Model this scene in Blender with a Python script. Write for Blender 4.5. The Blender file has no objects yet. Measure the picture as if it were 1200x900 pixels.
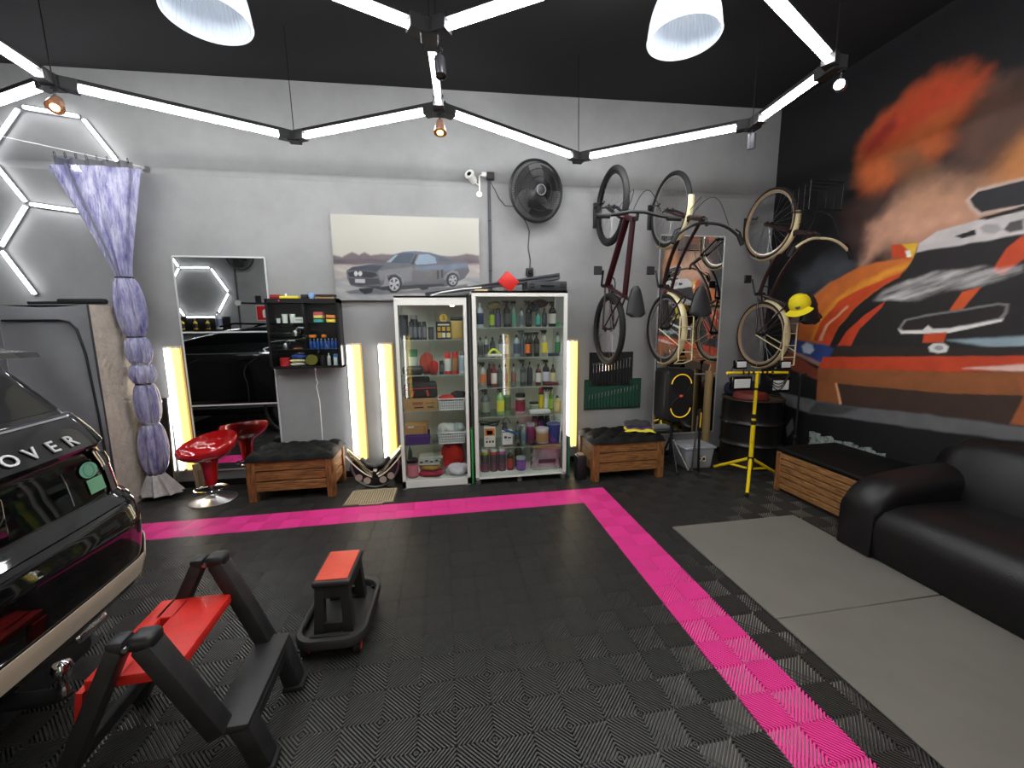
import bpy, bmesh, math, random
import numpy as np
from mathutils import Matrix, Vector, Euler
random.seed(7)
PI = math.pi
SC = bpy.context.scene
COL = SC.collection
WALL_Y, WALL_X, FRONT_Y, LEFT_X = 0.78, 2.34, -3.95, -9.0

# ---------------------------------------------------------------- camera
cam = bpy.data.cameras.new('camera')
cam.sensor_fit = 'HORIZONTAL'; cam.sensor_width = 36.0
cam.lens = 475.93 / 1200 * 36.0
cam.clip_start = 0.02
cam_o = bpy.data.objects.new('camera', cam); COL.objects.link(cam_o)
_r = Vector((0.98606565, -0.16606095, -0.00991416))
_u = Vector((0.03381994, 0.14175738, 0.98932353))
_f = Vector((0.1628826, 0.97587325, -0.14539826))
_m = Matrix(((_r.x, _u.x, -_f.x, -1.4962), (_r.y, _u.y, -_f.y, -3.60374), (_r.z, _u.z, -_f.z, 1.59231), (0, 0, 0, 1)))
cam_o.matrix_world = _m
SC.camera = cam_o
# ---------------------------------------------------------------- world and exposure
w = bpy.data.worlds.new('world'); SC.world = w; w.use_nodes = True
w.node_tree.nodes['Background'].inputs[0].default_value = (0.6, 0.65, 0.7, 1)
w.node_tree.nodes['Background'].inputs[1].default_value = 0.05
SC.view_settings.view_transform = 'Standard'
SC.view_settings.look = 'None'
SC.view_settings.exposure = 1.25
SC.view_settings.gamma = 1.0
SC.view_settings.use_curve_mapping = False
SC.cycles.transparent_max_bounces = 32
SC.cycles.caustics_reflective = False
LED = 30.0      # strength of the white ceiling and wall tubes

# ---------------------------------------------------------------- helpers
def lin(c):
    out = []
    for v in c[:3]:
        v = v / 255.0
        out.append(v / 12.92 if v <= 0.04045 else ((v + 0.055) / 1.055) ** 2.4)
    return tuple(out)
_mats = {}
def M(name, col=(128, 128, 128), rough=0.5, metal=0.0, emit=0.0, noise=None, bump=None, coat=0.0, trans=0.0,
      spec=0.5, col2=None, sheen=0.0, stretch=(1, 1, 1), ior=1.45, alpha=1.0, subsurf=0.0):
    if name in _mats: return _mats[name]
    m = bpy.data.materials.new(name); m.use_nodes = True
    nt = m.node_tree; b = nt.nodes['Principled BSDF']
    c = lin(col)
    b.inputs['Base Color'].default_value = (*c, 1)
    b.inputs['Roughness'].default_value = rough
    b.inputs['Metallic'].default_value = metal
    b.inputs['Coat Weight'].default_value = coat
    b.inputs['Coat Roughness'].default_value = 0.04
    b.inputs['Transmission Weight'].default_value = trans
    b.inputs['Specular IOR Level'].default_value = spec
    b.inputs['IOR'].default_value = ior
    b.inputs['Alpha'].default_value = alpha
    if sheen: b.inputs['Sheen Weight'].default_value = sheen
    if emit:
        b.inputs['Emission Color'].default_value = (*c, 1)
        b.inputs['Emission Strength'].default_value = emit
    if noise or bump:
        tc = nt.nodes.new('ShaderNodeTexCoord'); mp = nt.nodes.new('ShaderNodeMapping')
        mp.inputs['Scale'].default_value = stretch
        nt.links.new(tc.outputs['Object'], mp.inputs['Vector'])
    if noise:
        n = nt.nodes.new('ShaderNodeTexNoise'); n.inputs['Scale'].default_value = noise[0]
        n.inputs['Detail'].default_value = 6; n.inputs['Roughness'].default_value = 0.65
        nt.links.new(mp.outputs[0], n.inputs['Vector'])
        r = nt.nodes.new('ShaderNodeValToRGB')
        a = noise[1]
        c2 = lin(col2) if col2 else tuple(v * (1 - a) for v in c)
        r.color_ramp.elements[0].position = 0.32; r.color_ramp.elements[1].position = 0.68
        r.color_ramp.elements[0].color = (*c2, 1)
        r.color_ramp.elements[1].color = (*(c if col2 else tuple(min(1, v * (1 + a)) for v in c)), 1)
        nt.links.new(n.outputs['Fac'], r.inputs[0]); nt.links.new(r.outputs[0], b.inputs['Base Color'])
    if bump:
        n2 = nt.nodes.new('ShaderNodeTexNoise'); n2.inputs['Scale'].default_value = bump[0]; n2.inputs['Detail'].default_value = 4
        nt.links.new(mp.outputs[0], n2.inputs['Vector'])
        bp = nt.nodes.new('ShaderNodeBump'); bp.inputs['Strength'].default_value = bump[1]; bp.inputs['Distance'].default_value = 0.02
        nt.links.new(n2.outputs['Fac'], bp.inputs['Height']); nt.links.new(bp.outputs[0], b.inputs['Normal'])
    _mats[name] = m
    return m
def glass(name, tint=(255, 255, 255), rough=0.0, refl=0.5, ior=1.5):
    """clear pane: mostly transparent, mirror-like by Fresnel"""
    if name in _mats: return _mats[name]
    m = bpy.data.materials.new(name); m.use_nodes = True
    nt = m.node_tree; nt.nodes.clear()
    o = nt.nodes.new('ShaderNodeOutputMaterial'); t = nt.nodes.new('ShaderNodeBsdfTransparent'); g = nt.nodes.new('ShaderNodeBsdfGlossy')
    f = nt.nodes.new('ShaderNodeLayerWeight'); f.inputs['Blend'].default_value = .5
    p5 = nt.nodes.new('ShaderNodeMath'); p5.operation = 'POWER'; p5.inputs[1].default_value = 5.0
    f0 = ((ior - 1) / (ior + 1)) ** 2
    ma = nt.nodes.new('ShaderNodeMath'); ma.operation = 'MULTIPLY_ADD'; ma.inputs[1].default_value = 1 - f0; ma.inputs[2].default_value = f0
    mx = nt.nodes.new('ShaderNodeMixShader')
    t.inputs[0].default_value = (*lin(tint), 1); g.inputs['Roughness'].default_value = rough
    nt.links.new(f.outputs['Facing'], p5.inputs[0]); nt.links.new(p5.outputs[0], ma.inputs[0]); nt.links.new(ma.outputs[0], mx.inputs[0]); nt.links.new(t.outputs[0], mx.inputs[1]); nt.links.new(g.outputs[0], mx.inputs[2])
    nt.links.new(mx.outputs[0], o.inputs[0])
    _mats[name] = m
    return m

class MB:
    """collects shapes; build() links them as one mesh object"""
    def __init__(s): s.v = []; s.f = []; s.fm = []; s.cur = 0
    def add(s, vs, fs, T=None):
        o = len(s.v)
        if T is not None: vs = [T @ Vector(p) for p in vs]
        s.v.extend([tuple(p) for p in vs])
        for f in fs: s.f.append(tuple(i + o for i in f)); s.fm.append(s.cur)
        return s
    def mat(s, i): s.cur = i; return s
    def box(s, c, d, rot=None, taper=None):
        x, y, z = d[0] / 2, d[1] / 2, d[2] / 2
        t = taper or (1, 1)
        vs = [(-x, -y, -z), (x, -y, -z), (x, y, -z), (-x, y, -z), (-x * t[0], -y * t[1], z), (x * t[0], -y * t[1], z), (x * t[0], y * t[1], z), (-x * t[0], y * t[1], z)]
        fs = [(0, 3, 2, 1), (4, 5, 6, 7), (0, 1, 5, 4), (1, 2, 6, 5), (2, 3, 7, 6), (3, 0, 4, 7)]
        T = Matrix.Translation(c) @ (rot.to_4x4() if rot else Matrix.Identity(4))
        return s.add(vs, fs, T)
    def b2(s, lo, hi):
        return s.box([(a + b) / 2 for a, b in zip(lo, hi)], [abs(b - a) for a, b in zip(lo, hi)])
    def rbox(s, c, d, r=0.01, seg=2, rot=None, taper=None):
        bm = bmesh.new(); bmesh.ops.create_cube(bm, size=1)
        for v in bm.verts:
            k = taper if (taper and v.co.z > 0) else (1, 1)
            v.co.x *= d[0] * k[0]; v.co.y *= d[1] * k[1]; v.co.z *= d[2]
        bmesh.ops.bevel(bm, geom=bm.edges[:], offset=min(r, min(d) * .49), segments=seg, profile=0.5, affect='EDGES')
        bm.verts.index_update()
        T = Matrix.Translation(c) @ (rot.to_4x4() if rot else Matrix.Identity(4))
        s.add([v.co.copy() for v in bm.verts], [[v.index for v in f.verts] for f in bm.faces], T); bm.free()
        return s
    def cyl(s, p0, p1, r0, r1=None, n=16, cap=True):
        r1 = r0 if r1 is None else r1
        p0 = Vector(p0); p1 = Vector(p1); d = (p1 - p0).normalized()
        a = d.orthogonal().normalized(); b = d.cross(a)
        vs = []
        for p, r in ((p0, r0), (p1, r1)):
            for i in range(n):
                t = 2 * PI * i / n; vs.append(p + r * (math.cos(t) * a + math.sin(t) * b))
        fs = [(i, (i + 1) % n, n + (i + 1) % n, n + i) for i in range(n)]
        if cap: fs += [tuple(range(n - 1, -1, -1)), tuple(range(n, 2 * n))]
        return s.add(vs, fs)
    def lathe(s, prof, n=24, T=None, cap=True, lobes=None):
        """profile of (r, z) about +z"""
        vs = []; fs = []
        for r, z in prof:
            for i in range(n):
                t = 2 * PI * i / n; k = 1 + (lobes[1] * math.cos(lobes[0] * t) if lobes else 0)
                vs.append((r * k * math.cos(t), r * k * math.sin(t), z))
        m = len(prof)
        for j in range(m - 1):
            for i in range(n): fs.append((j * n + i, j * n + (i + 1) % n, (j + 1) * n + (i + 1) % n, (j + 1) * n + i))
        if cap:
            if prof[0][0] > 1e-5: fs.append(tuple(range(n - 1, -1, -1)))
            if prof[-1][0] > 1e-5: fs.append(tuple(range((m - 1) * n, m * n)))
        return s.add(vs, fs, T)
    def tube(s, pts, r, n=8, closed=False, cap=True):
        pts = [Vector(p) for p in pts]; m = len(pts); vs = []; fs = []
        prev = None
        for k in range(m):
            if closed: t = pts[(k + 1) % m] - pts[k - 1]
            else: t = pts[min(k + 1, m - 1)] - pts[max(k - 1, 0)]
            t = t.normalized() if t.length > 1e-9 else Vector((0, 0, 1))
            if prev is None: a = t.orthogonal().normalized()
            else:
                a = prev - t * prev.dot(t)
                a = a.normalized() if a.length > 1e-6 else t.orthogonal().normalized()
            prev = a; b = t.cross(a); rr = r[k] if isinstance(r, (list, tuple)) else r
            for i in range(n):
                g = 2 * PI * i / n; vs.append(pts[k] + rr * (math.cos(g) * a + math.sin(g) * b))
        for k in range(m if closed else m - 1):
            k2 = (k + 1) % m
            for i in range(n): fs.append((k * n + i, k * n + (i + 1) % n, k2 * n + (i + 1) % n, k2 * n + i))
        if cap and not closed: fs += [tuple(range(n - 1, -1, -1)), tuple(range((m - 1) * n, m * n))]
        return s.add(vs, fs)
    def prism(s, poly, h0, h1, T=None):
        n = len(poly); vs = [(p[0], p[1], h0) for p in poly] + [(p[0], p[1], h1) for p in poly]
        fs = [tuple(range(n - 1, -1, -1)), tuple(range(n, 2 * n))] + [(i, (i + 1) % n, n + (i + 1) % n, n + i) for i in range(n)]
        return s.add(vs, fs, T)
    def torus(s, c, R, r, axis=(0, 0, 1), n=32, m=8, squash=1.0, arc=None):
        ax = Vector(axis).normalized(); a = ax.orthogonal().normalized(); b = ax.cross(a); c = Vector(c)
        if arc:
            pts = [c + R * (math.cos(t) * a + math.sin(t) * b) for t in [arc[0] + (arc[1] - arc[0]) * i / n for i in range(n + 1)]]
            return s.tube(pts, r, m)
        vs = []; fs = []
        for i in range(n):
            t = 2 * PI * i / n; e = math.cos(t) * a + math.sin(t) * b
            for j in range(m):
                g = 2 * PI * j / m; vs.append(c + e * (R + r * math.cos(g)) + ax * (r * squash * math.sin(g)))
        for i in range(n):
            for j in range(m): fs.append((i * m + j, ((i + 1) % n) * m + j, ((i + 1) % n) * m + (j + 1) % m, i * m + (j + 1) % m))
        return s.add(vs, fs)
    def loft(s, rings, cap=True, closed=True):
        n = len(rings[0]); vs = [p for r in rings for p in r]; fs = []
        for j in range(len(rings) - 1):
            for i in range(n if closed else n - 1): fs.append((j * n + i, j * n + (i + 1) % n, (j + 1) * n + (i + 1) % n, (j + 1) * n + i))
        if cap and closed: fs += [tuple(range(n - 1, -1, -1)), tuple(range((len(rings) - 1) * n, len(rings) * n))]
        return s.add(vs, fs)
    def grid(s, fn, nu, nv, thick=0.0):
        """fn(u, v) -> point, a sheet; with thick a second layer offset along its normals"""
        P = [[Vector(fn(i / nu, j / nv)) for i in range(nu + 1)] for j in range(nv + 1)]
        q = lambda i, j: j * (nu + 1) + i
        vs = [p for r in P for p in r]; fs = [(q(i, j), q(i + 1, j), q(i + 1, j + 1), q(i, j + 1)) for j in range(nv) for i in range(nu)]
        if thick:
            o = len(vs); back = []
            for j in range(nv + 1):
                for i in range(nu + 1):
                    du = P[j][min(i + 1, nu)] - P[j][max(i - 1, 0)]; dv = P[min(j + 1, nv)][i] - P[max(j - 1, 0)][i]
                    nn = du.cross(dv); nn = nn.normalized() if nn.length > 1e-12 else Vector((0, 0, 1))
                    back.append(P[j][i] - nn * thick)
            vs += back; fs += [tuple(x + o for x in reversed(f)) for f in list(fs)]
            rim = [q(i, 0) for i in range(nu)] + [q(nu, j) for j in range(nv)] + [q(i, nv) for i in range(nu, 0, -1)] + [q(0, j) for j in range(nv, 0, -1)]
            for k in range(len(rim)):
                a, b = rim[k], rim[(k + 1) % len(rim)]; fs.append((b, a, a + o, b + o))
        return s.add(vs, fs)
    def mesh(s, name, mats, smooth=40):
        me = bpy.data.meshes.new(name); me.from_pydata(s.v, [], s.f); me.update()
        if not isinstance(mats, (list, tuple)): mats = [mats]
        for m in mats: me.materials.append(m)
        if len(mats) > 1: me.polygons.foreach_set('material_index', s.fm)
        if smooth:
            me.polygons.foreach_set('use_smooth', [True] * len(me.polygons))
            me.set_sharp_from_angle(angle=math.radians(smooth))
        return me
    def build(s, name, mats, parent=None, label=None, cat=None, group=None, kind=None, smooth=40, loc=None, rot=None):
        return link(name, s.mesh(name, mats, smooth), parent, label, cat, group, kind, loc, rot)
def tag(o, label=None, cat=None, group=None, kind=None):
    if label: o['label'] = label
    if cat: o['category'] = cat
    if group: o['group'] = group
    if kind: o['kind'] = kind
    return o
def link(name, me, parent=None, label=None, cat=None, group=None, kind=None, loc=None, rot=None):
    o = bpy.data.objects.new(name, me); COL.objects.link(o)
    if parent is not None: o.parent = parent
    if loc is not None: o.location = loc
    if rot is not None: o.rotation_euler = rot
    return tag(o, label, cat, group, kind)
def thing(name, label, cat, loc=(0, 0, 0), rotz=0.0, group=None):
    o = bpy.data.objects.new(name, None); o.empty_display_size = 0.05; COL.objects.link(o)
    o.location = loc; o.rotation_euler = (0, 0, rotz)
    return tag(o, label, cat, group)
def copy_tree(o, parent=None):
    c = o.copy(); COL.objects.link(c); c.parent = parent
    for ch in o.children: copy_tree(ch, c)
    return c
def text_mb(s, size, depth=0.002, T=None, mb=None, bold=0.0, sx=1.0):
    """lettering as a raised mesh in the xy plane, centred"""
    cu = bpy.data.curves.new('txt', 'FONT'); cu.body = s; cu.size = size; cu.extrude = depth; cu.align_x = 'CENTER'; cu.align_y = 'CENTER'
    cu.offset = bold; cu.resolution_u = 3
    o = bpy.data.objects.new('txt', cu); COL.objects.link(o)
    dg = bpy.context.evaluated_depsgraph_get(); me = o.evaluated_get(dg).to_mesh()
    mb = mb or MB()
    mb.add([(v.co.x * sx, v.co.y, v.co.z) for v in me.vertices], [tuple(p.vertices) for p in me.polygons], T)
    o.evaluated_get(dg).to_mesh_clear(); bpy.data.objects.remove(o); bpy.data.curves.remove(cu)
    return mb
def frame3(o, ex, ey):
    """matrix taking local x, y to ex, ey at o"""
    ex = Vector(ex).normalized(); ey = Vector(ey).normalized(); ez = ex.cross(ey)
    return Matrix(((ex.x, ey.x, ez.x, o[0]), (ex.y, ey.y, ez.y, o[1]), (ex.z, ey.z, ez.z, o[2]), (0, 0, 0, 1)))
def arc_pts(fn, n): return [fn(i / n) for i in range(n + 1)]
def ceil_z(x): return 3.895 + 0.0217 * x

# shared materials
m_black = M('black plastic', (26, 26, 28), 0.45, bump=(300, 0.05))
m_blackg = M('gloss black', (14, 14, 16), 0.18)
m_dark = M('dark metal', (38, 38, 40), 0.4, 0.6)
m_chrome = M('chrome', (210, 210, 212), 0.08, 1.0)
m_steel = M('brushed steel', (170, 170, 172), 0.3, 1.0)
m_white = M('white laminate', (228, 228, 222), 0.4)
m_wplast = M('white plastic', (235, 235, 232), 0.4)
m_rubber = M('rubber', (22, 22, 23), 0.75)
m_red = M('red plastic', (196, 38, 30), 0.35)
m_led = M('white led diffuser', (250, 251, 252), 0.5, emit=LED)
m_ledwarm = M('warm yellow led diffuser', (255, 216, 100), 0.5, emit=1.15)
m_ledwall = M('white wall tube diffuser', (250, 251, 252), 0.5, emit=5.0)
# ================================================================ the setting
m_wall = M('grey painted plaster', (143, 143, 143), 0.8, noise=(1.6, 0.13), bump=(9, 0.06))
m_ceil = M('matt black ceiling paint', (24, 24, 26), 0.85, noise=(2.0, 0.15))
m_slab = M('bare concrete', (206, 200, 188), 0.85, noise=(5, 0.18))
m_base = M('black skirting', (22, 22, 24), 0.4)

fl = MB().b2((LEFT_X, FRONT_Y, -0.12), (WALL_X, WALL_Y, -0.018)).build('floor', m_slab, kind='structure', smooth=0)
tag(fl, 'concrete floor under black and pink ribbed tiles')
def wall_prism(name, x0, x1, y0, y1, mat):
    mb = MB(); z0, z1 = ceil_z(x0), ceil_z(x1)
    vs = [(x0, y0, -.12), (x1, y0, -.12), (x1, y1, -.12), (x0, y1, -.12), (x0, y0, z0), (x1, y0, z1), (x1, y1, z1), (x0, y1, z0)]
    mb.add(vs, [(0, 3, 2, 1), (4, 5, 6, 7), (0, 1, 5, 4), (1, 2, 6, 5), (2, 3, 7, 6), (3, 0, 4, 7)])
    return mb.build(name, mat, kind='structure', smooth=0)
wall_prism('wall_back', LEFT_X, WALL_X, WALL_Y, WALL_Y + .15, m_wall)
wall_prism('wall_front', LEFT_X, WALL_X, FRONT_Y - .15, FRONT_Y, m_wall)
wall_prism('wall_left', LEFT_X - .15, LEFT_X, FRONT_Y - .15, WALL_Y + .15, m_wall)
wall_prism('wall_right', WALL_X, WALL_X + .15, FRONT_Y - .15, WALL_Y + .15, M('black wall paint', (20, 20, 23), 0.75))
cb = MB(); a, b = LEFT_X - .15, WALL_X + .15
vs = [(a, FRONT_Y - .15, ceil_z(a)), (b, FRONT_Y - .15, ceil_z(b)), (b, WALL_Y + .15, ceil_z(b)), (a, WALL_Y + .15, ceil_z(a))]
vs += [(x, y, z + .12) for x, y, z in vs]
cb.add(vs, [(0, 3, 2, 1), (4, 5, 6, 7), (0, 1, 5, 4), (1, 2, 6, 5), (2, 3, 7, 6), (3, 0, 4, 7)])
cb.build('ceiling', m_ceil, kind='structure', smooth=0)
MB().b2((LEFT_X, WALL_Y - .016, 0), (WALL_X, WALL_Y, .065)).build('baseboard_back', m_base, kind='structure', smooth=0)
# shallow plaster ridge running along the back wall
MB().tube([(LEFT_X, WALL_Y + .062, 3.0), (-3, WALL_Y + .062, 3.0), (WALL_X, WALL_Y + .062, 3.01)], .07, 24).build('trim_1', m_wall, kind='structure')

# ---- ribbed floor tiles, 30 cm, each of four cells with diagonal ribs
m_tile = M('black polypropylene tile', (54, 53, 51), 0.38, noise=(30, 0.2))
m_tilep = M('pink polypropylene tile', (240, 66, 156), 0.4)
def clip_rib(cx, cy, w, h, half, d, off):
    """a 45 degree strip inside a cell: its four corners"""
    lo, hi = None, None
    # direction (1, d); strip centre offset `off` measured along the normal
    s2 = math.sqrt(.5); dx, dy = s2, s2 * d; nx, ny = -dy, dx
    px, py = cx + nx * off, cy + ny * off
    t0, t1 = -9, 9
    for p, q, l, hgh in ((px, dx, cx - w / 2, cx + w / 2), (py, dy, cy - h / 2, cy + h / 2)):
        a, b = (l - p) / q, (hgh - p) / q
        t0 = max(t0, min(a, b)); t1 = min(t1, max(a, b))
    if t1 - t0 < .004: return None
    A = (px + dx * t0, py + dy * t0); B = (px + dx * t1, py + dy * t1)
    return [(A[0] - nx * half, A[1] - ny * half), (B[0] - nx * half, B[1] - ny * half), (B[0] + nx * half, B[1] + ny * half), (A[0] + nx * half, A[1] + ny * half)]
def tile_mb(w=.3, h=.3, coarse=False):
    mb = MB(); c = .15; N = 6 if coarse else 9
    nx, ny = math.ceil(w / c - 1e-6), math.ceil(h / c - 1e-6)
    for i in range(nx):
        for j in range(ny):
            x0, x1 = i * c, min((i + 1) * c, w); y0, y1 = j * c, min((j + 1) * c, h)
            if x1 - x0 < .01 or y1 - y0 < .01: continue
            cx, cy = (i + .5) * c, (j + .5) * c
            d = -1 if (i + j) % 2 == 0 else 1
            st = c / N * math.sqrt(.5)
            for k in range(-N, N):
                off = (k + .5) * st
                q = clip_rib(cx, cy, c, c, st * .27, d, off)
                if q is None: continue
                if x1 < (i + 1) * c - 1e-6 or y1 < (j + 1) * c - 1e-6:
                    if max(p[0] for p in q) > x1 or max(p[1] for p in q) > y1: continue
                vs = [(p[0], p[1], -.017) for p in q] + [(p[0], p[1], 0) for p in q]
                mb.add(vs, [(4, 5, 6, 7), (0, 1, 5, 4), (1, 2, 6, 5), (2, 3, 7, 6), (3, 0, 4, 7)])
            if coarse: continue
            for k in range(-4, 5):
                q = clip_rib(cx, cy, c, c, .0035, -d, k * .0235)
                if q is None or max(p[0] for p in q) > x1 or max(p[1] for p in q) > y1: continue
                vs = [(p[0], p[1], -.006) for p in q]
                mb.add(vs, [(0, 1, 2, 3)])
    return mb
_tm = {}
def tile_mesh(w, h, mat, coarse=False):
    k = (round(w, 3), round(h, 3), mat.name, coarse)
    if k not in _tm: _tm[k] = tile_mb(w, h, coarse).mesh('tile', mat, smooth=0)
    return _tm[k]
def in_frame(x, y):
    d = Vector((x, y, 0)) - Vector((-1.4962, -3.60374, 1.59231))
    z = d.dot(_f)
    if z < .1: return False
    return abs(d.dot(_r) / z) < 1.30 and -1.0 < d.dot(_u) / z < 1.0
rest = MB(); ntile = 0
for i in range(-30, 8):
    for j in range(-14, 3):
        x, y = i * .3, j * .3
        w_ = min(.3, WALL_X - x); h_ = min(.3, WALL_Y - .02 - y)
        if y < FRONT_Y: continue
        if w_ < .05 or h_ < .05: continue
        pink = (j == -1 and i <= -1) or (i == -1 and j <= -1)
        mt = m_tilep if pink else m_tile
        vis = i >= -15 and any(in_frame(x + p, y + q) for p in (0, .3) for q in (0, .3))
        if vis and ntile < 298:
            link('tile', tile_mesh(w_, h_, mt), fl, loc=(x, y, 0)); ntile += 1
        elif i > -20:
            rest.mat(1 if pink else 0)
            t = tile_mb(w_, h_, True); rest.add(t.v, t.f, Matrix.Translation((x, y, 0)))
rest.build('tiles_beyond', [m_tile, m_tilep], fl, kind='stuff', smooth=0)

# ================================================================ ceiling light
m_alu = M('black aluminium profile', (30, 30, 32), 0.4, 0.3)
m_alug = M('grey aluminium edge', (120, 122, 126), 0.4, 0.5)
ZL = 3.05
NODES = dict(a=(-3.757, -.509), b=(-2.593, .054), c=(-1.47, -.538), d=(-1.514, -1.289), e=(-.251, .124), f=(.845, -.656), g=(.79, -1.359),
             h=(-.42, -1.97), i=(-2.62, -1.75), j=(-3.72, -1.33), k=(-4.88, .1), l=(-.44, -2.72), m=(-2.66, -2.5), n=(-1.55, -3.1), o=(-4.85, -1.85), q=(.65, -3.3), r=(1.75, -2.78), s=(1.8, -2.1))
BARS = ['ab', 'bc', 'cd', 'ce', 'ef', 'fg', 'dh', 'gh', 'di', 'ij', 'aj', 'ak', 'hl', 'im', 'mn', 'ln', 'jo', 'lq', 'qr', 'rs']  # bars from hl on are unseen; the last three added to brighten the right
fx = thing('hexagon_ceiling_light', 'suspended honeycomb of white tube lights in black channels under ceiling', 'ceiling light', (-1.5, -1, ZL))
O = Vector((-1.5, -1, ZL))
for bname in BARS:
    p = Vector((*NODES[bname[0]], ZL)) - O; q = Vector((*NODES[bname[1]], ZL)) - O
    d = (q - p); L = d.length; d.normalize(); T = frame3((p + q) / 2, d, Vector((0, 0, 1)).cross(d))
    pr = MB(); pr.box((0, 0, .036), (L - .12, .05, .024))
    pr.v = [tuple(T @ Vector(v)) for v in pr.v]
    po = pr.build('channel', m_alu, fx, smooth=0)
    df = MB(); df.cyl((-L / 2 + .1, 0, .0), (L / 2 - .1, 0, .0), .0175, n=14)
    df.v = [tuple(T @ Vector(v)) for v in df.v]
    df.build('tube', m_led, po)
    for sgn in (-1, 1):
        ec = MB().cyl((sgn * (L / 2 - .1), 0, 0), (sgn * (L / 2 - .06), 0, 0), .0185, n=12)
        ec.v = [tuple(T @ Vector(v)) for v in ec.v]; ec.build('tube_cap', m_alug, po)
for nm, (x, y) in NODES.items():
    mb = MB(); c = Vector((x, y, ZL)) - O
    mb.rbox(c + Vector((0, 0, .006)), (.09, .09, .075), .006, 1)
    for bname in BARS:
        if nm in bname:
            ot = NODES[bname[0] if bname[1] == nm else bname[1]]
            d = Vector((ot[0] - x, ot[1] - y, 0)).normalized()
            mb.box(c + d * .06 + Vector((0, 0, .01)), (.1, .068, .066), Matrix.Rotation(math.atan2(d.y, d.x), 3, 'Z'))
    mb.build('connector', m_black, fx, smooth=0)
for nm in 'bedcfgaijh':
    x, y = NODES[nm]
    MB().cyl(Vector((x, y, ZL + .04)) - O, Vector((x - .01, y, ceil_z(x))) - O, .0035, n=6).build('suspension_cable', m_dark, fx)

# ---- small spotlights on the light's connectors
def spot(pos, aim, label, on=None, style='can'):
    t = thing('spotlight', label, 'spotlight', pos, 0, 'small spotlights under the honeycomb light')
    d = Vector(aim).normalized()
    MB().cyl((0, 0, 0), (0, 0, -.05), .006, n=8).cyl((0, 0, -.002), (0, 0, .012), .018, n=12).build('bracket', m_black, t)
    c = Vector((0, 0, -.075))
    T = frame3(c, d.orthogonal(), d.cross(d.orthogonal()))
    if style == 'can':
        MB().lathe([(.012, -.055), (.028, -.05), (.03, -.04), (.03, .05), (.026, .052), (.024, .04), (0, .04)], 18, T).build('housing', M('grey lamp housing', (70, 70, 74), 0.35, 0.6), t)
    else:
        MB().lathe([(.014, -.05), (.024, -.045), (.04, .01), (.045, .04), (.041, .042), (.034, .01), (0, .0)], 18, T).build('housing', M('copper lamp housing', (112, 82, 66), 0.4, 0.4), t)
    col = on[0] if on else (60, 60, 60)
    lm = M('lamp ' + str(on), col, 0.3, emit=on[1] if on else 0)
    MB().lathe([(0, .036), (.022, .036), (.022, .043), (0, .048)], 16, T).build('lens', lm, t)
    return t
nz = ZL - .035
spot((NODES['a'][0], NODES['a'][1], nz), (.15, -.55, -.8), 'copper spotlight glowing warm at far left connector', ((255, 222, 170), 5), 'cone')
spot((NODES['d'][0] + .05, NODES['d'][1] + .08, nz), (.05, -.2, -1), 'grey can spotlight hanging beside the centre tube')
spot((NODES['c'][0], NODES['c'][1], nz), (0, -.25, -1), 'amber bulb spotlight below the middle connector', ((255, 208, 110), 3), 'cone')
spot((NODES['f'][0], NODES['f'][1], nz), (.15, .2, -1), 'unlit grey can spotlight at the right wall connector')
spot((NODES['g'][0] + .03, NODES['g'][1] - .02, nz), (-.75, -.6, -.25), 'bright white spotlight at the rightmost connector', ((245, 250, 255), 60))

# ---- dome pendants of ribbed acrylic
def pendant(x, y, z, label, rad=.2, glow=.8):
    t = thing('pendant_lamp', label, 'pendant lamp', (x, y, z), 0, 'ribbed dome pendants')
    m = M('ribbed clear acrylic', (222, 230, 238), 0.25, emit=0)
    nt = m.node_tree
    if 'ribs' not in m:
        m['ribs'] = 1
        b = nt.nodes['Principled BSDF']
        b.inputs['Emission Color'].default_value = (.72, .84, .98, 1); b.inputs['Emission Strength'].default_value = .05  # shade is lit from outside; this faint glow imitates that light
        b.inputs['Transmission Weight'].default_value = .3
    n = 96; prof = [(1.0, 0), (.985, .05), (.95, .12), (.88, .2), (.76, .28), (.6, .34), (.42, .38), (.3, .395)]
    def ring(r, zz, k): return [(r * rad * (1 + (k if i % 2 else -k)) * math.cos(2 * PI * i / n), r * rad * (1 + (k if i % 2 else -k)) * math.sin(2 * PI * i / n), zz * rad / .2 * .75) for i in range(n)]
    rings = [ring(r, zz, .022) for r, zz in prof] + [ring(r - .06, zz, .022) for r, zz in reversed(prof)]
    rings.append(rings[0])
    MB().loft(rings, cap=False).build('shade', m, t, smooth=25)
    MB().torus((0, 0, 0), rad, .007, n=48).build('rim', M('lamp rim', (225, 235, 240), .3), t)
    h = .3 * rad / .2
    MB().lathe([(.02, h + .1), (.05, h + .09), (.055, h + .02), (.09, h), (.09, h - .015), (.02, h - .02)], 20).build('lamp_holder', m_alug, t)
    MB().lathe([(.0, h - .16), (.03, h - .15), (.045, h - .11), (.035, h - .06), (.02, h - .02)], 16).build('bulb', M('pendant bulb', (255, 240, 225), .4, emit=glow), t)
    MB().cyl((0, 0, h + .1), (0, 0, ceil_z(x) - z), .005, n=6).build('cord', m_black, t)
pendant(-2.66, -.98, 3.2, 'ribbed dome pendant lamp hanging left of the centre tubes')
pendant(-.13, -1.30, 3.15, 'ribbed dome pendant lamp hanging right of the centre tubes', .19)

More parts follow.
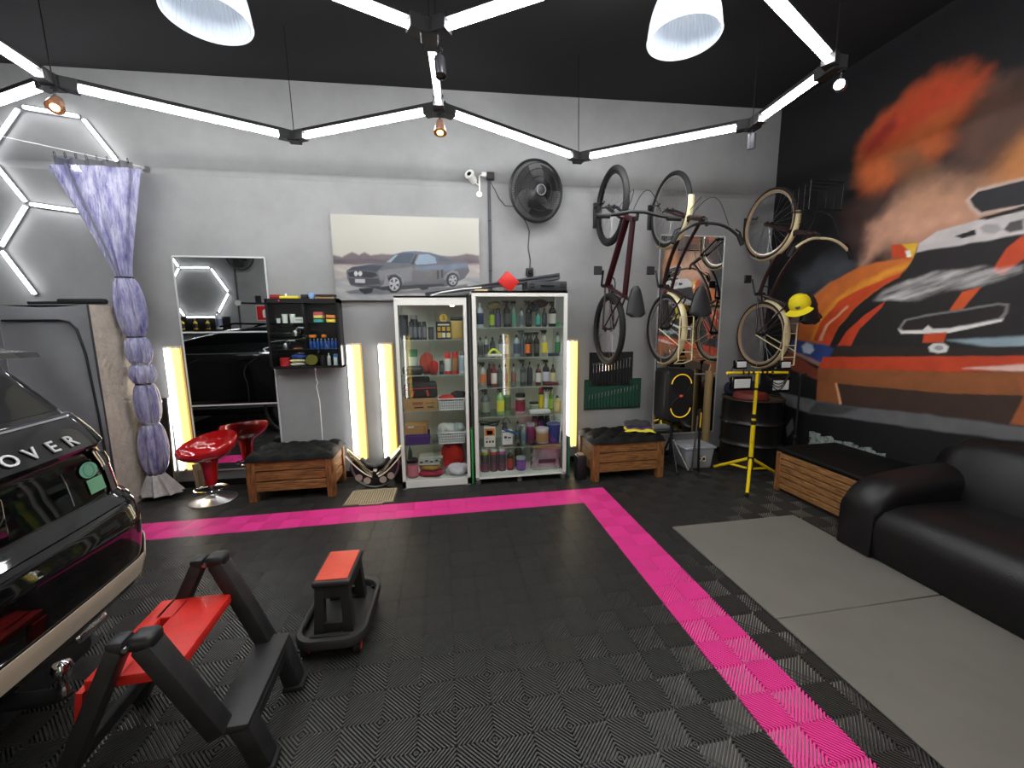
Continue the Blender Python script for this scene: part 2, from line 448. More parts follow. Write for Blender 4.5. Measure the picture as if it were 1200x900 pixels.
# ================================================================ wall lights
def tube_pair(x, y, face, label, z0=.2, z1=1.4, order=1, group='white and yellow tube pairs on the walls'):
    t = thing('wall_tube_light', label, 'tube light', (x, y, z0), 0, group)
    H = z1 - z0
    MB().b2((-.075, 0, -.005), (.075, face * -.012, H + .02)).build('glow_plate', M('tan wall glow', (190, 170, 140), .7), t, smooth=0)  # tan colour stands for the tubes' warm glow on the wall
    for sx, mt, nm in ((-.05 * order, m_ledwall, 'white_tube'), (.034 * order, m_ledwarm, 'yellow_tube')):
        wd = .034 if mt is m_ledwall else .05
        MB().rbox((sx, face * .014, H / 2), (wd, .028, H), .008, 2).build(nm, mt, t)
        MB().b2((sx - wd / 2 - .002, -.002, H - .002), (sx + wd / 2 + .002, face * .03, H + .014)).build('end_cap', m_wplast, t, smooth=0)
        MB().b2((sx - wd / 2 - .002, -.002, -.014), (sx + wd / 2 + .002, face * .03, .002)).build('end_cap', m_wplast, t, smooth=0)
    return t
tube_pair(-4.045, WALL_Y - .02, -1, 'white and yellow tube light left of the wall mirror')
tube_pair(-2.40, WALL_Y - .02, -1, 'white and yellow tube light beside the tufted bench')
tube_pair(-2.09, WALL_Y - .02, -1, 'white and yellow tube light beside the white cabinet')
tube_pair(-.09, WALL_Y - .02, -1, 'yellow and white tube light right of the tall cabinet', order=1)
for x, wh in ((-2.2, 'behind the camera, left of it'), (-.25, 'behind the camera, right of it'), (-3.3, 'behind the black car tail')): tube_pair(x, FRONT_Y + .012, 1, 'white and yellow tube light on the wall ' + wh, .15, 1.4, group='tube pairs on the wall behind the camera')

def hex_bars(name, label, y, face, segs, side):
    t = thing(name, label, 'wall light', (segs[0][0][0], y, segs[0][0][1]))
    o = Vector((segs[0][0][0], y, segs[0][0][1]))
    for (x0, z0), (x1, z1) in segs:
        p = Vector((x0, y, z0)) - o; q = Vector((x1, y, z1)) - o; d = (q - p).normalized(); L = (q - p).length
        T = frame3((p + q) / 2, d, Vector((0, face, 0)))
        ch = MB().box((0, .008, 0), (L - .03, .016, .034)); ch.v = [tuple(T @ Vector(v)) for v in ch.v]
        co = ch.build('channel', m_alug, t, smooth=0)
        tb = MB().cyl((-L / 2 + .03, .024, 0), (L / 2 - .03, .024, 0), .0125, n=12); tb.v = [tuple(T @ Vector(v)) for v in tb.v]
        tb.build('tube', M('white wall led', (250, 252, 255), .5, emit=9.0), co)
    return t
A, B, C_, D, E_, F_ = (-4.95, 3.45), (-4.51, 3.40), (-4.24, 2.98), (-5.02, 2.67), (-5.28, 2.29), (-5.07, 1.88)
L_ = (-5.25, 3.06); Dr = (-4.47, 2.60); A2 = (-5.6, 2.27)
hex_bars('hexagon_wall_light', 'white hexagon tube lights on the grey wall behind the curtain', WALL_Y - .002, -1,
         [(A, B), (B, C_), (C_, Dr), (D, Dr), (L_, D), (A, L_), (D, E_), (E_, F_), (E_, A2)], .45)
def hexpts(cx, cz, s): return [(cx + s * math.cos(PI / 3 * k), cz + s * math.sin(PI / 3 * k)) for k in range(6)]
hp = hexpts(-6.22, 2.27, .55)
segs = [(hp[k], hp[(k + 1) % 6]) for k in range(6)] + [(hp[2], (hp[2][0] - .28, hp[2][1] + .48)), (hp[3], (hp[3][0] - .5, hp[3][1]))]
hex_bars('hexagon_wall_light', 'white hexagon tube light seen only in the tall wall mirror', FRONT_Y + .002, 1, segs, .55)
# ================================================================ furniture and floor things
def bar(mb, p, q, w, h, up=(0, 0, 1), r=0.0):
    """rectangular bar from p to q, w across, h along up"""
    p = Vector(p); q = Vector(q); d = (q - p).normalized(); u = Vector(up); s = d.cross(u).normalized(); u = s.cross(d)
    R = Matrix(((d.x, s.x, u.x), (d.y, s.y, u.y), (d.z, s.z, u.z)))
    if r: mb.rbox((p + q) / 2, ((q - p).length, w, h), r, 2, R)
    else: mb.box((p + q) / 2, ((q - p).length, w, h), R)
    return mb
MB().b2((WALL_X - .014, FRONT_Y, 0), (WALL_X, WALL_Y - .016, .06)).build('baseboard_right', m_base, kind='structure', smooth=0)

# ---- exercise-type floor mats in front of the sofa
m_mat = M('grey rubber mat', (108, 104, 97), 0.75, noise=(3, 0.07), bump=(60, 0.04))
mt = MB().rbox((.765, -1.375, .006), (1.09, 1.02, .012), .004, 1).build('floor_mat', m_mat, None, 'grey floor mat, the piece nearer the back wall', 'floor mat', 'grey mats beside the sofa')
mt = MB().rbox((.765, -2.632, .006), (1.09, 1.488, .012), .004, 1).build('floor_mat', m_mat, None, 'grey floor mat, the piece nearer the camera', 'floor mat', 'grey mats beside the sofa')

# ---- sofa
m_leather = M('black leather', (17, 16, 18), 0.38, bump=(120, 0.12), spec=0.5)
sf = thing('sofa', 'black leather sofa with rounded arms against the mural wall', 'sofa', (1.8, -2.3, 0))
def soft(mb, lo, hi, r, seg=5, rot=None):
    c = [(a + b) / 2 for a, b in zip(lo, hi)]; d = [b - a for a, b in zip(lo, hi)]
    return mb.rbox(c, d, r, seg, rot)
ya, yb = 1.03, -1.1      # local far and near ends
soft(MB(), (-.49, yb + .12, .03), (.42, ya - .12, .30), .03, 2).build('base', m_leather, sf)
# seat cushion: full rounded front roll
prof = [(.30, .02), (-.50, .02), (-.515, .10), (-.525, .22), (-.515, .30), (-.47, .365), (-.36, .405), (-.1, .41), (.2, .40), (.30, .38)]
def ext(mb, prof, y0, y1, n=10, bulge=0.0):
    rings = []
    for k in range(n + 1):
        t = k / n; y = y0 + (y1 - y0) * t; e = min(1, .90 + .1 * math.sin(PI * t) ** .4) if bulge else 1
        rings.append([(x, y, .02 + (z - .02) * e) for x, z in prof])
    mb.loft(rings); return mb
ext(MB(), prof, yb + .17, ya - .17, 12, 1).build('seat', m_leather, sf, smooth=60)
for y0, y1, out in ((ya - .24, ya, 1), (yb, yb + .24, -1)):
    ap = []
    rings = []
    for k in range(15):
        t = k / 14; x = -.53 + .95 * t
        h = .50 + .06 * math.sin(min(1, t * 1.5) * PI / 2) + .03 * t
        e = math.sin(min(1, .15 + t * 5) * PI / 2)
        w2 = .135 * (.78 + .22 * e); hh = h * (.76 + .24 * e); yc = (y0 + y1) / 2
        ring = [(x, yc - w2, .02), (x, yc + w2, .02)]
        for m_ in range(11):
            a = PI * m_ / 10
            ring.append((x, yc + w2 * 1.04 * math.cos(a), hh - .12 + .12 * math.sin(a)))
        rings.append(ring)
    MB().loft(rings).build('armrest', m_leather, sf, smooth=60)
bp = [(.46, .1), (.12, .30), (.13, .42), (.19, .60), (.235, .70), (.28, .76), (.35, .79), (.42, .765), (.46, .70)]
rings = []
for k in range(17):
    t = k / 16; y = yb + .02 + (ya - .0 - yb - .02) * t
    e = min(1, math.sin(min(1, min(t, 1 - t) * 9 + .12) * PI / 2)); 
    rings.append([(x + .06 * (1 - e), y, .1 + (z - .1) * (.80 + .2 * e)) for x, z in bp])
MB().loft(rings).build('backrest', m_leather, sf, smooth=60)
for x in (-.42, .36):
    for y in (yb + .1, ya - .1): MB().cyl((x, y, 0), (x, y, .035), .03, n=10).build('foot', m_black, sf)

# ---- wooden boxes and benches
m_wood = M('burnt pine', (178, 124, 70), 0.6, noise=(7, .5), col2=(66, 38, 18), stretch=(1, 6, 14), bump=(30, .15))
m_woodv = M('burnt pine upright', (168, 112, 62), 0.6, noise=(7, .5), col2=(66, 38, 18), stretch=(10, 10, 1.2), bump=(30, .15))
m_woody = M('burnt pine lengthwise', (184, 132, 78), 0.6, noise=(8, .5), col2=(70, 40, 18), stretch=(8, 1, 16), bump=(30, .15))
m_tuft = M('dark green black velvet', (13, 15, 13), 0.6, spec=.25)
m_tuft2 = M('black suede', (11, 11, 10), 0.6, spec=.25)
def tuft(w, d, h, nx, ny):
    def fn(u, v):
        x = (u - .5) * w; y = (v - .5) * d
        e = min(u, 1 - u) * w; f = min(v, 1 - v) * d
        z = h * math.sqrt(max(0, 1 - (1 - min(1, e / .05)) ** 2)) * math.sqrt(max(0, 1 - (1 - min(1, f / .05)) ** 2))
        a = abs(math.sin(PI * (u * nx + v * ny) / 1)) ; b = abs(math.sin(PI * (u * nx - v * ny) / 1))
        z *= .55 + .45 * (a * b) ** .5
        return (x, y, z)
    return fn
def bench(name, x0, x1, y0, y1, hz, label, cm, rotz=0.0, ch=.075):
    w, d = x1 - x0, y1 - y0
    t = thing(name, label, 'bench', ((x0 + x1) / 2, (y0 + y1) / 2, 0), rotz, 'plank benches with tufted tops')
    zb = .09
    for sx in (-1, 1):
        for sy in (-1, 1):
            MB().rbox((sx * (w / 2 - .036), sy * (d / 2 - .036), hz / 2), (.072, .072, hz), .006, 1).build('post', m_woodv, t)
    n = 3; ph = (hz - zb) / n
    for k in range(n):
        z = zb + ph * (k + .5)
        jit = random.uniform(-.004, .004)
        for sy in (-1, 1): MB().rbox((0, sy * (d / 2 - .026 + jit), z), (w - .13, .024, ph - .010), .004, 1).build('plank', m_wood, t)
        for sx in (-1, 1): MB().rbox((sx * (w / 2 - .026 + jit), 0, z), (.024, d - .13, ph - .010), .004, 1).build('side_plank', m_woody, t)
    MB().b2((-w / 2 + .05, -d / 2 + .05, zb), (w / 2 - .05, d / 2 - .05, hz - .03)).build('inner_carcass', M('dark carcass', (34, 22, 14), .8), t, smooth=0)  # dark colour puts shade into the gaps between planks
    MB().b2((-w / 2 + .02, -d / 2 + .02, hz - .02), (w / 2 - .02, d / 2 - .02, hz)).build('lid_board', m_woody, t, smooth=0)
    cu = MB().grid(tuft(w + .02, d + .02, ch, 4, 2), 56, 36, 0)
    cu.b2((-w / 2 - .006, -d / 2 - .006, -.002), (w / 2 + .006, d / 2 + .006, .004))
    cu.build('cushion', cm, t, loc=(0, 0, hz), smooth=70)
    return t
bench('plank_bench', -3.295, -2.545, .25, .70, .385, 'plank bench with green-black tufted cushion under the small wall cabinet', m_tuft)
b2 = bench('plank_bench', -.06, .71, .12, .58, .40, 'plank bench with black tufted cushion beside the speaker', m_tuft2, ch=.065)
# long box next to the sofa
t = thing('plank_box', 'long slatted wooden box with black padded lid beside sofa', 'storage box', (1.92, -.79, 0))
n = 6
for k in range(n):
    MB().rbox((-.315 + random.uniform(-.003, .003), .0, .03 + .058 * (k + .5)), (.022, .82, .050), .004, 1).build('plank', m_woody, t)
    MB().rbox((.0, .435, .03 + .058 * (k + .5)), (.60, .02, .054), .004, 1).build('end_plank', m_wood, t)
MB().rbox((-.318, .415, .19), (.03, .055, .38), .004, 1).build('post', m_woodv, t)
MB().rbox((-.318, -.425, .19), (.03, .055, .38), .004, 1).build('post', m_woodv, t)
MB().b2((-.30, -.43, .0), (.32, .42, .37)).build('carcass', M('dark carcass', (34, 22, 14), .8), t, smooth=0)  # coloured dark so the slat gaps look shaded
MB().rbox((0, .01, .402), (.67, .89, .044), .018, 3).build('padded_lid', m_tuft2, t)

# ---- clear strip standing between the box and the mural
gm = M('wrapping film', (186, 198, 192), .12, alpha=.45, noise=(22, .4))
def crump(u, v): return (.02 * math.sin(u * 37) * math.cos(v * 3) + .012 * math.sin(u * 83 + v * 9), -.75 * u, .445 * v + .012 * math.sin(u * 25))
MB().grid(crump, 60, 8).build('plastic_sheet', gm, None, 'crumpled clear plastic strip tucked behind the long slatted box', 'plastic sheet', loc=(2.275, -.02, .0))

# ---- folded cloths on the bench
def cloth_stack(x, y, z, w, d, h, rz, wave=.006):
    def fn(u, v, top=1):
        a = (u - .5); b = (v - .5)
        return (a * w * (1 + .06 * math.sin(b * 9)), b * d * (1 + .06 * math.sin(a * 7 + 1)), h * (1 - (2 * abs(a)) ** 6) * (1 - (2 * abs(b)) ** 6) ** .5 * top + wave * math.sin(a * 14 + b * 5))
    return MB().grid(fn, 18, 14, .004), Matrix.Translation((x, y, z)) @ Matrix.Rotation(rz, 4, 'Z')
for nm, col, dx, dz, w, d, rz, lab in (('yellow microfibre', (226, 208, 70), 0, 0, .30, .22, -.35, 'folded yellow cloth at the bottom of the pile on the bench'),
                              ('purple microfibre', (88, 62, 110), -.01, .035, .27, .19, -.3, 'folded purple cloth in the middle of the pile'),
                              ('charcoal microfibre', (52, 50, 54), -.02, .062, .26, .19, -.25, 'folded charcoal cloth on top of the pile')):
    mb, T = cloth_stack(.545 + dx, .36, .462 + dz, w, d, .03, rz)
    o = mb.build('folded_cloth', M(nm, col, .9, bump=(90, .2)), None, lab, 'cloth', 'folded cloths on the bench', smooth=80); o.matrix_world = T

# ---- steel drum
m_drum = M('black drum paint', (24, 23, 23), 0.32, noise=(6, .3), bump=(14, .08))
dr = thing('oil_drum', 'black steel oil drum in the corner', 'drum', (1.91, .38, 0))
R = .305
pf = [(.28, .0), (R, .0), (R + .008, .012), (R, .025), (R - .004, .22), (R, .24), (R + .014, .255), (R, .27), (R - .004, .30), (R - .004, .46), (R, .48), (R + .014, .495), (R, .51), (R - .004, .54), (R - .004, .73), (R + .004, .742)]
MB().lathe(pf, 56).build('shell', m_drum, dr, smooth=50)
MB().torus((0, 0, .752), R, .012, n=56, m=8).build('rim', M('worn drum rim', (70, 58, 46), .5, .4, noise=(9, .4)), dr)
MB().lathe([(0, .744), (R, .744), (R, .738), (0, .738)], 48).build('lid', M('worn drum lid', (92, 78, 62), .6, .2, noise=(6, .4)), dr)
MB().lathe([(0, .748), (.03, .748), (.03, .764), (0, .766)], 14, Matrix.Translation((.15, .1, 0))).build('bung', m_dark, dr)
MB().lathe([(0, 0), (.16, 0), (.175, .015), (.17, .05), (.15, .075), (.06, .085), (0, .085)], 28).build('red_basin', M('dull red plastic', (120, 44, 38), .5), None, 'dull red upturned plastic basin on the drum lid', 'basin', loc=(1.83, .32, .749))
MB().rbox((0, 0, .05), (.42, .16, .16), .07, 4).build('blue_bag', M('dark blue fabric', (28, 36, 56), .8, bump=(25, .5)), None, 'dark blue soft bag on the drum against the wall', 'bag', loc=(1.92, .57, .78))

# ---- grey plastic storage bin
bn = thing('storage_bin', 'grey plastic storage bin with lid and sticker on floor', 'storage bin', (1.22, .40, 0))
m_bin = M('grey bin plastic', (150, 154, 160), .45)
MB().rbox((0, 0, .115), (.30, .24, .23), .018, 3, taper=(1.16, 1.16)).build('tub', m_bin, bn)
MB().rbox((0, 0, .24), (.375, .305, .026), .011, 2).rbox((0, 0, .257), (.31, .24, .02), .008, 2).build('lid', M('grey bin lid', (164, 168, 174), .45), bn)
for sx in (-1, 1): MB().rbox((sx * .181, 0, .225), (.012, .09, .04), .005, 1).build('latch', m_bin, bn)
st = MB().box((0, 0, 0), (.1, .002, .065)).build('sticker', M('cream sticker', (225, 218, 190), .5), bn, loc=(.02, -.1335, .12), smooth=0); st.rotation_euler = (-.085, 0, 0)
mbs = MB().box((-.02, -.002, .0), (.028, .002, .022)).box((.026, -.002, -.004), (.03, .002, .03)).box((-.015, -.002, .024), (.05, .002, .01)).box((.0, -.002, -.024), (.03, .002, .008))
mbs.build('print', M('sticker print', (40, 38, 34), .5), st, kind='stuff', smooth=0)

# ---- cardboard tube standing against the mirror
ct = thing('cardboard_tube', 'tall brown cardboard tube standing in front of the right mirror', 'cardboard tube', (1.555, .665, 0))
MB().lathe([(.043, 0), (.043, 1.03), (.036, 1.03), (.036, 0), (.043, 0)], 24, cap=False).build('tube', M('kraft tube', (166, 140, 96), .7, noise=(5, .12)), ct)
MB().lathe([(0, 1.0), (.036, 1.0), (.036, 1.012), (0, 1.012)], 20).build('end_plug', M('grey plug', (120, 116, 108), .6), ct)

# ---- party speaker on a tripod
sp = thing('loudspeaker', 'black party speaker with yellow light rings on a pole', 'speaker', (.93, .37, .555), 0)
MB().rbox((0, 0, .28), (.325, .28, .56), .05, 4).build('cabinet', m_black, sp)
MB().rbox((0, -.137, .28), (.285, .02, .52), .04, 4).build('grille', M('black speaker grille', (16, 16, 17), .6, bump=(500, .4)), sp)
m_ring = M('yellow ring light', (226, 182, 50), .4, emit=.25)
for zc, a0 in ((.395, .12), (.165, PI + .12)):
    mb = MB(); pts = [(.112 * math.cos(a), -.150, zc + .112 * math.sin(a)) for a in [a0 + (PI - .24) * i / 24 for i in range(25)]]
    mb.tube(pts, .0055, 8); mb.build('light_ring', m_ring, sp)
    MB().torus((0, -.149, zc), .098, .006, (0, 1, 0), 36, 6).lathe([(0, 0), (.03, .004), (.095, .001)], 30, frame3((0, -.149, zc), (1, 0, 0), (0, 0, 1))).build('woofer', M('woofer cone', (24, 24, 25), .5), sp)
MB().b2((-.02, -.152, .268), (.02, -.146, .298)).build('badge', M('orange red badge', (226, 52, 26), .4), sp, smooth=0)
text_mb('JBL', .02, .0006, frame3((0, -.1525, .283), (1, 0, 0), (0, 0, 1))).build('badge_lettering', m_wplast, sp, smooth=0)
MB().tube([(-.08, .02, .55), (-.075, .02, .585), (.075, .02, .585), (.08, .02, .55)], .012, 10).build('handle', m_black, sp)
ts = thing('speaker_stand', 'black tripod stand under the party speaker', 'speaker stand', (.93, .37, 0))
MB().cyl((0, 0, .06), (0, 0, .55), .017, n=14).build('pole', m_black, ts)
MB().cyl((0, 0, .30), (0, 0, .35), .028, n=14).build('collar', m_black, ts)
MB().lathe([(0, .545), (.09, .545), (.09, .554), (0, .554)], 20).build('top_plate', m_black, ts)
for a, m_ in ((-1.75, m_black), (-.9, m_steel), (1.6, m_black)):
    d = Vector((math.cos(a), math.sin(a), 0))
    lg = MB(); lg.tube([d * .02 + Vector((0, 0, .33)), d * .20 + Vector((0, 0, .02))], .011, 8); lg.build('leg', m_, ts)
    MB().tube([d * .20 + Vector((0, 0, .012)), d * .235 + Vector((0, 0, .012))], .014, 8).build('rubber_foot', m_rubber, ts)
# folded tripod leaning beside the speaker
ft = thing('folded_tripod', 'folded grey tripod standing right of the speaker', 'tripod', (1.135, .20, 0))
for dx, dy, m_ in ((-.022, 0, m_steel), (.02, .012, m_dark), (.0, -.02, m_dark)):
    MB().tube([(dx * 2.2, dy * 2.4, .012), (dx * .6, dy * .6, .62)], .0105, 8).build('leg', m_, ft)
MB().cyl((0, 0, .55), (0, 0, .69), .02, n=12).build('collar', m_black, ft)
MB().tube([(0, -.028, .5), (.004, -.03, .66)], .009, 8).build('yellow_strap', M('mustard strap', (196, 156, 40), .6), ft)
MB().tube([(0, 0, .0), (.06, -.16, .012)], .010, 8).tube([(.0, 0, .0), (-.0, -.12, .012)], .010, 8).build('spread_foot', m_steel, ft)

# ---- yellow floodlight stand
m_yel = M('yellow paint', (244, 212, 28), .35)
fs = thing('floodlight_stand', 'yellow tripod stand with four black LED floodlights', 'work light', (1.53, -.10, 0))
MB().cyl((0, 0, .14), (0, 0, .66), .021, n=16).build('lower_pole', m_yel, fs)
MB().cyl((0, 0, .60), (0, 0, 1.10), .016, n=16).build('upper_pole', m_yel, fs)
for z in (.60, .665): MB().cyl((0, 0, z - .02), (0, 0, z + .02), .026, n=16).build('clamp', m_black, fs)
MB().cyl((0, 0, .93), (0, 0, .95), .02, n=16).build('pole_ring', m_black, fs)
MB().cyl((0, 0, .20), (0, 0, .245), .03, n=16).build('leg_hub', m_black, fs)
MB().cyl((0, 0, .10), (0, 0, .13), .027, n=16).build('strut_hub', m_black, fs)
for dx, dy in ((-.14, .37), (.37, .02), (-.32, -.36)):
    d = Vector((dx, dy, 0)); e = d.normalized()
    lg = MB().tube([e * .02 + Vector((0, 0, .22)), d + Vector((0, 0, .015))], .0155, 10).build('leg', m_yel, fs)
    MB().tube([d * .97 + Vector((0, 0, .02)), d * 1.05 + Vector((0, 0, .014))], .0175, 10).build('rubber_foot', m_black, lg)
    MB().tube([e * .02 + Vector((0, 0, .115)), d * .55 + Vector((0, 0, .105))], .011, 8).build('strut', m_yel, fs)
MB().cyl((-.33, 0, 1.105), (-.17, 0, 1.105), .014, n=12).cyl((.17, 0, 1.095), (.34, 0, 1.09), .014, n=12).cyl((-.17, 0, 1.105), (.17, 0, 1.097), .011, n=12).build('crossbar', m_yel, fs)
for x in (-.16, -.1, -.05, .05, .1, .16): MB().cyl((x - .01, 0, 1.102), (x + .01, 0, 1.102), .0145, n=12).build('bar_ring', m_black, fs)
m_lens = M('floodlight lens', (214, 216, 214), .25)
for x, z, w_, h_ in ((-.22, 1.19, .125, .085), (-.2, 1.005, .215, .135), (.265, 1.175, .125, .085), (.225, .975, .225, .145)):
    b_ = MB().rbox((x, -.03, z), (w_, .045, h_), .006, 1).build('floodlight', m_blackg, fs)
    MB().rbox((x, -.053, z), (w_ * .8, .006, h_ * .66), .003, 1).build('lens', m_lens, b_)
    MB().tube([(x - w_ / 2 - .004, -.03, z), (x - w_ / 2 - .004, .012, 1.1), (x + w_ / 2 + .004, .012, 1.1), (x + w_ / 2 + .004, -.03, z)], .004, 6).build('bracket', m_black, b_)
for k in range(3):
    MB().tube(arc_pts(lambda t: (.06 + .26 * t, -.045 - .02 * math.sin(PI * t), 1.08 - (.09 + .03 * k) * math.sin(PI * t)), 14), .0045, 6).build('cable', m_black, fs)
# slim black stand behind it
bs = thing('microphone_stand', 'slim black pole stand between drum and slatted box', 'stand', (2.08, -.045, 0))
MB().cyl((0, 0, .02), (0, 0, 1.03), .010, n=10).build('pole', m_black, bs)
MB().rbox((0, 0, 1.04), (.05, .03, .05), .006, 1).rbox((.03, -.01, 1.06), (.05, .02, .02), .004, 1).build('clamp_head', m_black, bs)
MB().rbox((0, 0, .40), (.05, .045, .05), .006, 1).build('collar', m_dark, bs)
for a in (-2.6, -.9, 1.4): MB().tube([(0, 0, .38), (.13 * math.cos(a), .13 * math.sin(a), .012)], .008, 6).build('leg', m_black, bs)

# ---- folding step stool
m_stp = M('scuffed black plastic', (34, 34, 35), .5, noise=(14, .35), bump=(70, .08))
m_str = M('scuffed red plastic', (204, 40, 32), .45, noise=(9, .14), bump=(120, .08))
ss = thing('step_stool', 'folding step stool with red platform and black legs', 'step stool', (-2.5, -2.03, 0), .03)
X = lambda x: x + 2.5
for s, y in ((1, .228), (-1, -.228)):
    fr = bar(MB(), (X(-2.475), y, .60), (X(-2.31), y * .9, .21), .06, .074, (0, 1, 0), .008); fr.build('front_leg', m_stp, ss)
    bar(MB(), (X(-2.545), y, .60), (X(-2.83), y * .95, .012), .05, .066, (0, 1, 0), .008).build('rear_leg', m_stp, ss)
    hg = MB().rbox((X(-2.475), y, .61), (.075, .075, .05), .018, 3); hg.rbox((X(-2.545), y, .60), (.05, .062, .055), .01, 2); hg.build('hinge_cap', m_black, ss)
    MB().cyl((X(-2.51), y - .04, .605), (X(-2.51), y + .04, .605), .008, n=10).build('hinge_pin', m_steel, ss)
    bar(MB(), (X(-2.25), y * .80, .21), (X(-2.20), y * .74, .014), .07, .075, (0, 1, 0), .01).build('step_leg', m_stp, ss)
    MB().rbox((X(-2.198), y * .74, .012), (.085, .085, .024), .01, 2).build('foot_pad', m_rubber, ss)
MB().rbox((X(-2.285), 0, .212), (.135, .44, .032), .008, 2).build('lower_step', m_stp, ss)
MB().rbox((X(-2.225), 0, .18), (.018, .40, .05), .005, 1).build('step_apron', m_stp, ss)
MB().rbox((X(-2.77), 0, .15), (.03, .43, .055), .006, 1).build('rear_crossbar', m_stp, ss)
# red platform with a hand slot
pl = MB(); zt = .468
x0, x1, ysp = X(-2.685), X(-2.42), .2
pl.rbox((x0 + .03, 0, zt - .02), (.06, 2 * ysp, .04), .007, 2)
pl.rbox((x1 - .085, 0, zt - .02), (.17, 2 * ysp, .04), .007, 2)
pl.rbox((x0 + .075, .14, zt - .02), (.07, .118, .04), .004, 1)
pl.rbox((x0 + .075, -.14, zt - .02), (.07, .118, .04), .004, 1)
pl.build('platform', m_str, ss)
bar(MB(), (X(-2.70), -.17, zt - .04), (X(-2.72), -.17, zt - .16), .02, .06, (0, 1, 0)).build('platform_strut', m_str, ss)
bar(MB(), (X(-2.70), .17, zt - .04), (X(-2.72), .17, zt - .16), .02, .06, (0, 1, 0)).build('platform_strut', m_str, ss)

# ---- rolling work seat
rs = thing('rolling_stool', 'low rolling work seat with red top and tool tray', 'stool', (-2.08, -1.50, 0), -.04)
m_tray = M('black tray plastic', (40, 39, 38), .5, noise=(20, .15))
def rr(w, d, r, n=5):
    out = []
    for cx, cy, a0 in ((w / 2 - r, d / 2 - r, 0), (-w / 2 + r, d / 2 - r, PI / 2), (-w / 2 + r, -d / 2 + r, PI), (w / 2 - r, -d / 2 + r, 1.5 * PI)):
        for k in range(n + 1): a = a0 + PI / 2 * k / n; out.append((cx + r * math.cos(a), cy + r * math.sin(a)))
    return out
W_, D_ = .335, .50
rings = [[(x, y, z) for x, y in rr(W_ * k, D_ * k, .09)] for k, z in ((.97, .06), (1, .068), (1, .105), (.985, .112), (.90, .112), (.88, .106), (.87, .075))]
MB().loft(rings, cap=False).add([(x, y, .075) for x, y in rr(W_ * .87, D_ * .87, .09)], [tuple(range(24))]).add([(x, y, .06) for x, y in rr(W_ * .97, D_ * .97, .09)], [tuple(range(23, -1, -1))]).build('tray', m_tray, rs)
MB().rbox((0, -.205, .106), (.19, .022, .012), .005, 1).build('front_slot', M('painted slot shadow', (12, 12, 12), .7), rs)  # dark bars paint the shade of slots in the tray
MB().rbox((-.145, .02, .106), (.014, .30, .012), .005, 1).build('side_slot', M('painted slot shadow', (12, 12, 12), .7), rs)
# seat body: four walls with window openings
sb = MB(); zt = .325; w1, d1, w0, d0 = .155, .26, .185, .30
def leg4(sx, sy):
    a = Vector((sx * w0 / 2, sy * d0 / 2, .075)); b_ = Vector((sx * w1 / 2, sy * d1 / 2, zt))
    return a, b_
for sx in (-1, 1):
    for sy in (-1, 1):
        a, b_ = leg4(sx, sy)
        lg = MB(); q = [(-.02, -.02), (.02, -.02), (.02, .02), (-.02, .02)]
        k = (sx * -.0, 0)
        lg.loft([[(a.x - sx * .022 + u * 1.2, a.y - sy * .022 + v * 1.2, a.z) for u, v in q], [(b_.x - sx * .018 + u, b_.y - sy * .018 + v, b_.z) for u, v in q]])
        lg.build('seat_leg', m_tray, rs, smooth=0)
for sy in (-1, 1):
    MB().rbox((0, sy * (d0 / 2 - .012), .105), (w0 - .03, .018, .05), .003, 1).build('lower_panel', m_tray, rs)
    MB().rbox((0, sy * (d1 / 2 - .004), .285), (w1 - .02, .016, .07), .003, 1).build('upper_panel', m_tray, rs)
for sx in (-1, 1):
    MB().rbox((sx * (w1 / 2 - .004), 0, .29), (.016, d1 - .02, .055), .003, 1).build('side_panel', m_tray, rs)
MB().rbox((0, 0, zt + .006), (w1 + .03, d1 + .03, .034), .012, 3).build('seat_frame', m_tray, rs)
MB().rbox((0, 0, zt + .024), (w1 + .002, d1 + .0, .012), .005, 2).build('seat_pad', M('worn red vinyl', (206, 74, 52), .5, noise=(20, .08)), rs)
for sx, sy in ((1, -1), (-1, -1), (1, 1), (-1, 1)):
    c = Vector((sx * (W_ / 2 - .045), sy * (D_ / 2 - .06), .03))
    cs = thing('caster', None, None, c); cs.parent = rs
    for k in ('category',):
        if k in cs: del cs[k]
    MB().cyl((-.016, 0, 0), (.016, 0, 0), .03, n=18).build('wheel', m_rubber, cs)
    MB().cyl((-.0175, 0, 0), (.0175, 0, 0), .02, n=12).build('hub', M('red caster hub', (200, 52, 44), .4), cs)
    MB().cyl((0, 0, .028), (0, 0, .06), .012, n=10).build('stem', m_black, cs)

# ---- chrome bar stool
bst = thing('bar_stool', 'red bucket bar stool with chrome base before the mirror', 'bar stool', (-3.665, .41, 0), .25)
m_stool = M('glossy red shell', (176, 24, 26), .12, coat=1.0)
MB().lathe([(0, .0), (.19, .0), (.195, .006), (.18, .012), (.08, .028), (.035, .05), (.028, .06), (0, .06)], 40).build('base', M('brushed stool base', (190, 188, 184), .28, 1.0), bst)
MB().lathe([(.045, .15), (.052, .2), (.062, .30), (.072, .36), (.095, .395), (.03, .39), (.03, .15)], 28, cap=False).build('stem', m_stool, bst)
MB().cyl((0, 0, .05), (0, 0, .16), .028, n=18).build('gas_lift', m_chrome, bst)
pts = [(.0 + .13 * math.cos(a) * 1.0, -.02 + .10 * math.sin(a), .115) for a in [2 * PI * i / 28 for i in range(28)]]
MB().tube(pts, .009, 8, closed=True).build('footrest', m_chrome, bst)
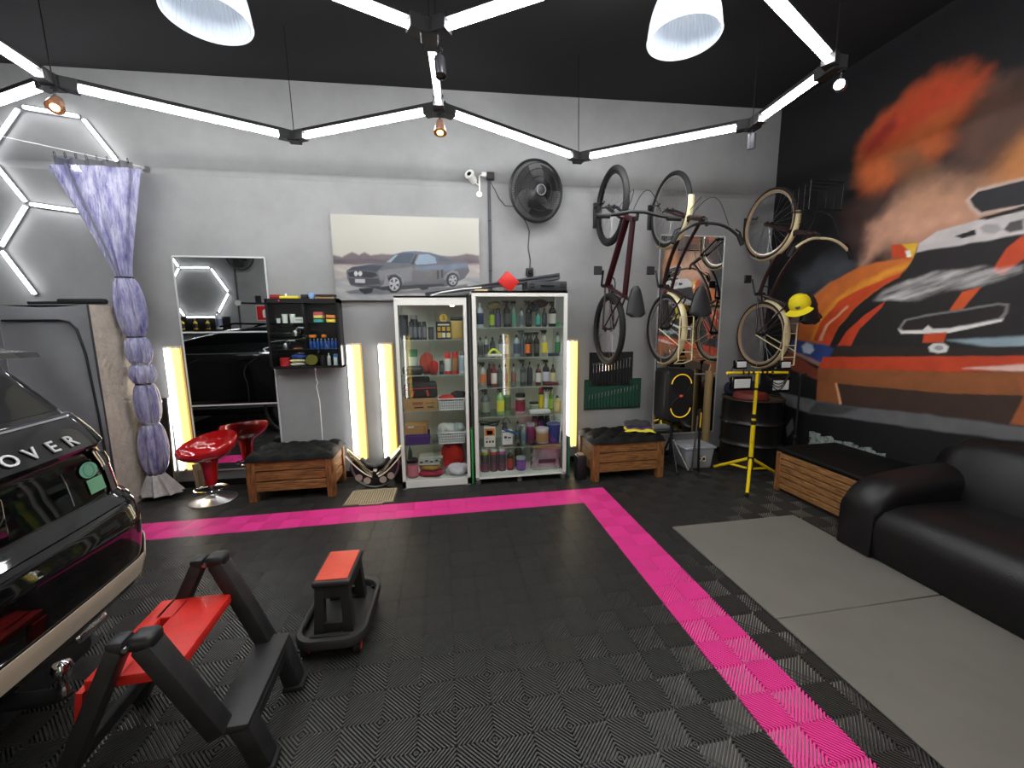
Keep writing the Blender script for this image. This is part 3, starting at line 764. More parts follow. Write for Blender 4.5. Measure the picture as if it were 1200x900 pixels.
def shell(off):
    rings = []
    for k in range(9):
        t = k / 8; r = .03 + .19 * math.sin(t * PI / 2) ** .9 
        ring = []
        for i in range(40):
            a = 2 * PI * i / 40
            back = .5 + .5 * math.sin(a + .75)
            z = .385 + (.09 + .13 * back) * t ** 1.6 + off
            ring.append(((r + (0 if off <= 0 else -.008)) * math.cos(a) * 1.08, (r + (0 if off <= 0 else -.008)) * math.sin(a), z))
        rings.append(ring)
    return rings
o_, i_ = shell(0), shell(.012)
MB().loft(o_ + i_[::-1], cap=True).build('seat', m_stool, bst, smooth=60)
MURAL = [
 ('poly',[(-0.553,2.567),(-0.643,2.685),(-0.769,2.714),(-1.069,2.583),(-1.34,2.552),(-1.525,2.489),(-1.567,2.155),(-1.109,2.257),(-0.598,2.186)],(196,146,116),0.16,0.95),
 ('poly',[(-0.336,2.477),(-0.506,2.562),(-0.788,2.463),(-1.026,2.422),(-1.143,2.328),(-0.893,2.266),(-0.754,2.213),(-0.543,2.24),(-0.428,2.143),(-0.302,2.053)],(200,150,124),0.08,0.9),
 ('poly',[(-1.141,2.621),(-1.303,2.848),(-1.563,2.91),(-1.627,2.402),(-1.205,2.494)],(190,122,66),0.12,0.9),
 ('poly',[(-0.931,2.948),(-1.004,3.116),(-1.119,3.191),(-1.261,3.185),(-1.534,3.135),(-1.568,2.87),(-1.303,2.848),(-1.137,2.652),(-1.002,2.7)],(92,64,52),0.12,0.85),
 ('poly',[(-0.194,2.906),(-0.184,3.087),(-0.232,3.203),(-0.391,3.339),(-0.588,3.435),(-0.738,3.479),(-0.902,3.412),(-1.03,3.319),(-1.054,3.225),(-0.976,3.129),(-0.904,3.054),(-0.88,2.905),(-0.789,2.809),(-0.595,2.808),(-0.426,2.716),(-0.283,2.759)],(186,92,44),0.11,1),
 ('poly',[(-0.237,3.163),(-0.393,3.32),(-0.589,3.426),(-0.739,3.47),(-0.903,3.409),(-1.031,3.311),(-1.041,3.232),(-0.932,3.166),(-0.775,3.178),(-0.622,3.147),(-0.42,3.09),(-0.288,3.067)],(176,58,30),0.11,0.9),
 ('poly',[(-0.237,3.163),(-0.363,3.261),(-0.467,3.304),(-0.478,3.21),(-0.343,3.102),(-0.249,3.062)],(130,28,22),0.05,0.8),
 ('poly',[(-0.467,2.998),(-0.604,3.016),(-0.752,2.856),(-0.859,2.717),(-0.745,2.653),(-0.522,2.833)],(112,78,52),0.08,0.7),
 ('poly',[(-1.075,3.156),(-1.139,3.224),(-1.208,3.214),(-1.153,2.913),(-1.045,2.777),(-0.951,2.782),(-0.935,2.915)],(104,72,58),0.1,0.6),
 ('poly',[(0.401,2.078),(0.224,2.182),(-0.071,2.256),(-0.292,2.137),(-0.247,2.033),(0.058,1.949),(0.298,1.842)],(74,78,84),0.1,0.7),
 ('poly',[(-0.053,2.683),(-0.255,2.709),(-0.436,2.732),(-0.506,2.562),(-0.37,2.417),(-0.342,2.183),(-0.161,2.269)],(70,48,42),0.1,0.7),
 ('poly',[(0.306,1.385),(0.289,1.583),(0.201,1.805),(-0.006,1.972),(-0.299,2.081),(-0.558,2.116),(-0.749,2.106),(-0.648,1.959),(-0.462,1.848),(-0.285,1.693),(-0.128,1.461),(-0.076,1.344),(0.096,1.345)],(196,104,44),0.012,1),
 ('poly',[(0.137,1.391),(0.072,1.612),(-0.12,1.816),(-0.368,1.964),(-0.613,2.052),(-0.742,2.095),(-0.698,2.028),(-0.479,1.926),(-0.246,1.779),(-0.053,1.55),(0.029,1.379)],(222,148,46),0.03,0.9),
 ('poly',[(0.101,1.392),(0.045,1.581),(-0.139,1.786),(-0.375,1.903),(-0.673,1.987),(-0.649,1.954),(-0.436,1.844),(-0.265,1.665),(-0.153,1.521),(-0.093,1.345)],(196,70,32),0.012,1),
 ('poly',[(0.038,1.395),(-0.02,1.55),(-0.227,1.738),(-0.246,1.728),(-0.053,1.55),(-0.003,1.396)],(235,190,150),0.012,0.8),
 ('poly',[(-0.093,1.345),(-0.167,1.536),(-0.34,1.719),(-0.491,1.819),(-0.639,1.935),(-0.684,1.95),(-0.562,1.762),(-0.375,1.662),(-0.255,1.493),(-0.18,1.337)],(26,24,24),0.006,1),
 ('poly',[(-0.168,1.337),(-0.249,1.493),(-0.404,1.647),(-0.569,1.761),(-0.546,1.705),(-0.377,1.522),(-0.301,1.349)],(194,66,36),0.006,1),
 ('poly',[(-0.301,1.349),(-0.377,1.522),(-0.546,1.705),(-0.676,1.956),(-0.767,2.144),(-1.388,2.161),(-1.597,2.162),(-1.689,1.431),(-1.08,1.366),(-0.304,1.321)],(34,31,31),0.006,1),
 ('poly',[(-1.257,1.932),(-1.318,2.076),(-1.39,2.147),(-1.534,2.158),(-1.551,2.026),(-1.41,1.988),(-1.31,1.895)],(190,70,36),0.008,1),
 ('streak',[(-0.469,1.78),(-0.538,1.855),(-0.678,1.906),(-0.929,1.969),(-1.186,1.971),(-1.289,1.939),(-1.414,1.956),(-1.419,1.912),(-1.298,1.866),(-1.187,1.824),(-0.949,1.805),(-0.786,1.754),(-0.597,1.775)],(214,210,208),0.02,0.95),
 ('poly',[(-1.043,1.666),(-1.106,1.798),(-1.212,1.826),(-1.169,1.749),(-1.118,1.663)],(206,86,40),0.006,1),
 ('poly',[(-0.699,1.525),(-0.737,1.601),(-0.887,1.636),(-1.317,1.705),(-1.373,1.696),(-1.373,1.634),(-1.349,1.578),(-1.064,1.498),(-0.728,1.479)],(120,118,118),0.006,1),
 ('poly',[(-0.726,1.533),(-0.756,1.591),(-0.899,1.621),(-1.319,1.69),(-1.358,1.682),(-1.354,1.639),(-1.333,1.602),(-1.06,1.533),(-0.743,1.508)],(36,31,30),0.006,1),
 ('poly',[(-0.694,1.525),(-0.728,1.479),(-1.064,1.493),(-1.352,1.578),(-1.356,1.597),(-1.06,1.526),(-0.952,1.522),(-0.914,1.551),(-0.88,1.512),(-0.736,1.505)],(222,218,214),0.006,1),
 ('poly',[(-0.895,1.478),(-1.045,1.498),(-1.035,1.418),(-0.892,1.414)],(196,72,38),0.005,1),
 ('poly',[(-1.052,1.435),(-1.473,1.481),(-1.68,1.5),(-1.695,1.384),(-1.485,1.382),(-1.256,1.403)],(150,172,180),0.015,0.9),
 ('poly',[(0.04,1.322),(-0.38,1.368),(-1.078,1.378),(-1.481,1.415),(-1.689,1.431),(-1.698,1.362),(-1.489,1.346),(-0.023,1.223)],(44,36,33),0.008,1),
 ('poly',[(-0.938,1.382),(-0.966,1.408),(-1.036,1.411),(-1.069,1.389),(-1.063,1.347),(-1.005,1.331),(-0.953,1.342)],(214,212,210),0.006,1),
 ('poly',[(-0.976,1.377),(-0.998,1.393),(-1.031,1.387),(-1.037,1.364),(-1.007,1.353),(-0.982,1.361)],(150,148,148),0.006,1),
 ('poly',[(0.366,1.382),(0.099,1.376),(-0.076,1.344),(-0.139,1.305),(-0.091,1.21),(0.005,1.161),(0.375,1.281)],(44,66,124),0.02,1),
 ('poly',[(0.234,1.322),(0.179,1.37),(0.097,1.354),(0.072,1.292),(0.121,1.247),(0.204,1.258)],(190,205,225),0.015,0.95),
 ('poly',[(0.489,1.169),(0.393,1.259),(0.015,1.097),(-0.008,0.982),(0.458,1.084)],(122,58,40),0.012,1),
 ('poly',[(0.437,1.277),(0.354,1.275),(-0.011,1.172),(-0.005,1.131),(0.189,1.187)],(170,130,120),0.012,0.8),
 ('poly',[(-0.004,1.146),(-0.029,1.23),(-1.489,1.35),(-1.696,1.373),(-1.709,1.268),(-1.501,1.249),(-1.1,1.195),(0.006,1.107)],(188,66,36),0.006,1),
 ('poly',[(-1.171,1.231),(-1.307,1.258),(-1.496,1.29),(-1.703,1.317),(-1.711,1.257),(-1.502,1.241),(-1.276,1.233)],(225,200,190),0.012,0.8),
 ('poly',[(0.017,1.113),(-1.1,1.195),(-1.502,1.245),(-1.709,1.272),(-1.73,1.104),(-1.522,1.083),(-1.12,1.03),(-0.208,0.976),(-0.274,0.783),(-0.006,0.747)],(138,82,46),0.006,1),
 ('poly',[(-0.208,0.976),(-1.12,1.03),(-1.522,1.083),(-1.729,1.113),(-1.759,0.879),(-1.547,0.88),(-0.274,0.783)],(58,42,34),0.006,1),
 ('poly',[(-0.188,0.982),(-0.21,0.985),(-0.283,0.785),(-0.256,0.774)],(214,160,120),0.004,1),
 ('poly',[(-1.472,1.2),(-1.713,1.242),(-1.756,0.897),(-1.479,0.876),(-1.524,1.071)],(150,84,46),0.008,1),
 ('poly',[(0.469,0.783),(-0.003,0.769),(-0.275,0.777),(-0.939,0.836),(-1.548,0.872),(-1.758,0.886),(-1.77,0.784),(-1.56,0.774),(-0.954,0.712),(0.053,0.621),(0.37,0.651)],(96,96,98),0.012,1),
 ('poly',[(0.089,0.613),(-0.005,0.757),(-0.446,0.787),(-0.31,0.684)],(58,58,60),0.02,0.8),
 ('poly',[(0.343,0.398),(0.273,0.521),(0.241,0.407),(0.309,0.282)],(110,112,114),0.01,0.8),
 ('poly',[(-0.762,2.144),(-0.772,2.209),(-0.892,2.278),(-1.145,2.307),(-1.37,2.31),(-1.578,2.308),(-1.599,2.143),(-1.389,2.155),(-1.06,2.144)],(196,190,188),0.008,1),
 ('poly',[(-1.005,2.22),(-1.128,2.239),(-1.135,2.198),(-1.054,2.193)],(26,24,24),0.004,1),
 ('poly',[(-1.153,2.242),(-1.184,2.264),(-1.25,2.249),(-1.279,2.204),(-1.242,2.186),(-1.178,2.204)],(150,146,144),0.012,0.8),
 ('poly',[(-1.287,2.202),(-1.313,2.246),(-1.377,2.25),(-1.386,2.181),(-1.321,2.175)],(50,48,48),0.008,0.9),
 ('poly',[(-1.048,2.469),(-1.101,2.526),(-1.344,2.52),(-1.553,2.51),(-1.578,2.308),(-1.368,2.326),(-1.143,2.328),(-1.086,2.395)],(200,176,164),0.015,1),
 ('poly',[(-1.071,2.466),(-1.112,2.506),(-1.346,2.504),(-1.555,2.491),(-1.576,2.33),(-1.365,2.346),(-1.15,2.351),(-1.104,2.397)],(40,40,43),0.006,1),
 ('poly',[(-1.128,2.311),(-1.366,2.338),(-1.577,2.318),(-1.58,2.294),(-1.37,2.306),(-1.184,2.293)],(26,24,24),0.005,1),
 ('poly',[(-0.563,2.236),(-0.765,2.215),(-0.745,2.101),(-0.581,2.125)],(190,66,32),0.005,1),
 ('poly',[(-0.64,2.227),(-0.765,2.215),(-0.745,2.106),(-0.688,2.113),(-0.697,2.17)],(212,168,50),0.005,1),
 ('poly',[(-0.674,2.169),(-0.711,2.168),(-0.731,2.111),(-0.699,2.114)],(230,226,214),0.004,1),
 ('poly',[(0.469,1.584),(0.319,1.681),(0.202,1.821),(-0.036,1.999),(-0.023,1.971),(0.182,1.797),(0.266,1.615),(0.332,1.434)],(140,120,110),0.02,0.5),
]
POSTER = [
 ('poly',[(-0.035,0.441),(0.082,0.416),(0.179,0.465),(0.244,0.432),(0.3,0.463),(0.353,0.434),(0.449,0.456),(0.559,0.451),(0.867,0.456),(1.153,0.44),(1.299,0.464),(1.431,0.452),(1.436,0.359),(-0.016,0.34)],(112,98,106),0.012,0.95),
 ('streak',[(-0.012,0.394),(1.438,0.416),(1.436,0.359),(-0.016,0.34)],(88,76,86),0.01,0.8),
 ('streak',[(-0.016,0.344),(1.437,0.373),(1.442,0.251),(-0.023,0.237)],(176,156,160),0.012,0.9),
 ('poly',[(-0.023,0.24),(1.442,0.268),(1.44,0.193),(-0.013,0.183)],(190,182,178),0.012,1),
 ('streak',[(-0.017,0.21),(1.441,0.229),(1.451,-0.012),(-0.014,-0.011)],(158,162,172),0.012,1),
 ('poly',[(0.087,0.086),(0.293,0.115),(0.71,0.103),(1.143,0.14),(1.291,0.163),(1.305,0.127),(0.851,0.067),(0.33,0.052),(0.126,0.059)],(96,98,108),0.012,0.8),
 ('poly',[(0.113,0.28),(0.17,0.322),(0.306,0.344),(0.486,0.364),(0.587,0.452),(0.671,0.474),(0.783,0.483),(0.924,0.474),(1.052,0.439),(1.151,0.398),(1.297,0.39),(1.324,0.293),(1.27,0.22),(1.203,0.191),(1.085,0.14),(0.94,0.132),(0.654,0.117),(0.458,0.102),(0.198,0.128),(0.145,0.142),(0.116,0.211)],(104,106,114),0.004,1),
 ('poly',[(0.121,0.287),(0.183,0.322),(0.347,0.34),(0.47,0.336),(0.42,0.297),(0.398,0.276),(0.222,0.292)],(66,72,86),0.008,1),
 ('poly',[(0.412,0.283),(0.748,0.329),(0.775,0.294),(0.742,0.188),(0.657,0.18),(0.632,0.243),(0.578,0.271),(0.507,0.256),(0.462,0.186),(0.428,0.2)],(134,134,138),0.012,1),
 ('poly',[(0.777,0.329),(1.049,0.354),(1.297,0.376),(1.31,0.336),(1.192,0.313),(1.061,0.29),(0.775,0.287)],(122,134,156),0.012,0.9),
 ('poly',[(0.747,0.294),(1.062,0.311),(1.073,0.219),(0.942,0.182),(0.742,0.174)],(116,114,116),0.012,1),
 ('poly',[(0.126,0.266),(0.222,0.288),(0.384,0.269),(0.41,0.241),(0.34,0.22),(0.137,0.225)],(48,48,54),0.006,1),
 ('poly',[(0.129,0.211),(0.415,0.213),(0.433,0.158),(0.226,0.136),(0.146,0.156)],(72,72,78),0.006,1),
 ('poly',[(0.493,0.367),(0.58,0.449),(0.671,0.467),(0.782,0.462),(0.729,0.364),(0.582,0.366)],(70,84,100),0.005,1),
 ('poly',[(0.5,0.37),(0.586,0.445),(0.614,0.449),(0.541,0.371)],(168,184,196),0.006,0.9),
 ('poly',[(0.779,0.371),(0.821,0.449),(0.91,0.46),(0.98,0.428),(0.992,0.367),(0.792,0.35)],(150,172,190),0.005,1),
 ('poly',[(1.015,0.431),(1.051,0.434),(1.158,0.391),(1.028,0.386)],(88,98,112),0.005,1),
 ('poly',[(0.736,0.357),(0.789,0.455),(0.803,0.455),(0.764,0.35)],(52,54,60),0.004,1),
 ('poly',[(0.587,0.452),(0.671,0.474),(0.783,0.483),(0.924,0.474),(1.052,0.439),(1.044,0.431),(0.917,0.463),(0.783,0.469),(0.671,0.463)],(92,112,142),0.004,1),
 ('poly',[(0.989,0.296),(1.011,0.301),(1.012,0.218),(0.993,0.211)],(66,66,70),0.004,1),
 ('poly',[(1.03,0.301),(1.053,0.304),(1.053,0.23),(1.033,0.221)],(66,66,70),0.004,1),
 ('poly',[(0.294,0.136),(0.46,0.137),(1.057,0.169),(1.07,0.14),(0.654,0.105),(0.457,0.095)],(58,58,62),0.006,1),
 ('poly',[(0.64,0.159),(0.623,0.104),(0.581,0.07),(0.532,0.07),(0.494,0.103),(0.482,0.158),(0.5,0.212),(0.541,0.246),(0.59,0.247),(0.628,0.214)],(44,44,48),0.004,1),
 ('poly',[(0.619,0.159),(0.607,0.119),(0.579,0.095),(0.547,0.095),(0.522,0.119),(0.514,0.158),(0.526,0.197),(0.554,0.222),(0.586,0.222),(0.611,0.198)],(196,196,200),0.004,1),
 ('poly',[(0.579,0.156),(0.613,0.164),(0.605,0.13)],(62,62,66),0.004,1),
 ('poly',[(0.568,0.144),(0.582,0.107),(0.553,0.104)],(62,62,66),0.004,1),
 ('poly',[(0.555,0.152),(0.53,0.121),(0.52,0.153)],(62,62,66),0.004,1),
 ('poly',[(0.558,0.169),(0.528,0.186),(0.551,0.21)],(62,62,66),0.004,1),
 ('poly',[(0.573,0.172),(0.579,0.213),(0.603,0.195)],(62,62,66),0.004,1),
 ('poly',[(1.208,0.206),(1.195,0.163),(1.163,0.137),(1.124,0.137),(1.093,0.162),(1.083,0.205),(1.096,0.247),(1.128,0.273),(1.167,0.273),(1.197,0.248)],(44,44,48),0.004,1),
 ('poly',[(1.193,0.205),(1.184,0.175),(1.163,0.156),(1.137,0.156),(1.117,0.174),(1.11,0.205),(1.119,0.235),(1.14,0.254),(1.165,0.254),(1.186,0.236)],(196,196,200),0.004,1),
 ('poly',[(1.161,0.203),(1.188,0.21),(1.182,0.183)],(62,62,66),0.004,1),
 ('poly',[(1.152,0.194),(1.165,0.166),(1.142,0.163)],(62,62,66),0.004,1),
 ('poly',[(1.142,0.2),(1.123,0.176),(1.115,0.201)],(62,62,66),0.004,1),
 ('poly',[(1.144,0.213),(1.12,0.227),(1.138,0.245)],(62,62,66),0.004,1),
 ('poly',[(1.156,0.215),(1.16,0.247),(1.18,0.234)],(62,62,66),0.004,1),
 ('poly',[(0.218,0.115),(0.362,0.118),(0.345,0.073),(0.276,0.056),(0.23,0.084)],(40,40,44),0.006,1),
 ('poly',[(0.789,0.129),(0.911,0.139),(0.896,0.11),(0.838,0.1)],(44,44,48),0.006,1),
 ('poly',[(0.223,0.257),(0.216,0.24),(0.202,0.232),(0.189,0.24),(0.185,0.257),(0.191,0.275),(0.205,0.282),(0.218,0.275)],(226,226,226),0.004,1),
 ('poly',[(0.263,0.258),(0.257,0.24),(0.243,0.233),(0.23,0.24),(0.225,0.258),(0.232,0.275),(0.246,0.283),(0.259,0.275)],(226,226,226),0.004,1),
 ('poly',[(0.192,0.205),(0.285,0.205),(0.282,0.168),(0.19,0.17)],(206,206,206),0.004,1),
 ('poly',[(0.425,0.13),(0.529,0.144),(0.493,0.242),(0.577,0.264),(0.652,0.215),(0.656,0.159),(0.646,0.18),(0.639,0.243),(0.578,0.274),(0.494,0.256),(0.461,0.158)],(160,160,164),0.006,0.8),
 ('poly',[(1.059,0.219),(1.089,0.276),(1.148,0.305),(1.206,0.285),(1.216,0.234),(1.198,0.263),(1.148,0.285),(1.096,0.259),(1.073,0.205)],(160,160,164),0.006,0.8),
]
# ================================================================ painted surfaces
def vnoise(x, y, s, seed=0):
    x = x * s; y = y * s; xi = np.floor(x).astype(int); yi = np.floor(y).astype(int); fx_ = x - xi; fy_ = y - yi
    fx_ = fx_ * fx_ * (3 - 2 * fx_); fy_ = fy_ * fy_ * (3 - 2 * fy_)
    def h(a, b): return np.modf(np.abs(np.sin(a * 127.1 + b * 311.7 + seed * 17.3) * 43758.5453))[0]
    return (h(xi, yi) * (1 - fx_) + h(xi + 1, yi) * fx_) * (1 - fy_) + (h(xi, yi + 1) * (1 - fx_) + h(xi + 1, yi + 1) * fx_) * fy_
def fbm(x, y, s, seed=0): return sum(vnoise(x, y, s * 2 ** k, seed + k) * .5 ** (k + 1) for k in range(4))
def poly_sd(x, y, pts):
    d = np.full(x.shape, 1e9); ins = np.zeros(x.shape, bool); n = len(pts)
    for i in range(n):
        ax, ay = pts[i]; bx, by = pts[(i + 1) % n]; ex, ey = bx - ax, by - ay
        t = np.clip(((x - ax) * ex + (y - ay) * ey) / (ex * ex + ey * ey + 1e-12), 0, 1)
        d = np.minimum(d, np.hypot(x - ax - t * ex, y - ay - t * ey))
        c = ((ay > y) != (by > y)) & (x < ex * (y - ay) / (ey if abs(ey) > 1e-12 else 1e-12) + ax)
        ins ^= c
    return np.where(ins, -d, d)
def paint(x, y, base, layers, wob=.012):
    col = np.empty(x.shape + (3,)); col[:] = lin(base)
    for kind, pts, c, fe, al in layers:
        xs = [p[0] for p in pts]; ys = [p[1] for p in pts]; m = fe * 2 + .05
        sel = (x > min(xs) - m) & (x < max(xs) + m) & (y > min(ys) - m) & (y < max(ys) + m)
        if not sel.any(): continue
        X_, Y_ = x[sel], y[sel]
        w_ = min(fe * .9, .05)
        X2 = X_ + w_ * (fbm(X_, Y_, 9, 3) - .47) * 2; Y2 = Y_ + w_ * (fbm(X_, Y_, 9, 8) - .47) * 2
        a = np.clip(.5 - poly_sd(X2, Y2, pts) / (2 * fe), 0, 1); a = a * a * (3 - 2 * a) * al
        if kind == 'streak': a = a * np.clip(.15 + 1.5 * (fbm(X_ * .25 + Y_ * .2, Y_ + X_ * .28, 26, 5) - .2), 0, 1)
        v = (.82 + .38 * fbm(X_, Y_, 12, int(abs(pts[0][0]) * 50) % 13))[:, None]
        col[sel] = col[sel] * (1 - a[:, None]) + np.array(lin(c)) * v * a[:, None]
    return col
def painted_sheet(name, nu, nv, pos, col, mat):
    """grid of (nv+1) x (nu+1) vertices with a colour on each"""
    me = bpy.data.meshes.new(name)
    me.vertices.add(len(pos)); me.vertices.foreach_set('co', pos.astype(np.float32).ravel())
    i, j = np.meshgrid(np.arange(nu), np.arange(nv)); q = (j * (nu + 1) + i).ravel()
    idx = np.stack([q, q + 1, q + nu + 2, q + nu + 1], 1).astype(np.int32)
    me.loops.add(idx.size); me.loops.foreach_set('vertex_index', idx.ravel())
    me.polygons.add(len(idx)); me.polygons.foreach_set('loop_start', np.arange(0, idx.size, 4, dtype=np.int32))
    me.update(calc_edges=True)
    at = me.color_attributes.new('paint', 'FLOAT_COLOR', 'POINT')
    at.data.foreach_set('color', np.c_[col, np.ones(len(col))].astype(np.float32).ravel())
    me.materials.append(mat)
    return me
def paint_mat(name, rough, bump=0.0):
    m = M(name, (128, 128, 128), rough); nt = m.node_tree
    a = nt.nodes.new('ShaderNodeAttribute'); a.attribute_name = 'paint'
    nt.links.new(a.outputs['Color'], nt.nodes['Principled BSDF'].inputs['Base Color'])
    if bump:
        n2 = nt.nodes.new('ShaderNodeTexNoise'); n2.inputs['Scale'].default_value = 35; n2.inputs['Detail'].default_value = 5
        b = nt.nodes.new('ShaderNodeBump'); b.inputs['Strength'].default_value = bump; b.inputs['Distance'].default_value = .01
        nt.links.new(n2.outputs[0], b.inputs['Height']); nt.links.new(b.outputs[0], nt.nodes['Principled BSDF'].inputs['Normal'])
    return m
nu, nv = 440, 420
yy, zz = np.meshgrid(np.linspace(.775, -3.2, nu + 1), np.linspace(.06, 3.88, nv + 1))
ys = np.where(yy < -1.85, -3.7 - yy, yy)
cm = paint(ys.ravel(), zz.ravel(), (17, 17, 20), MURAL) * 1.15
pos = np.stack([np.full(yy.size, WALL_X - .003), yy.ravel(), zz.ravel()], 1)
me = painted_sheet('wall_mural', nu, nv, pos, cm, paint_mat('mural paint', .6, .12))
link('mural', me, None, 'mural of an orange race car in fire and smoke covering right wall', 'mural')

# ---- poster of a grey car
po = thing('car_poster', 'canvas print of a grey vintage coupe on a road', 'poster', (-2.53, WALL_Y - .03, 1.846))
nu, nv = 300, 170; PW, PH = 1.43, .815
xx, zz = np.meshgrid(np.linspace(0, PW, nu + 1), np.linspace(0, PH, nv + 1))
cp = paint(xx.ravel(), zz.ravel(), (206, 203, 190), POSTER) * .62
pos = np.stack([xx.ravel(), np.full(xx.size, -.0215), zz.ravel()], 1)
link('print', painted_sheet('poster_print', nu, nv, pos, cp, paint_mat('poster ink', .35)), po)
MB().b2((0, -.02, 0), (PW, .028, PH)).build('canvas', M('canvas edge', (222, 220, 212), .6), po, smooth=0)

# ================================================================ mirrors
m_mirror = M('mirror silver', (232, 236, 236), .012, 1.0)
def mirror(x0, x1, z0, z1, splits, label):
    t = thing('wall_mirror', label, 'mirror', ((x0 + x1) / 2, WALL_Y, z0))
    w_ = x1 - x0; zs = [0] + [s - z0 for s in splits] + [z1 - z0]
    for a_, b_ in zip(zs, zs[1:]):
        MB().b2((-w_ / 2 + .006, -.012, a_ + .006), (w_ / 2 - .006, -.003, b_ - .006)).build('mirror_panel', m_mirror, t, smooth=0)
    ms = M('pale aluminium strip', (205, 207, 206), .35, .3)
    for z in zs: MB().b2((-w_ / 2, -.016, z - .007), (w_ / 2, -.001, z + .007)).build('joint_strip', ms, t, smooth=0)
    for sx in (-1, 1): MB().b2((sx * w_ / 2 - .006, -.016, 0), (sx * w_ / 2 + .006, -.001, z1 - z0)).build('side_strip', ms, t, smooth=0)
mirror(-3.955, -3.165, .165, 2.25, (.83, 1.545), 'tall three-panel wall mirror behind the red bar stool')
mirror(.93, 1.725, .27, 2.56, (.985,), 'tall two-panel wall mirror behind the hanging bicycles')

# ================================================================ glass display cabinets
m_cab = M('white cabinet paint', (222, 222, 214), .4)
m_back = M('cream cabinet lining', (226, 222, 210), .6)
m_pane = glass('sliding door glass', (250, 253, 251), 0.0)
m_shelf = glass('shelf glass', (238, 244, 240), 0.0)
def cabinet(label, x0, x1, y0, y1, z0, z1, shelves, head, foot, stile):
    t = thing('display_cabinet', label, 'cabinet', ((x0 + x1) / 2, (y0 + y1) / 2, 0), 0, 'white display cabinets')
    o = Vector(((x0 + x1) / 2, (y0 + y1) / 2, 0)); L = lambda p: Vector(p) - o
    def b(nm, lo, hi, m, par=t): return MB().b2(L(lo), L(hi)).build(nm, m, par, smooth=0)
    b('side_glass', (x0 + .004, y0 + .02, foot), (x0 + .010, y1 - .03, z1 - .02), m_pane); b('side_glass', (x1 - .010, y0 + .02, foot), (x1 - .004, y1 - .03, z1 - .02), m_pane)
    b('rear_post', (x0, y1 - .03, z0), (x0 + .018, y1, z1), m_cab); b('rear_post', (x1 - .018, y1 - .03, z0), (x1, y1, z1), m_cab)
    b('top_panel', (x0, y0, z1 - .018), (x1, y1, z1), m_cab); b('header', (x0, y0, z1 - head), (x1, y0 + .03, z1), m_cab)
    b('stile', (x0, y0, z0), (x0 + stile, y0 + .02, z1 - head), m_cab); b('stile', (x1 - stile, y0, z0), (x1, y0 + .02, z1 - head), m_cab)
    b('bottom_panel', (x0 + .018, y0 + .02, foot - .02), (x1 - .018, y1, foot), m_cab); b('bottom_rail', (x0, y0, z0 + .005), (x1, y0 + .03, foot), m_cab)
    b('back_panel', (x0 + .018, y1 - .01, foot), (x1 - .018, y1, z1 - .02), m_back)
    xm = (x0 + x1) / 2
    b('glass_door', (x0 + stile, y0 + .020, foot + .005), (xm + .03, y0 + .025, z1 - head), m_pane)
    b('glass_door', (xm - .03, y0 + .030, foot + .005), (x1 - stile, y0 + .035, z1 - head), m_pane)
    for z in shelves:
        s_ = b('shelf', (x0 + .02, y0 + .055, z - .008), (x1 - .02, y1 - .012, z), m_shelf)
        b('shelf_edge', (x0 + .02, y0 + .052, z - .008), (x1 - .02, y0 + .0548, z), M('shelf edge', (150, 160, 154), .3), s_)
    return t
SZ = [1.455, 1.114, .765, .425]; TZ = [1.565, 1.272, .975, .68, .357]
c1_ = cabinet('shorter white glass-front cabinet of cans, baskets and boxes', -1.935, -1.272, .32, .745, 0, 1.862, SZ, .085, .075, .03)
c2_ = cabinet('tall white glass-front cabinet on casters filled with bottles', -1.222, -.29, .28, .735, .055, 1.905, TZ, .05, .075, .036)
for x in (-.44, -.02, .44):
    for y in (-.2, .19):
        k_ = thing('caster', None, None, (x, y, .025)); k_.parent = c2_
        MB().cyl((0, -.01, 0), (0, .01, 0), .025, n=16).build('wheel', M('grey caster', (96, 96, 98), .5), k_)
        MB().b2((-.012, -.014, .0), (.012, .014, .032)).build('fork', m_steel, k_, smooth=0)
MB().rbox((.2, -.19, 1.772), (.04, .02, .012), .003, 1).build('cabinet_light', M('cabinet led', (250, 250, 245), .4, emit=4), c1_)

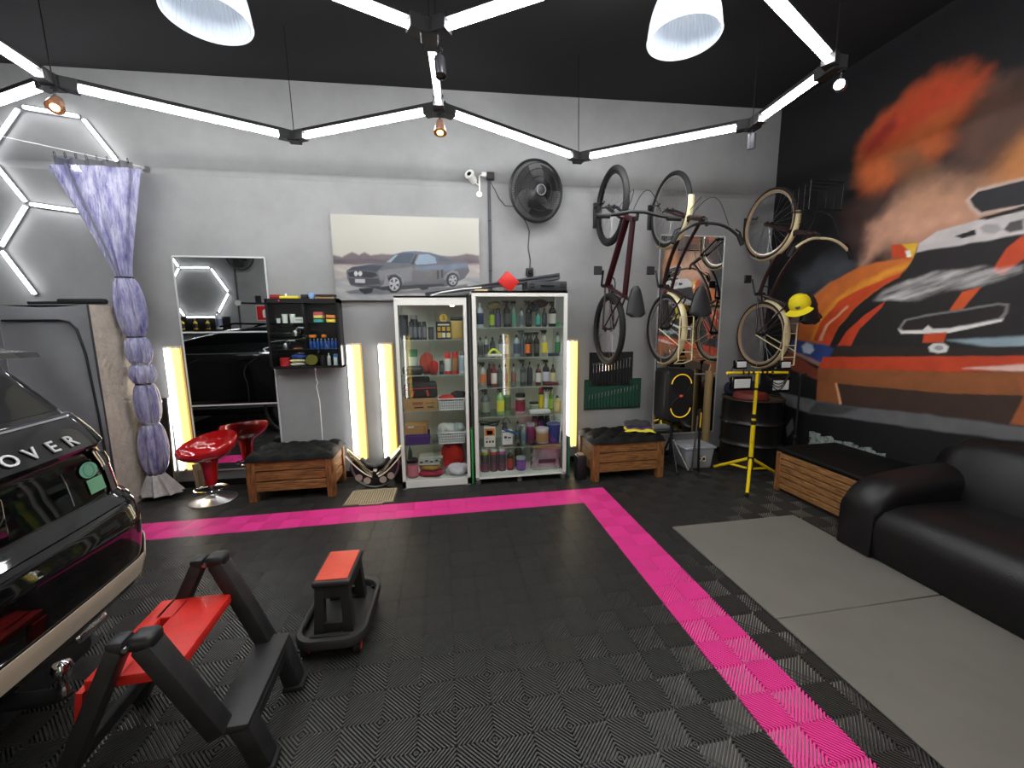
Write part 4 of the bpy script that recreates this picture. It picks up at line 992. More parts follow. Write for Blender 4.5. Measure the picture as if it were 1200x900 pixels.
# ---- contents
_vs = {}
def V(name, c, r=.4, metal=0.0, trans=0.0):
    return M('%s %s' % (name, c), c, r, metal, trans=trans)
GRY, CLR, BLK, WHT, DRK = (120, 124, 128), (176, 180, 178), (22, 22, 24), (226, 226, 222), (48, 50, 54)
def body_prof(r, h, neck=.34, sh=.68):
    return [(0, 0), (r * .93, 0), (r, .012 * 1), (r, h * sh * .86), (r * .93, h * sh * .95), (r * neck * 1.5, h * (sh + .06)), (r * neck, h * (sh + .10)), (r * neck, h * (sh + .16)), (0, h * (sh + .16))]
_bm = {}
def mesh_of(key, fn, mat, smooth=40):
    k = (key, mat.name)
    if k not in _bm: _bm[k] = fn().mesh('part', mat, smooth)
    return _bm[k]
def spray(x, y, z, w_, h, bc, lc, hc, label, grp, rz=0.0):
    t = thing('spray_bottle', label, 'spray bottle', (x, y, z), rz, grp); r = w_ / 2 * .92
    link('body', mesh_of(('sb', round(r, 3), round(h, 2)), lambda: MB().lathe(body_prof(r, h), 18), V('bottle', bc, .25)), t)
    link('label_wrap', mesh_of(('lw', round(r, 3), round(h, 2)), lambda: MB().lathe([(r + .001, h * .12), (r + .0012, h * .13), (r + .0012, h * .5), (r + .001, h * .51)], 18, cap=False), V('label', lc, .5)), t)
    def head():
        m = MB(); m.cyl((0, 0, h * .80), (0, 0, h * .86), r * .42, n=12)
        m.rbox((-.006, 0, h * .93), (.052, .022, h * .12), .005, 1); m.rbox((-.038, 0, h * .955), (.022, .014, h * .05), .003, 1)
        m.tube([(-.02, 0, h * .9), (-.03, 0, h * .85), (-.032, 0, h * .80)], .0045, 6); return m
    link('trigger_head', mesh_of(('th', round(r, 3), round(h, 2)), head, V('cap', hc, .45)), t)
    return t
def bottle(x, y, z, w_, h, bc, lc, hc, label, grp, style='b', rz=0.0):
    nm = {'b': 'bottle', 'can': 'aerosol_can', 'jar': 'jar', 'tub': 'tub', 'dome': 'domed_bottle'}[style]
    t = thing(nm, label, {'can': 'spray can', 'dome': 'bottle'}.get(style, nm), (x, y, z), rz, grp); r = w_ / 2
    def bd():
        if style == 'can': return MB().lathe([(0, 0), (r, 0), (r, h * .76), (r * .9, h * .8), (r * .55, h * .83), (0, h * .83)], 20)
        if style in ('jar', 'tub'): return MB().lathe([(0, 0), (r * .93, 0), (r, .008), (r, h * .8), (r * .92, h * .84), (0, h * .84)], 22)
        if style == 'dome': return MB().lathe([(0, 0), (r, 0), (r, h * .72), (r * .9, h * .76), (0, h * .76)], 20)
        return MB().lathe(body_prof(r, h, .32, .72), 18)
    def cp():
        if style == 'can': return MB().lathe([(r * .88, h * .8), (r * .88, h * .95), (r * .7, h), (0, h)], 18, cap=False)
        if style in ('jar', 'tub'): return MB().lathe([(r * 1.04, h * .83), (r * 1.04, h * .985), (r * .96, h), (0, h)], 22, cap=False)
        if style == 'dome': return MB().lathe([(r * .95, h * .76), (r * .98, h * .85), (r * .8, h * .94), (r * .45, h * .99), (0, h)], 18, cap=False)
        return MB().lathe([(r * .42, h * .86), (r * .42, h * .93), (r * .2, h * .95), (r * .16, h), (0, h)], 14, cap=False)
    k = (style, round(r, 3), round(h, 2))
    link('body', mesh_of(('bd',) + k, bd, V('bottle', bc, .28)), t)
    if lc:
        hi = .62 if style == 'dome' else (.7 if style in ('can', 'jar', 'tub') else .56)
        link('label_wrap', mesh_of(('lb',) + k, lambda: MB().lathe([(r + .0008, h * .12), (r + .0012, h * .13), (r + .0012, h * hi), (r + .0008, h * (hi + .01))], 18, cap=False), V('label', lc, .5)), t)
    link('cap', mesh_of(('cp',) + k, cp, V('cap', hc, .4)), t)
    return t
TOPG = 'bottles in the tall white cabinet'
tall = 'tall cabinet'
y = .46
def S(sh, x, w_, h, bc, lc, hc, d, yo=0, rz=0.0): return spray(x, y + yo, TZ[sh] if sh < 5 else .0755, w_, h, bc, lc, hc, d, TOPG, rz)
def Bt(sh, x, w_, h, bc, lc, hc, d, yo=0, st='b'): return bottle(x, y + yo, TZ[sh] if sh < 5 else .0755, w_, h, bc, lc, hc, d, TOPG, st)
# top shelf
Bt(0, -1.131, .068, .246, (190, 196, 200), (24, 48, 84), WHT, 'clear bottle with navy label, leftmost on tall cabinet top shelf')
Bt(0, -1.012, .058, .173, (60, 64, 52), (150, 176, 50), BLK, 'can with lime label under the olive cloth on top shelf', 0, 'can')
Bt(0, -.953, .055, .173, (44, 42, 52), (70, 60, 110), BLK, 'can with purple label under the olive cloth on top shelf', 0, 'can')
S(0, -.863, .076, .262, (30, 32, 34), (60, 62, 62), BLK, 'dark spray bottle right of the olive cloth on top shelf')
S(0, -.788, .066, .262, (120, 132, 126), (70, 132, 108), BLK, 'grey green spray bottle second of the top shelf sprays', .02)
Bt(0, -.715, .046, .195, (150, 156, 160), (84, 92, 108), BLK, 'small clear bottle in the middle of the top shelf')
S(0, -.641, .066, .258, (26, 27, 30), (30, 34, 44), BLK, 'black spray bottle left of the maroon cloth on top shelf')
Bt(0, -.543, .056, .193, (60, 74, 72), (64, 150, 138), BLK, 'bottle with teal label under the maroon cloth')
Bt(0, -.473, .05, .194, (34, 36, 38), (54, 58, 60), BLK, 'slim dark bottle under the right edge of maroon cloth', .02)
S(0, -.395, .082, .255, (24, 24, 26), (190, 188, 182), BLK, 'black spray bottle with white label at right of top shelf')
# second shelf
Bt(1, -1.134, .054, .20, (112, 116, 116), (54, 58, 60), BLK, 'grey bottle leftmost on tall cabinet second shelf')
Bt(1, -1.073, .052, .212, (146, 152, 150), (60, 64, 64), BLK, 'pale grey bottle behind the yellow brush on second shelf', .03)
Bt(1, -1.008, .058, .20, (40, 42, 44), (74, 78, 80), BLK, 'dark bottle right behind the yellow brush on second shelf', .03)
Bt(1, -.928, .056, .224, (56, 58, 64), (150, 152, 160), BLK, 'dark bottle with grey label left of the pale narrow bottle')
Bt(1, -.87, .045, .22, (160, 120, 130), (206, 196, 186), BLK, 'narrow bottle with pale label on second shelf')
Bt(1, -.765, .07, .225, (150, 158, 164), (62, 74, 92), BLK, 'broad clear bottle with blue-grey label on second shelf')
S(1, -.705, .058, .262, (86, 96, 104), (70, 82, 108), BLK, 'spray bottle with slate label on second shelf', .04)
S(1, -.655, .056, .24, (26, 26, 28), (220, 112, 40), BLK, 'black spray bottle with orange label on second shelf', -.01)
S(1, -.61, .05, .238, (40, 44, 48), (80, 76, 80), BLK, 'dark spray bottle between orange label and amber base sprays', .05)
S(1, -.563, .064, .242, (24, 24, 25), (60, 54, 46), BLK, 'black spray bottle with brown label on second shelf', -.01)
S(1, -.475, .066, .264, (160, 160, 150), (226, 206, 60), BLK, 'clear spray bottle with yellow label on second shelf')
Bt(1, -.338, .056, .24, (150, 160, 150), (50, 120, 72), BLK, 'clear bottle with green label at right of second shelf')
# third shelf
S(2, -1.115, .06, .246, (170, 176, 174), (222, 120, 60), BLK, 'clear spray bottle with orange label, third shelf left')
Bt(2, -1.043, .058, .232, (58, 26, 28), (84, 34, 36), BLK, 'dark maroon bottle on the third shelf', .045)
Bt(2, -1.004, .06, .236, (120, 30, 32), (226, 216, 208), (150, 30, 32), 'red bottle with white label on third shelf', -.02)
Bt(2, -.944, .054, .224, (56, 66, 62), (76, 86, 82), BLK, 'dark green grey bottle on the third shelf')
Bt(2, -.882, .05, .224, (110, 112, 112), (120, 70, 66), BLK, 'grey bottle with rusty label, third shelf centre left')
Bt(2, -.80, .052, .23, (120, 124, 122), (136, 92, 84), BLK, 'grey bottle with pinkish label, third shelf centre')
S(2, -.704, .066, .256, (54, 58, 60), (96, 100, 100), BLK, 'charcoal spray bottle on the third shelf')
Bt(2, -.633, .06, .244, (30, 31, 33), (40, 42, 46), BLK, 'black bottle with pointed cap on third shelf')
Bt(2, -.541, .058, .215, (86, 30, 30), (214, 206, 200), BLK, 'dark red bottle with pale label, third shelf right')
S(2, -.459, .08, .256, (40, 34, 44), (196, 190, 206), BLK, 'dark spray bottle with lilac white label, third shelf right')
Bt(2, -.386, .056, .21, (60, 54, 40), (206, 194, 150), BLK, 'olive bottle with cream label, third shelf right end')
# fourth shelf
S(3, -1.094, .105, .265, (96, 100, 100), (140, 150, 132), BLK, 'big grey jug spray leftmost on fourth shelf')
S(3, -.94, .088, .284, (150, 196, 120), (230, 222, 80), BLK, 'spray bottle with yellow label and green liquid')
Bt(3, -.862, .07, .238, (120, 150, 110), (74, 110, 70), (180, 186, 184), 'green label can beside the green liquid spray', .03, 'jar')
Bt(3, -.732, .098, .205, (190, 190, 186), (120, 40, 44), BLK, 'clear jar with black and red label on fourth shelf', 0, 'jar')
Bt(3, -.576, .094, .10, (210, 212, 206), (150, 160, 140), (40, 44, 40), 'squat white tin with dark lid on fourth shelf', .05, 'tub')
Bt(3, -.498, .056, .25, (44, 48, 100), (222, 196, 40), (190, 40, 34), 'blue and yellow aerosol can with red cap', .06, 'can')
S(3, -.444, .05, .262, (208, 208, 206), (226, 226, 224), BLK, 'white label spray bottle near right of fourth shelf', .06)
S(3, -.398, .048, .262, (96, 146, 40), (150, 190, 70), BLK, 'lime green spray bottle on the fourth shelf', .03)
Bt(3, -.335, .075, .17, (214, 190, 120), (226, 206, 150), BLK, 'amber yellow bottle rightmost on fourth shelf')
tr = thing('foam_tray', 'clear crumpled tray in front of the squat tin', 'tray', (-.546, .385, TZ[3]))
MB().rbox((0, 0, .022), (.22, .08, .04), .012, 2).build('tray', V('foam', (196, 198, 198), .4), tr); MB().b2((-.09, -.03, .0405), (.09, .03, .044)).build('film', V('film', (214, 216, 216), .2), tr, smooth=0)
# fifth shelf
def pbox(nm, x, yy_, z, w_, d_, h, c, label, cat, grp=None, panels=(), rz=0.0):
    t = thing(nm, label, cat, (x, yy_, z), rz, grp)
    MB().rbox((0, 0, h / 2), (w_, d_, h), .002, 1).build('carton', V('card', c, .6), t)
    for px_, pz, pw, ph, pc in panels:
        MB().b2((px_ - pw / 2, -d_ / 2 - .0012, pz - ph / 2), (px_ + pw / 2, -d_ / 2 - .0002, pz + ph / 2)).build('printed_panel', V('print', pc, .5), t, smooth=0)
    return t
pbox('product_box', -1.065, .42, TZ[4], .115, .07, .205, (226, 222, 214), 'white box with orange disc picture on fifth shelf', 'box', TOPG,
     [(.0, .155, .10, .075, (222, 120, 46)), (0, .15, .06, .045, (110, 112, 110)), (-.03, .055, .016, .02, (40, 40, 42)), (.0, .055, .016, .02, (40, 40, 42)), (.032, .055, .02, .02, (60, 60, 60)), (-.03, .09, .03, .006, (90, 90, 90))])
pbox('product_box', -.882, .42, TZ[4], .105, .06, .155, (228, 228, 228), 'white box with dark red base on fifth shelf', 'box', TOPG,
     [(0, .006, .104, .012, (120, 40, 44)), (-.02, .09, .028, .024, (40, 48, 60)), (.02, .085, .034, .016, (60, 70, 84)), (0, .06, .06, .004, (120, 120, 124)), (0, .148, .104, .01, (120, 60, 60))])
ph = thing('polisher', 'small dark polisher with cable on the white box', 'polisher', (-.9, .45, TZ[4] + .156))
MB().lathe([(0, 0), (.03, 0), (.034, .02), (.02, .05), (.024, .075), (0, .085)], 16).build('body', V('tool', (60, 62, 64), .4), ph)
MB().tube(arc_pts(lambda t: (-.03 + .09 * t, 0, .06 + .07 * math.sin(PI * t)), 14), .004, 6).build('cable', m_black, ph)
MB().rbox((0, 0, 0), (.16, .012, .022), .005, 1).build('blue_scraper', V('plastic', (50, 96, 160), .4), None, 'blue plastic scraper leaning across the white box', 'scraper', loc=(-.85, .375, TZ[4] + .15), rot=(0, .38, 0))
cb_ = thing('coiled_cable', 'loop of black cable lying over the orange picture box', 'cable', (-1.06, .45, TZ[4] + .207))
for k in range(3): MB().tube(arc_pts(lambda t: (.09 * math.cos(2 * PI * t) * (1 + .1 * k), .04 * math.sin(2 * PI * t), .012 + .012 * k + .012 * math.sin(4 * PI * t + k)), 30), .005, 6).build('coil', m_black, cb_)
Bt(4, -.752, .055, .228, (130, 132, 132), (80, 84, 86), BLK, 'grey bottle behind the small steel spray on fifth shelf', .06)
S(4, -.700, .052, .20, (140, 150, 156), (96, 120, 150), CLR, 'small clear spray bottle on the fifth shelf')
Bt(4, -.628, .084, .215, (110, 60, 90), (92, 40, 72), (150, 160, 170), 'plum coloured wide bottle on fifth shelf', 0, 'jar')
Bt(4, -.552, .06, .27, (40, 46, 38), (54, 140, 50), BLK, 'black and green can at the back of fifth shelf', .13, 'can')
Bt(4, -.48, .075, .285, (26, 24, 30), (90, 50, 130), BLK, 'black can with violet band at back of fifth shelf', .14, 'can')
Bt(4, -.405, .06, .285, (30, 30, 34), (44, 44, 50), BLK, 'plain black can at the back of fifth shelf', .15, 'can')
Bt(4, -.505, .135, .16, (176, 170, 150), (150, 130, 80), (206, 208, 206), 'clear tub of yellowish pieces on fifth shelf', -.02, 'tub')
bk = thing('blue_bucket', 'small translucent blue bucket on fifth shelf', 'bucket', (-.372, .47, TZ[4]))
MB().lathe([(0, 0), (.058, 0), (.062, .01), (.073, .19), (.0, .19)], 26).build('pail', V('pail', (58, 70, 140), .3), bk); MB().torus((0, 0, .19), .073, .005, n=28, m=6).build('rim', V('pail rim', (96, 108, 176), .3), bk)
MB().tube(arc_pts(lambda t: (.074 * math.cos(PI * t), -.01, .19 + .03 * math.sin(PI * t)), 12), .003, 6).build('handle', m_wplast, bk)
# floor of the tall cabinet
for x, lc, nm in ((-1.112, (214, 204, 60), 'yellow'), (-1.02, (206, 70, 50), 'red'), (-.933, (190, 90, 180), 'pink')):
    b_ = Bt(5, x, .08, .262, (84, 76, 80), (74, 66, 72), WHT, 'white domed bottle with %s collar on cabinet floor' % nm, 0, 'dome')
    MB().lathe([(.0405, .186), (.0405, .21), (.036, .212)], 18, cap=False).build('collar', V('collar', lc, .4), b_)
Bt(5, -.846, .07, .23, (34, 32, 32), (150, 60, 34), (176, 180, 182), 'black bottle with ember label on cabinet floor')
Bt(5, -.738, .088, .27, (50, 40, 36), (74, 58, 50), BLK, 'dark brown bottle behind the purple tub', .1)
Bt(5, -.734, .098, .14, (70, 60, 130), (88, 78, 160), (180, 180, 190), 'purple tub with pale lid on cabinet floor', -.02, 'tub')
sb_ = thing('silver_bag', 'crinkled silver foil bag with kraft top on cabinet floor', 'bag', (-.47, .45, .0755))
def foil(u, v):
    a = 2 * PI * u; z = .235 * v
    k = 1 + .05 * math.sin(a * 9 + v * 7) + .03 * math.sin(a * 23 - v * 15)
    return (.145 * k * math.copysign(abs(math.cos(a)) ** .45, math.cos(a)), .08 * k * math.copysign(abs(math.sin(a)) ** .45, math.sin(a)), z)
MB().grid(foil, 64, 14).build('foil', M('foil', (190, 192, 196), .18, .9, bump=(60, .5)), sb_, smooth=20)
MB().box((0, 0, .238), (.30, .17, .006), Matrix.Rotation(.05, 3, 'Y')).build('kraft_top', V('kraft', (176, 140, 76), .6), sb_, smooth=0)
MB().b2((-.09, -.089, .08), (.09, -.084, .12)).build('dark_band', V('band', (60, 44, 60), .5), sb_, smooth=0)
# draped cloths and small things
def blob(nm, x, yy_, z, sx, sy, sz, c, label, cat, seed=1, grp=None):
    rnd = random.Random(seed); ph_ = [rnd.uniform(0, 6) for _ in range(6)]
    def fn(u, v):
        a = 2 * PI * u; b = PI * v
        k = 1 + .09 * math.sin(3 * a + ph_[0] + 2 * b) + .07 * math.sin(7 * a + ph_[1]) * math.sin(b * 3 + ph_[2]) + .05 * math.sin(13 * a + ph_[3] + b * 5)
        zz_ = -math.cos(b)
        return (sx * k * math.sin(b) ** .7 * math.cos(a), sy * k * math.sin(b) ** .7 * math.sin(a), sz * max(0.0, .5 + .5 * zz_ * k))
    return MB().grid(fn, 40, 20).build(nm, M('cloth %s' % (c,), c, .9, bump=(140, .35)), None, label, cat, grp, smooth=70, loc=(x, yy_, z))
blob('draped_cloth', -.985, .455, TZ[0] + .172, .075, .05, .075, (112, 100, 62), 'olive cloth draped over two cans on top shelf', 'cloth', 3)
blob('draped_cloth', -.53, .465, TZ[0] + .19, .085, .05, .075, (62, 24, 32), 'maroon cloth draped over bottles on top shelf', 'cloth', 5)
blob('draped_cloth', -.60, .42, TZ[0] + .15, .05, .03, .07, (20, 20, 26), 'black cloth hanging between the top shelf sprays', 'cloth', 6)
br = thing('scrub_brush', 'yellow-green handled scrub brush on second shelf', 'brush', (-1.0, .375, TZ[1]))
MB().rbox((0, 0, .02), (.145, .05, .028), .008, 2).build('bristle_block', V('bristle', (206, 204, 186), .8), br)
MB().tube(arc_pts(lambda t: (-.065 + .11 * t, 0, .032 + .045 * math.sin(PI * t)), 12), .011, 8).build('handle', V('plastic', (208, 220, 40), .4), br)
MB().rbox((-.40, .385, TZ[1] + .014), (.11, .05, .028), .005, 1).build('navy_sponge', V('sponge', (40, 46, 66), .8), None, 'flat navy sponge block on second shelf', 'sponge')
MB().rbox((-.42, .385, TZ[2] + .012), (.145, .05, .024), .005, 1).build('maroon_sponge', V('sponge', (100, 30, 34), .8), None, 'flat maroon block at front of third shelf', 'sponge')
MB().rbox((-.335, .50, TZ[0] + .018), (.05, .06, .036), .005, 1).build('green_sponge', V('sponge', (60, 150, 80), .8), None, 'small green block at right end of top shelf', 'sponge')

# ---- shorter cabinet contents
SG = 'things in the shorter white cabinet'
ys = .47
for k, (x, w_, h, yo, d) in enumerate(((-1.866, .08, .235, 0, 'tall black can leftmost on shorter cabinet top shelf'), (-1.775, .074, .235, .06, 'tall black can with pale top behind small cans'),
        (-1.80, .038, .172, -.05, 'first small black can in the row of four'), (-1.760, .038, .172, -.05, 'second small black can in the row of four'), (-1.716, .038, .172, -.05, 'third small black can in the row of four'), (-1.673, .042, .172, -.05, 'fourth small black can in the row of four'))):
    bottle(x, ys + yo, SZ[0], w_, h, (36, 36, 42), (104, 104, 110) if k > 1 else (52, 52, 60), BLK if k != 1 else (150, 150, 150), d, SG, 'can' if k > 1 else 'jar')
bottle(-1.614, ys, SZ[0], .05, .12, (40, 40, 46), (60, 60, 66), BLK, 'short dark jar left of the black display box', SG, 'jar')
db = pbox('display_box', -1.49, ys, SZ[0], .15, .08, .17, (28, 26, 26), 'black display box with gold icons and round gold emblem', 'box', SG,
     [(-.045, .10, .03, .04, (196, 150, 50)), (0, .10, .03, .04, (206, 156, 50)), (.045, .10, .03, .04, (196, 150, 50)), (0, .14, .11, .012, (220, 220, 216)), (-.04, .04, .04, .05, (190, 150, 70)), (.0, .04, .03, .045, (210, 206, 190)), (.045, .04, .035, .045, (214, 196, 140))])
MB().cyl((0, -.04, .205), (0, -.036, .205), .037, n=24).build('round_emblem', V('gold', (206, 164, 50), .4), db)
text_mb('S', .06, .0008, frame3((0.004, -.0412, .205), (1, 0, 0), (0, 0, 1)), bold=.0015).build('emblem_letter', V('print', (24, 24, 24), .5), db, smooth=0)
yj = thing('storage_jar', 'square jar of yellow powder with black lid', 'jar', (-1.362, ys, SZ[0]))
yj['group'] = SG
MB().rbox((0, 0, .09), (.115, .1, .18), .012, 2).build('jar_body', V('mustard', (182, 150, 76), .3), yj); MB().rbox((0, 0, .196), (.118, .104, .036), .01, 2).build('lid', m_black, yj)
bottle(-1.797, ys + .06, SZ[1], .085, .24, (66, 132, 96), (190, 200, 186), (60, 120, 88), 'green and white tub at back of second shelf', SG, 'tub')
MB().rbox((0, 0, 0), (.2, .12, .085), .03, 3).build('dark_case', V('case', (54, 54, 56), .4), None, 'dark rounded case on shorter cabinet second shelf', 'case', SG, loc=(-1.80, .44, SZ[1] + .0435))
blob('red_bag', -1.665, .50, SZ[1], .065, .05, .2, (176, 70, 54), 'crumpled red and clear packet on second shelf', 'packet', 8, SG)
blob('red_bag', -1.595, .42, SZ[1], .04, .04, .13, (190, 40, 34), 'small bright red packet in front on second shelf', 'packet', 9, SG)
bottle(-1.523, ys, SZ[1], .045, .13, (34, 34, 38), (96, 96, 96), BLK, 'short black can on shorter cabinet second shelf', SG, 'can')
bottle(-1.462, ys, SZ[1], .064, .21, (196, 40, 36), (206, 206, 200), (190, 34, 32), 'red aerosol can with grey label, left of the pair', SG, 'can')
bottle(-1.388, ys, SZ[1], .064, .215, (190, 38, 34), (150, 110, 70), (186, 34, 32), 'red aerosol can with brown label, right of the pair', SG, 'can')
bottle(-1.321, ys, SZ[1], .06, .222, (206, 214, 222), (176, 190, 210), (120, 112, 104), 'white aerosol can with blue marks', SG, 'can')
cbx = pbox('cardboard_box', -1.733, ys, SZ[2], .32, .2, .122, (172, 134, 88), 'brown cardboard box under the black tool bag', 'box', SG, [(-.03, .075, .1, .03, (150, 84, 66)), (-.02, .035, .09, .014, (70, 56, 44)), (.09, .035, .06, .02, (110, 84, 60)), (.09, .075, .09, .014, (140, 100, 70))])
tb = thing('tool_bag', 'black tool bag with red piping on the brown box', 'bag', (-1.735, ys, SZ[2] + .123)); tb['group'] = SG
MB().rbox((0, 0, .075), (.33, .19, .15), .03, 3, taper=(.94, .8)).build('bag_body', V('bag', (34, 30, 32), .8), tb); MB().rbox((-.02, .02, .17), (.22, .12, .06), .02, 2).build('top_flap', V('bag', (34, 30, 32), .8), tb)
MB().tube([(-.165, -.098, .10), (-.08, -.1, .096), (.08, -.1, .1), (.165, -.098, .10)], .005, 6).build('piping', V('piping', (176, 40, 40), .6), tb)
for x in (-.07, .07): MB().box((x, -.1, .05), (.02, .006, .06), Matrix.Rotation(.3 if x < 0 else -.2, 3, 'Y')).build('strap', V('piping', (190, 60, 60), .6), tb, smooth=0)
def basket(x, yy_, z, w_, d_, h, label):
    t = thing('plastic_basket', label, 'basket', (x, yy_, z), 0, 'white baskets in the shorter cabinet'); m = V('basket', (226, 228, 228), .45)
    nx, nz = 12, 4
    MB().b2((-w_ / 2 * .9, -d_ / 2 * .9, 0), (w_ / 2 * .9, d_ / 2 * .9, .006)).build('basket_floor', m, t, smooth=0)
    MB().b2((-w_ / 2 * .9 + .004, -d_ / 2 * .84, .006), (w_ / 2 * .9 - .004, d_ / 2 * .84, h * .7)).build('lining', V('basket shade', (170, 172, 172), .6), t, smooth=0)  # darker block paints the shade inside the basket, no real lining
    P = lambda sx, sy, tz: (sx * w_ / 2 * (.9 + .1 * tz), sy * d_ / 2 * (.9 + .1 * tz), h * tz)
    for sy in (-1, 1):
        mb = MB()
        for k in range(nx + 1): f = -1 + 2 * k / nx; mb.tube([P(f, sy, 0), P(f, sy, 1)], .0035, 4)
        for k in range(nz + 1): mb.tube([P(-1, sy, k / nz), P(1, sy, k / nz)], .0035, 4)
        mb.build('lattice_wall', m, t, kind='stuff')
    for sx in (-1, 1):
        mb = MB()
        for k in range(7): f = -1 + 2 * k / 6; mb.tube([P(sx, f, 0), P(sx, f, 1)], .0035, 4)
        for k in range(nz + 1): mb.tube([P(sx, -1, k / nz), P(sx, 1, k / nz)], .0035, 4)
        mb.build('lattice_end', m, t, kind='stuff')
    MB().tube([P(-1, -1, 1), P(1, -1, 1), P(1, 1, 1), P(-1, 1, 1)], .007, 6, closed=True).build('rim', m, t)
    return t
basket(-1.432, .46, SZ[2], .27, .2, .11, 'white basket of red and black gloves on third shelf')
basket(-1.446, .46, SZ[3], .275, .2, .11, 'white basket of clear bags on fourth shelf')
blob('glove_pile', -1.47, .45, SZ[2] + .08, .09, .07, .055, (196, 44, 36), 'red cloth heap in the upper white basket', 'cloth', 11)
blob('glove_pile', -1.37, .47, SZ[2] + .08, .075, .07, .085, (46, 44, 46), 'dark grey cloth heap in the upper white basket', 'cloth', 12)
blob('plastic_bags', -1.49, .46, SZ[3] + .08, .085, .08, .10, (206, 208, 204), 'pale clear bags heaped in the lower white basket', 'plastic bags', 13)
blob('plastic_bags', -1.37, .47, SZ[3] + .08, .06, .07, .095, (170, 176, 176), 'greyish clear bag at right of the lower basket', 'plastic bags', 14)
pbox('purple_box', -1.78, .47, SZ[3], .23, .2, .105, (70, 44, 104), 'purple box under the kraft carton on fourth shelf', 'box', SG, [(0, .09, .228, .012, (92, 64, 130))])
pbox('cardboard_box', -1.79, .47, SZ[3] + .106, .215, .18, .09, (162, 124, 78), 'kraft carton on the purple box', 'box', SG, [(-.05, .075, .06, .02, (200, 196, 184)), (.085, .045, .03, .08, (140, 104, 62))])
blob('small_parts', -1.612, .44, SZ[3], .04, .04, .075, (120, 118, 116), 'small grey clutter between purple box and basket', 'parts', 15)
zf = .0755
bottle(-1.846, .44, zf, .11, .19, (150, 90, 96), (196, 120, 130), BLK, 'pink jar with black lid and green base', SG, 'jar')
bottle(-1.88, .57, zf, .05, .33, (96, 98, 100), (84, 86, 88), BLK, 'slim grey bottle in rear corner of cabinet floor', SG)
pp = thing('paper_bundle', 'stack of printed white papers on cabinet floor', 'papers', (-1.68, .50, zf + .12))
for k in range(3): MB().box((.01 * k, .01 * k, .012 + .026 * k), (.22, .16, .022), Matrix.Rotation(.1 * k - .1, 3, 'Z')).build('sheet_pad', V('paper', (206 - 6 * k, 206 - 6 * k, 200 - 6 * k), .7), pp, smooth=0)
for k in range(4): MB().b2((-.09 + .05 * k, -.085, .025 + .012 * (k % 2)), (-.06 + .05 * k, -.081, .04 + .012 * (k % 2))).build('print_mark', V('print', (50, 50, 52), .6), pp, smooth=0)
blob('folded_bag', -1.66, .46, zf + .0, .12, .09, .055, (150, 40, 54), 'crimson packet at the bottom of the pile', 'packet', 16)
blob('folded_bag', -1.67, .49, zf + .05, .11, .09, .07, (150, 136, 40), 'olive yellow packet under the papers', 'packet', 17)
blob('red_mop', -1.43, .50, zf + .06, .11, .1, .27, (182, 36, 24), 'heap of red chenille cloth on cabinet floor', 'cloth', 18)
blob('white_bag', -1.40, .42, zf, .115, .07, .12, (196, 200, 206), 'white plastic bag with blue print on cabinet floor', 'bag', 19)
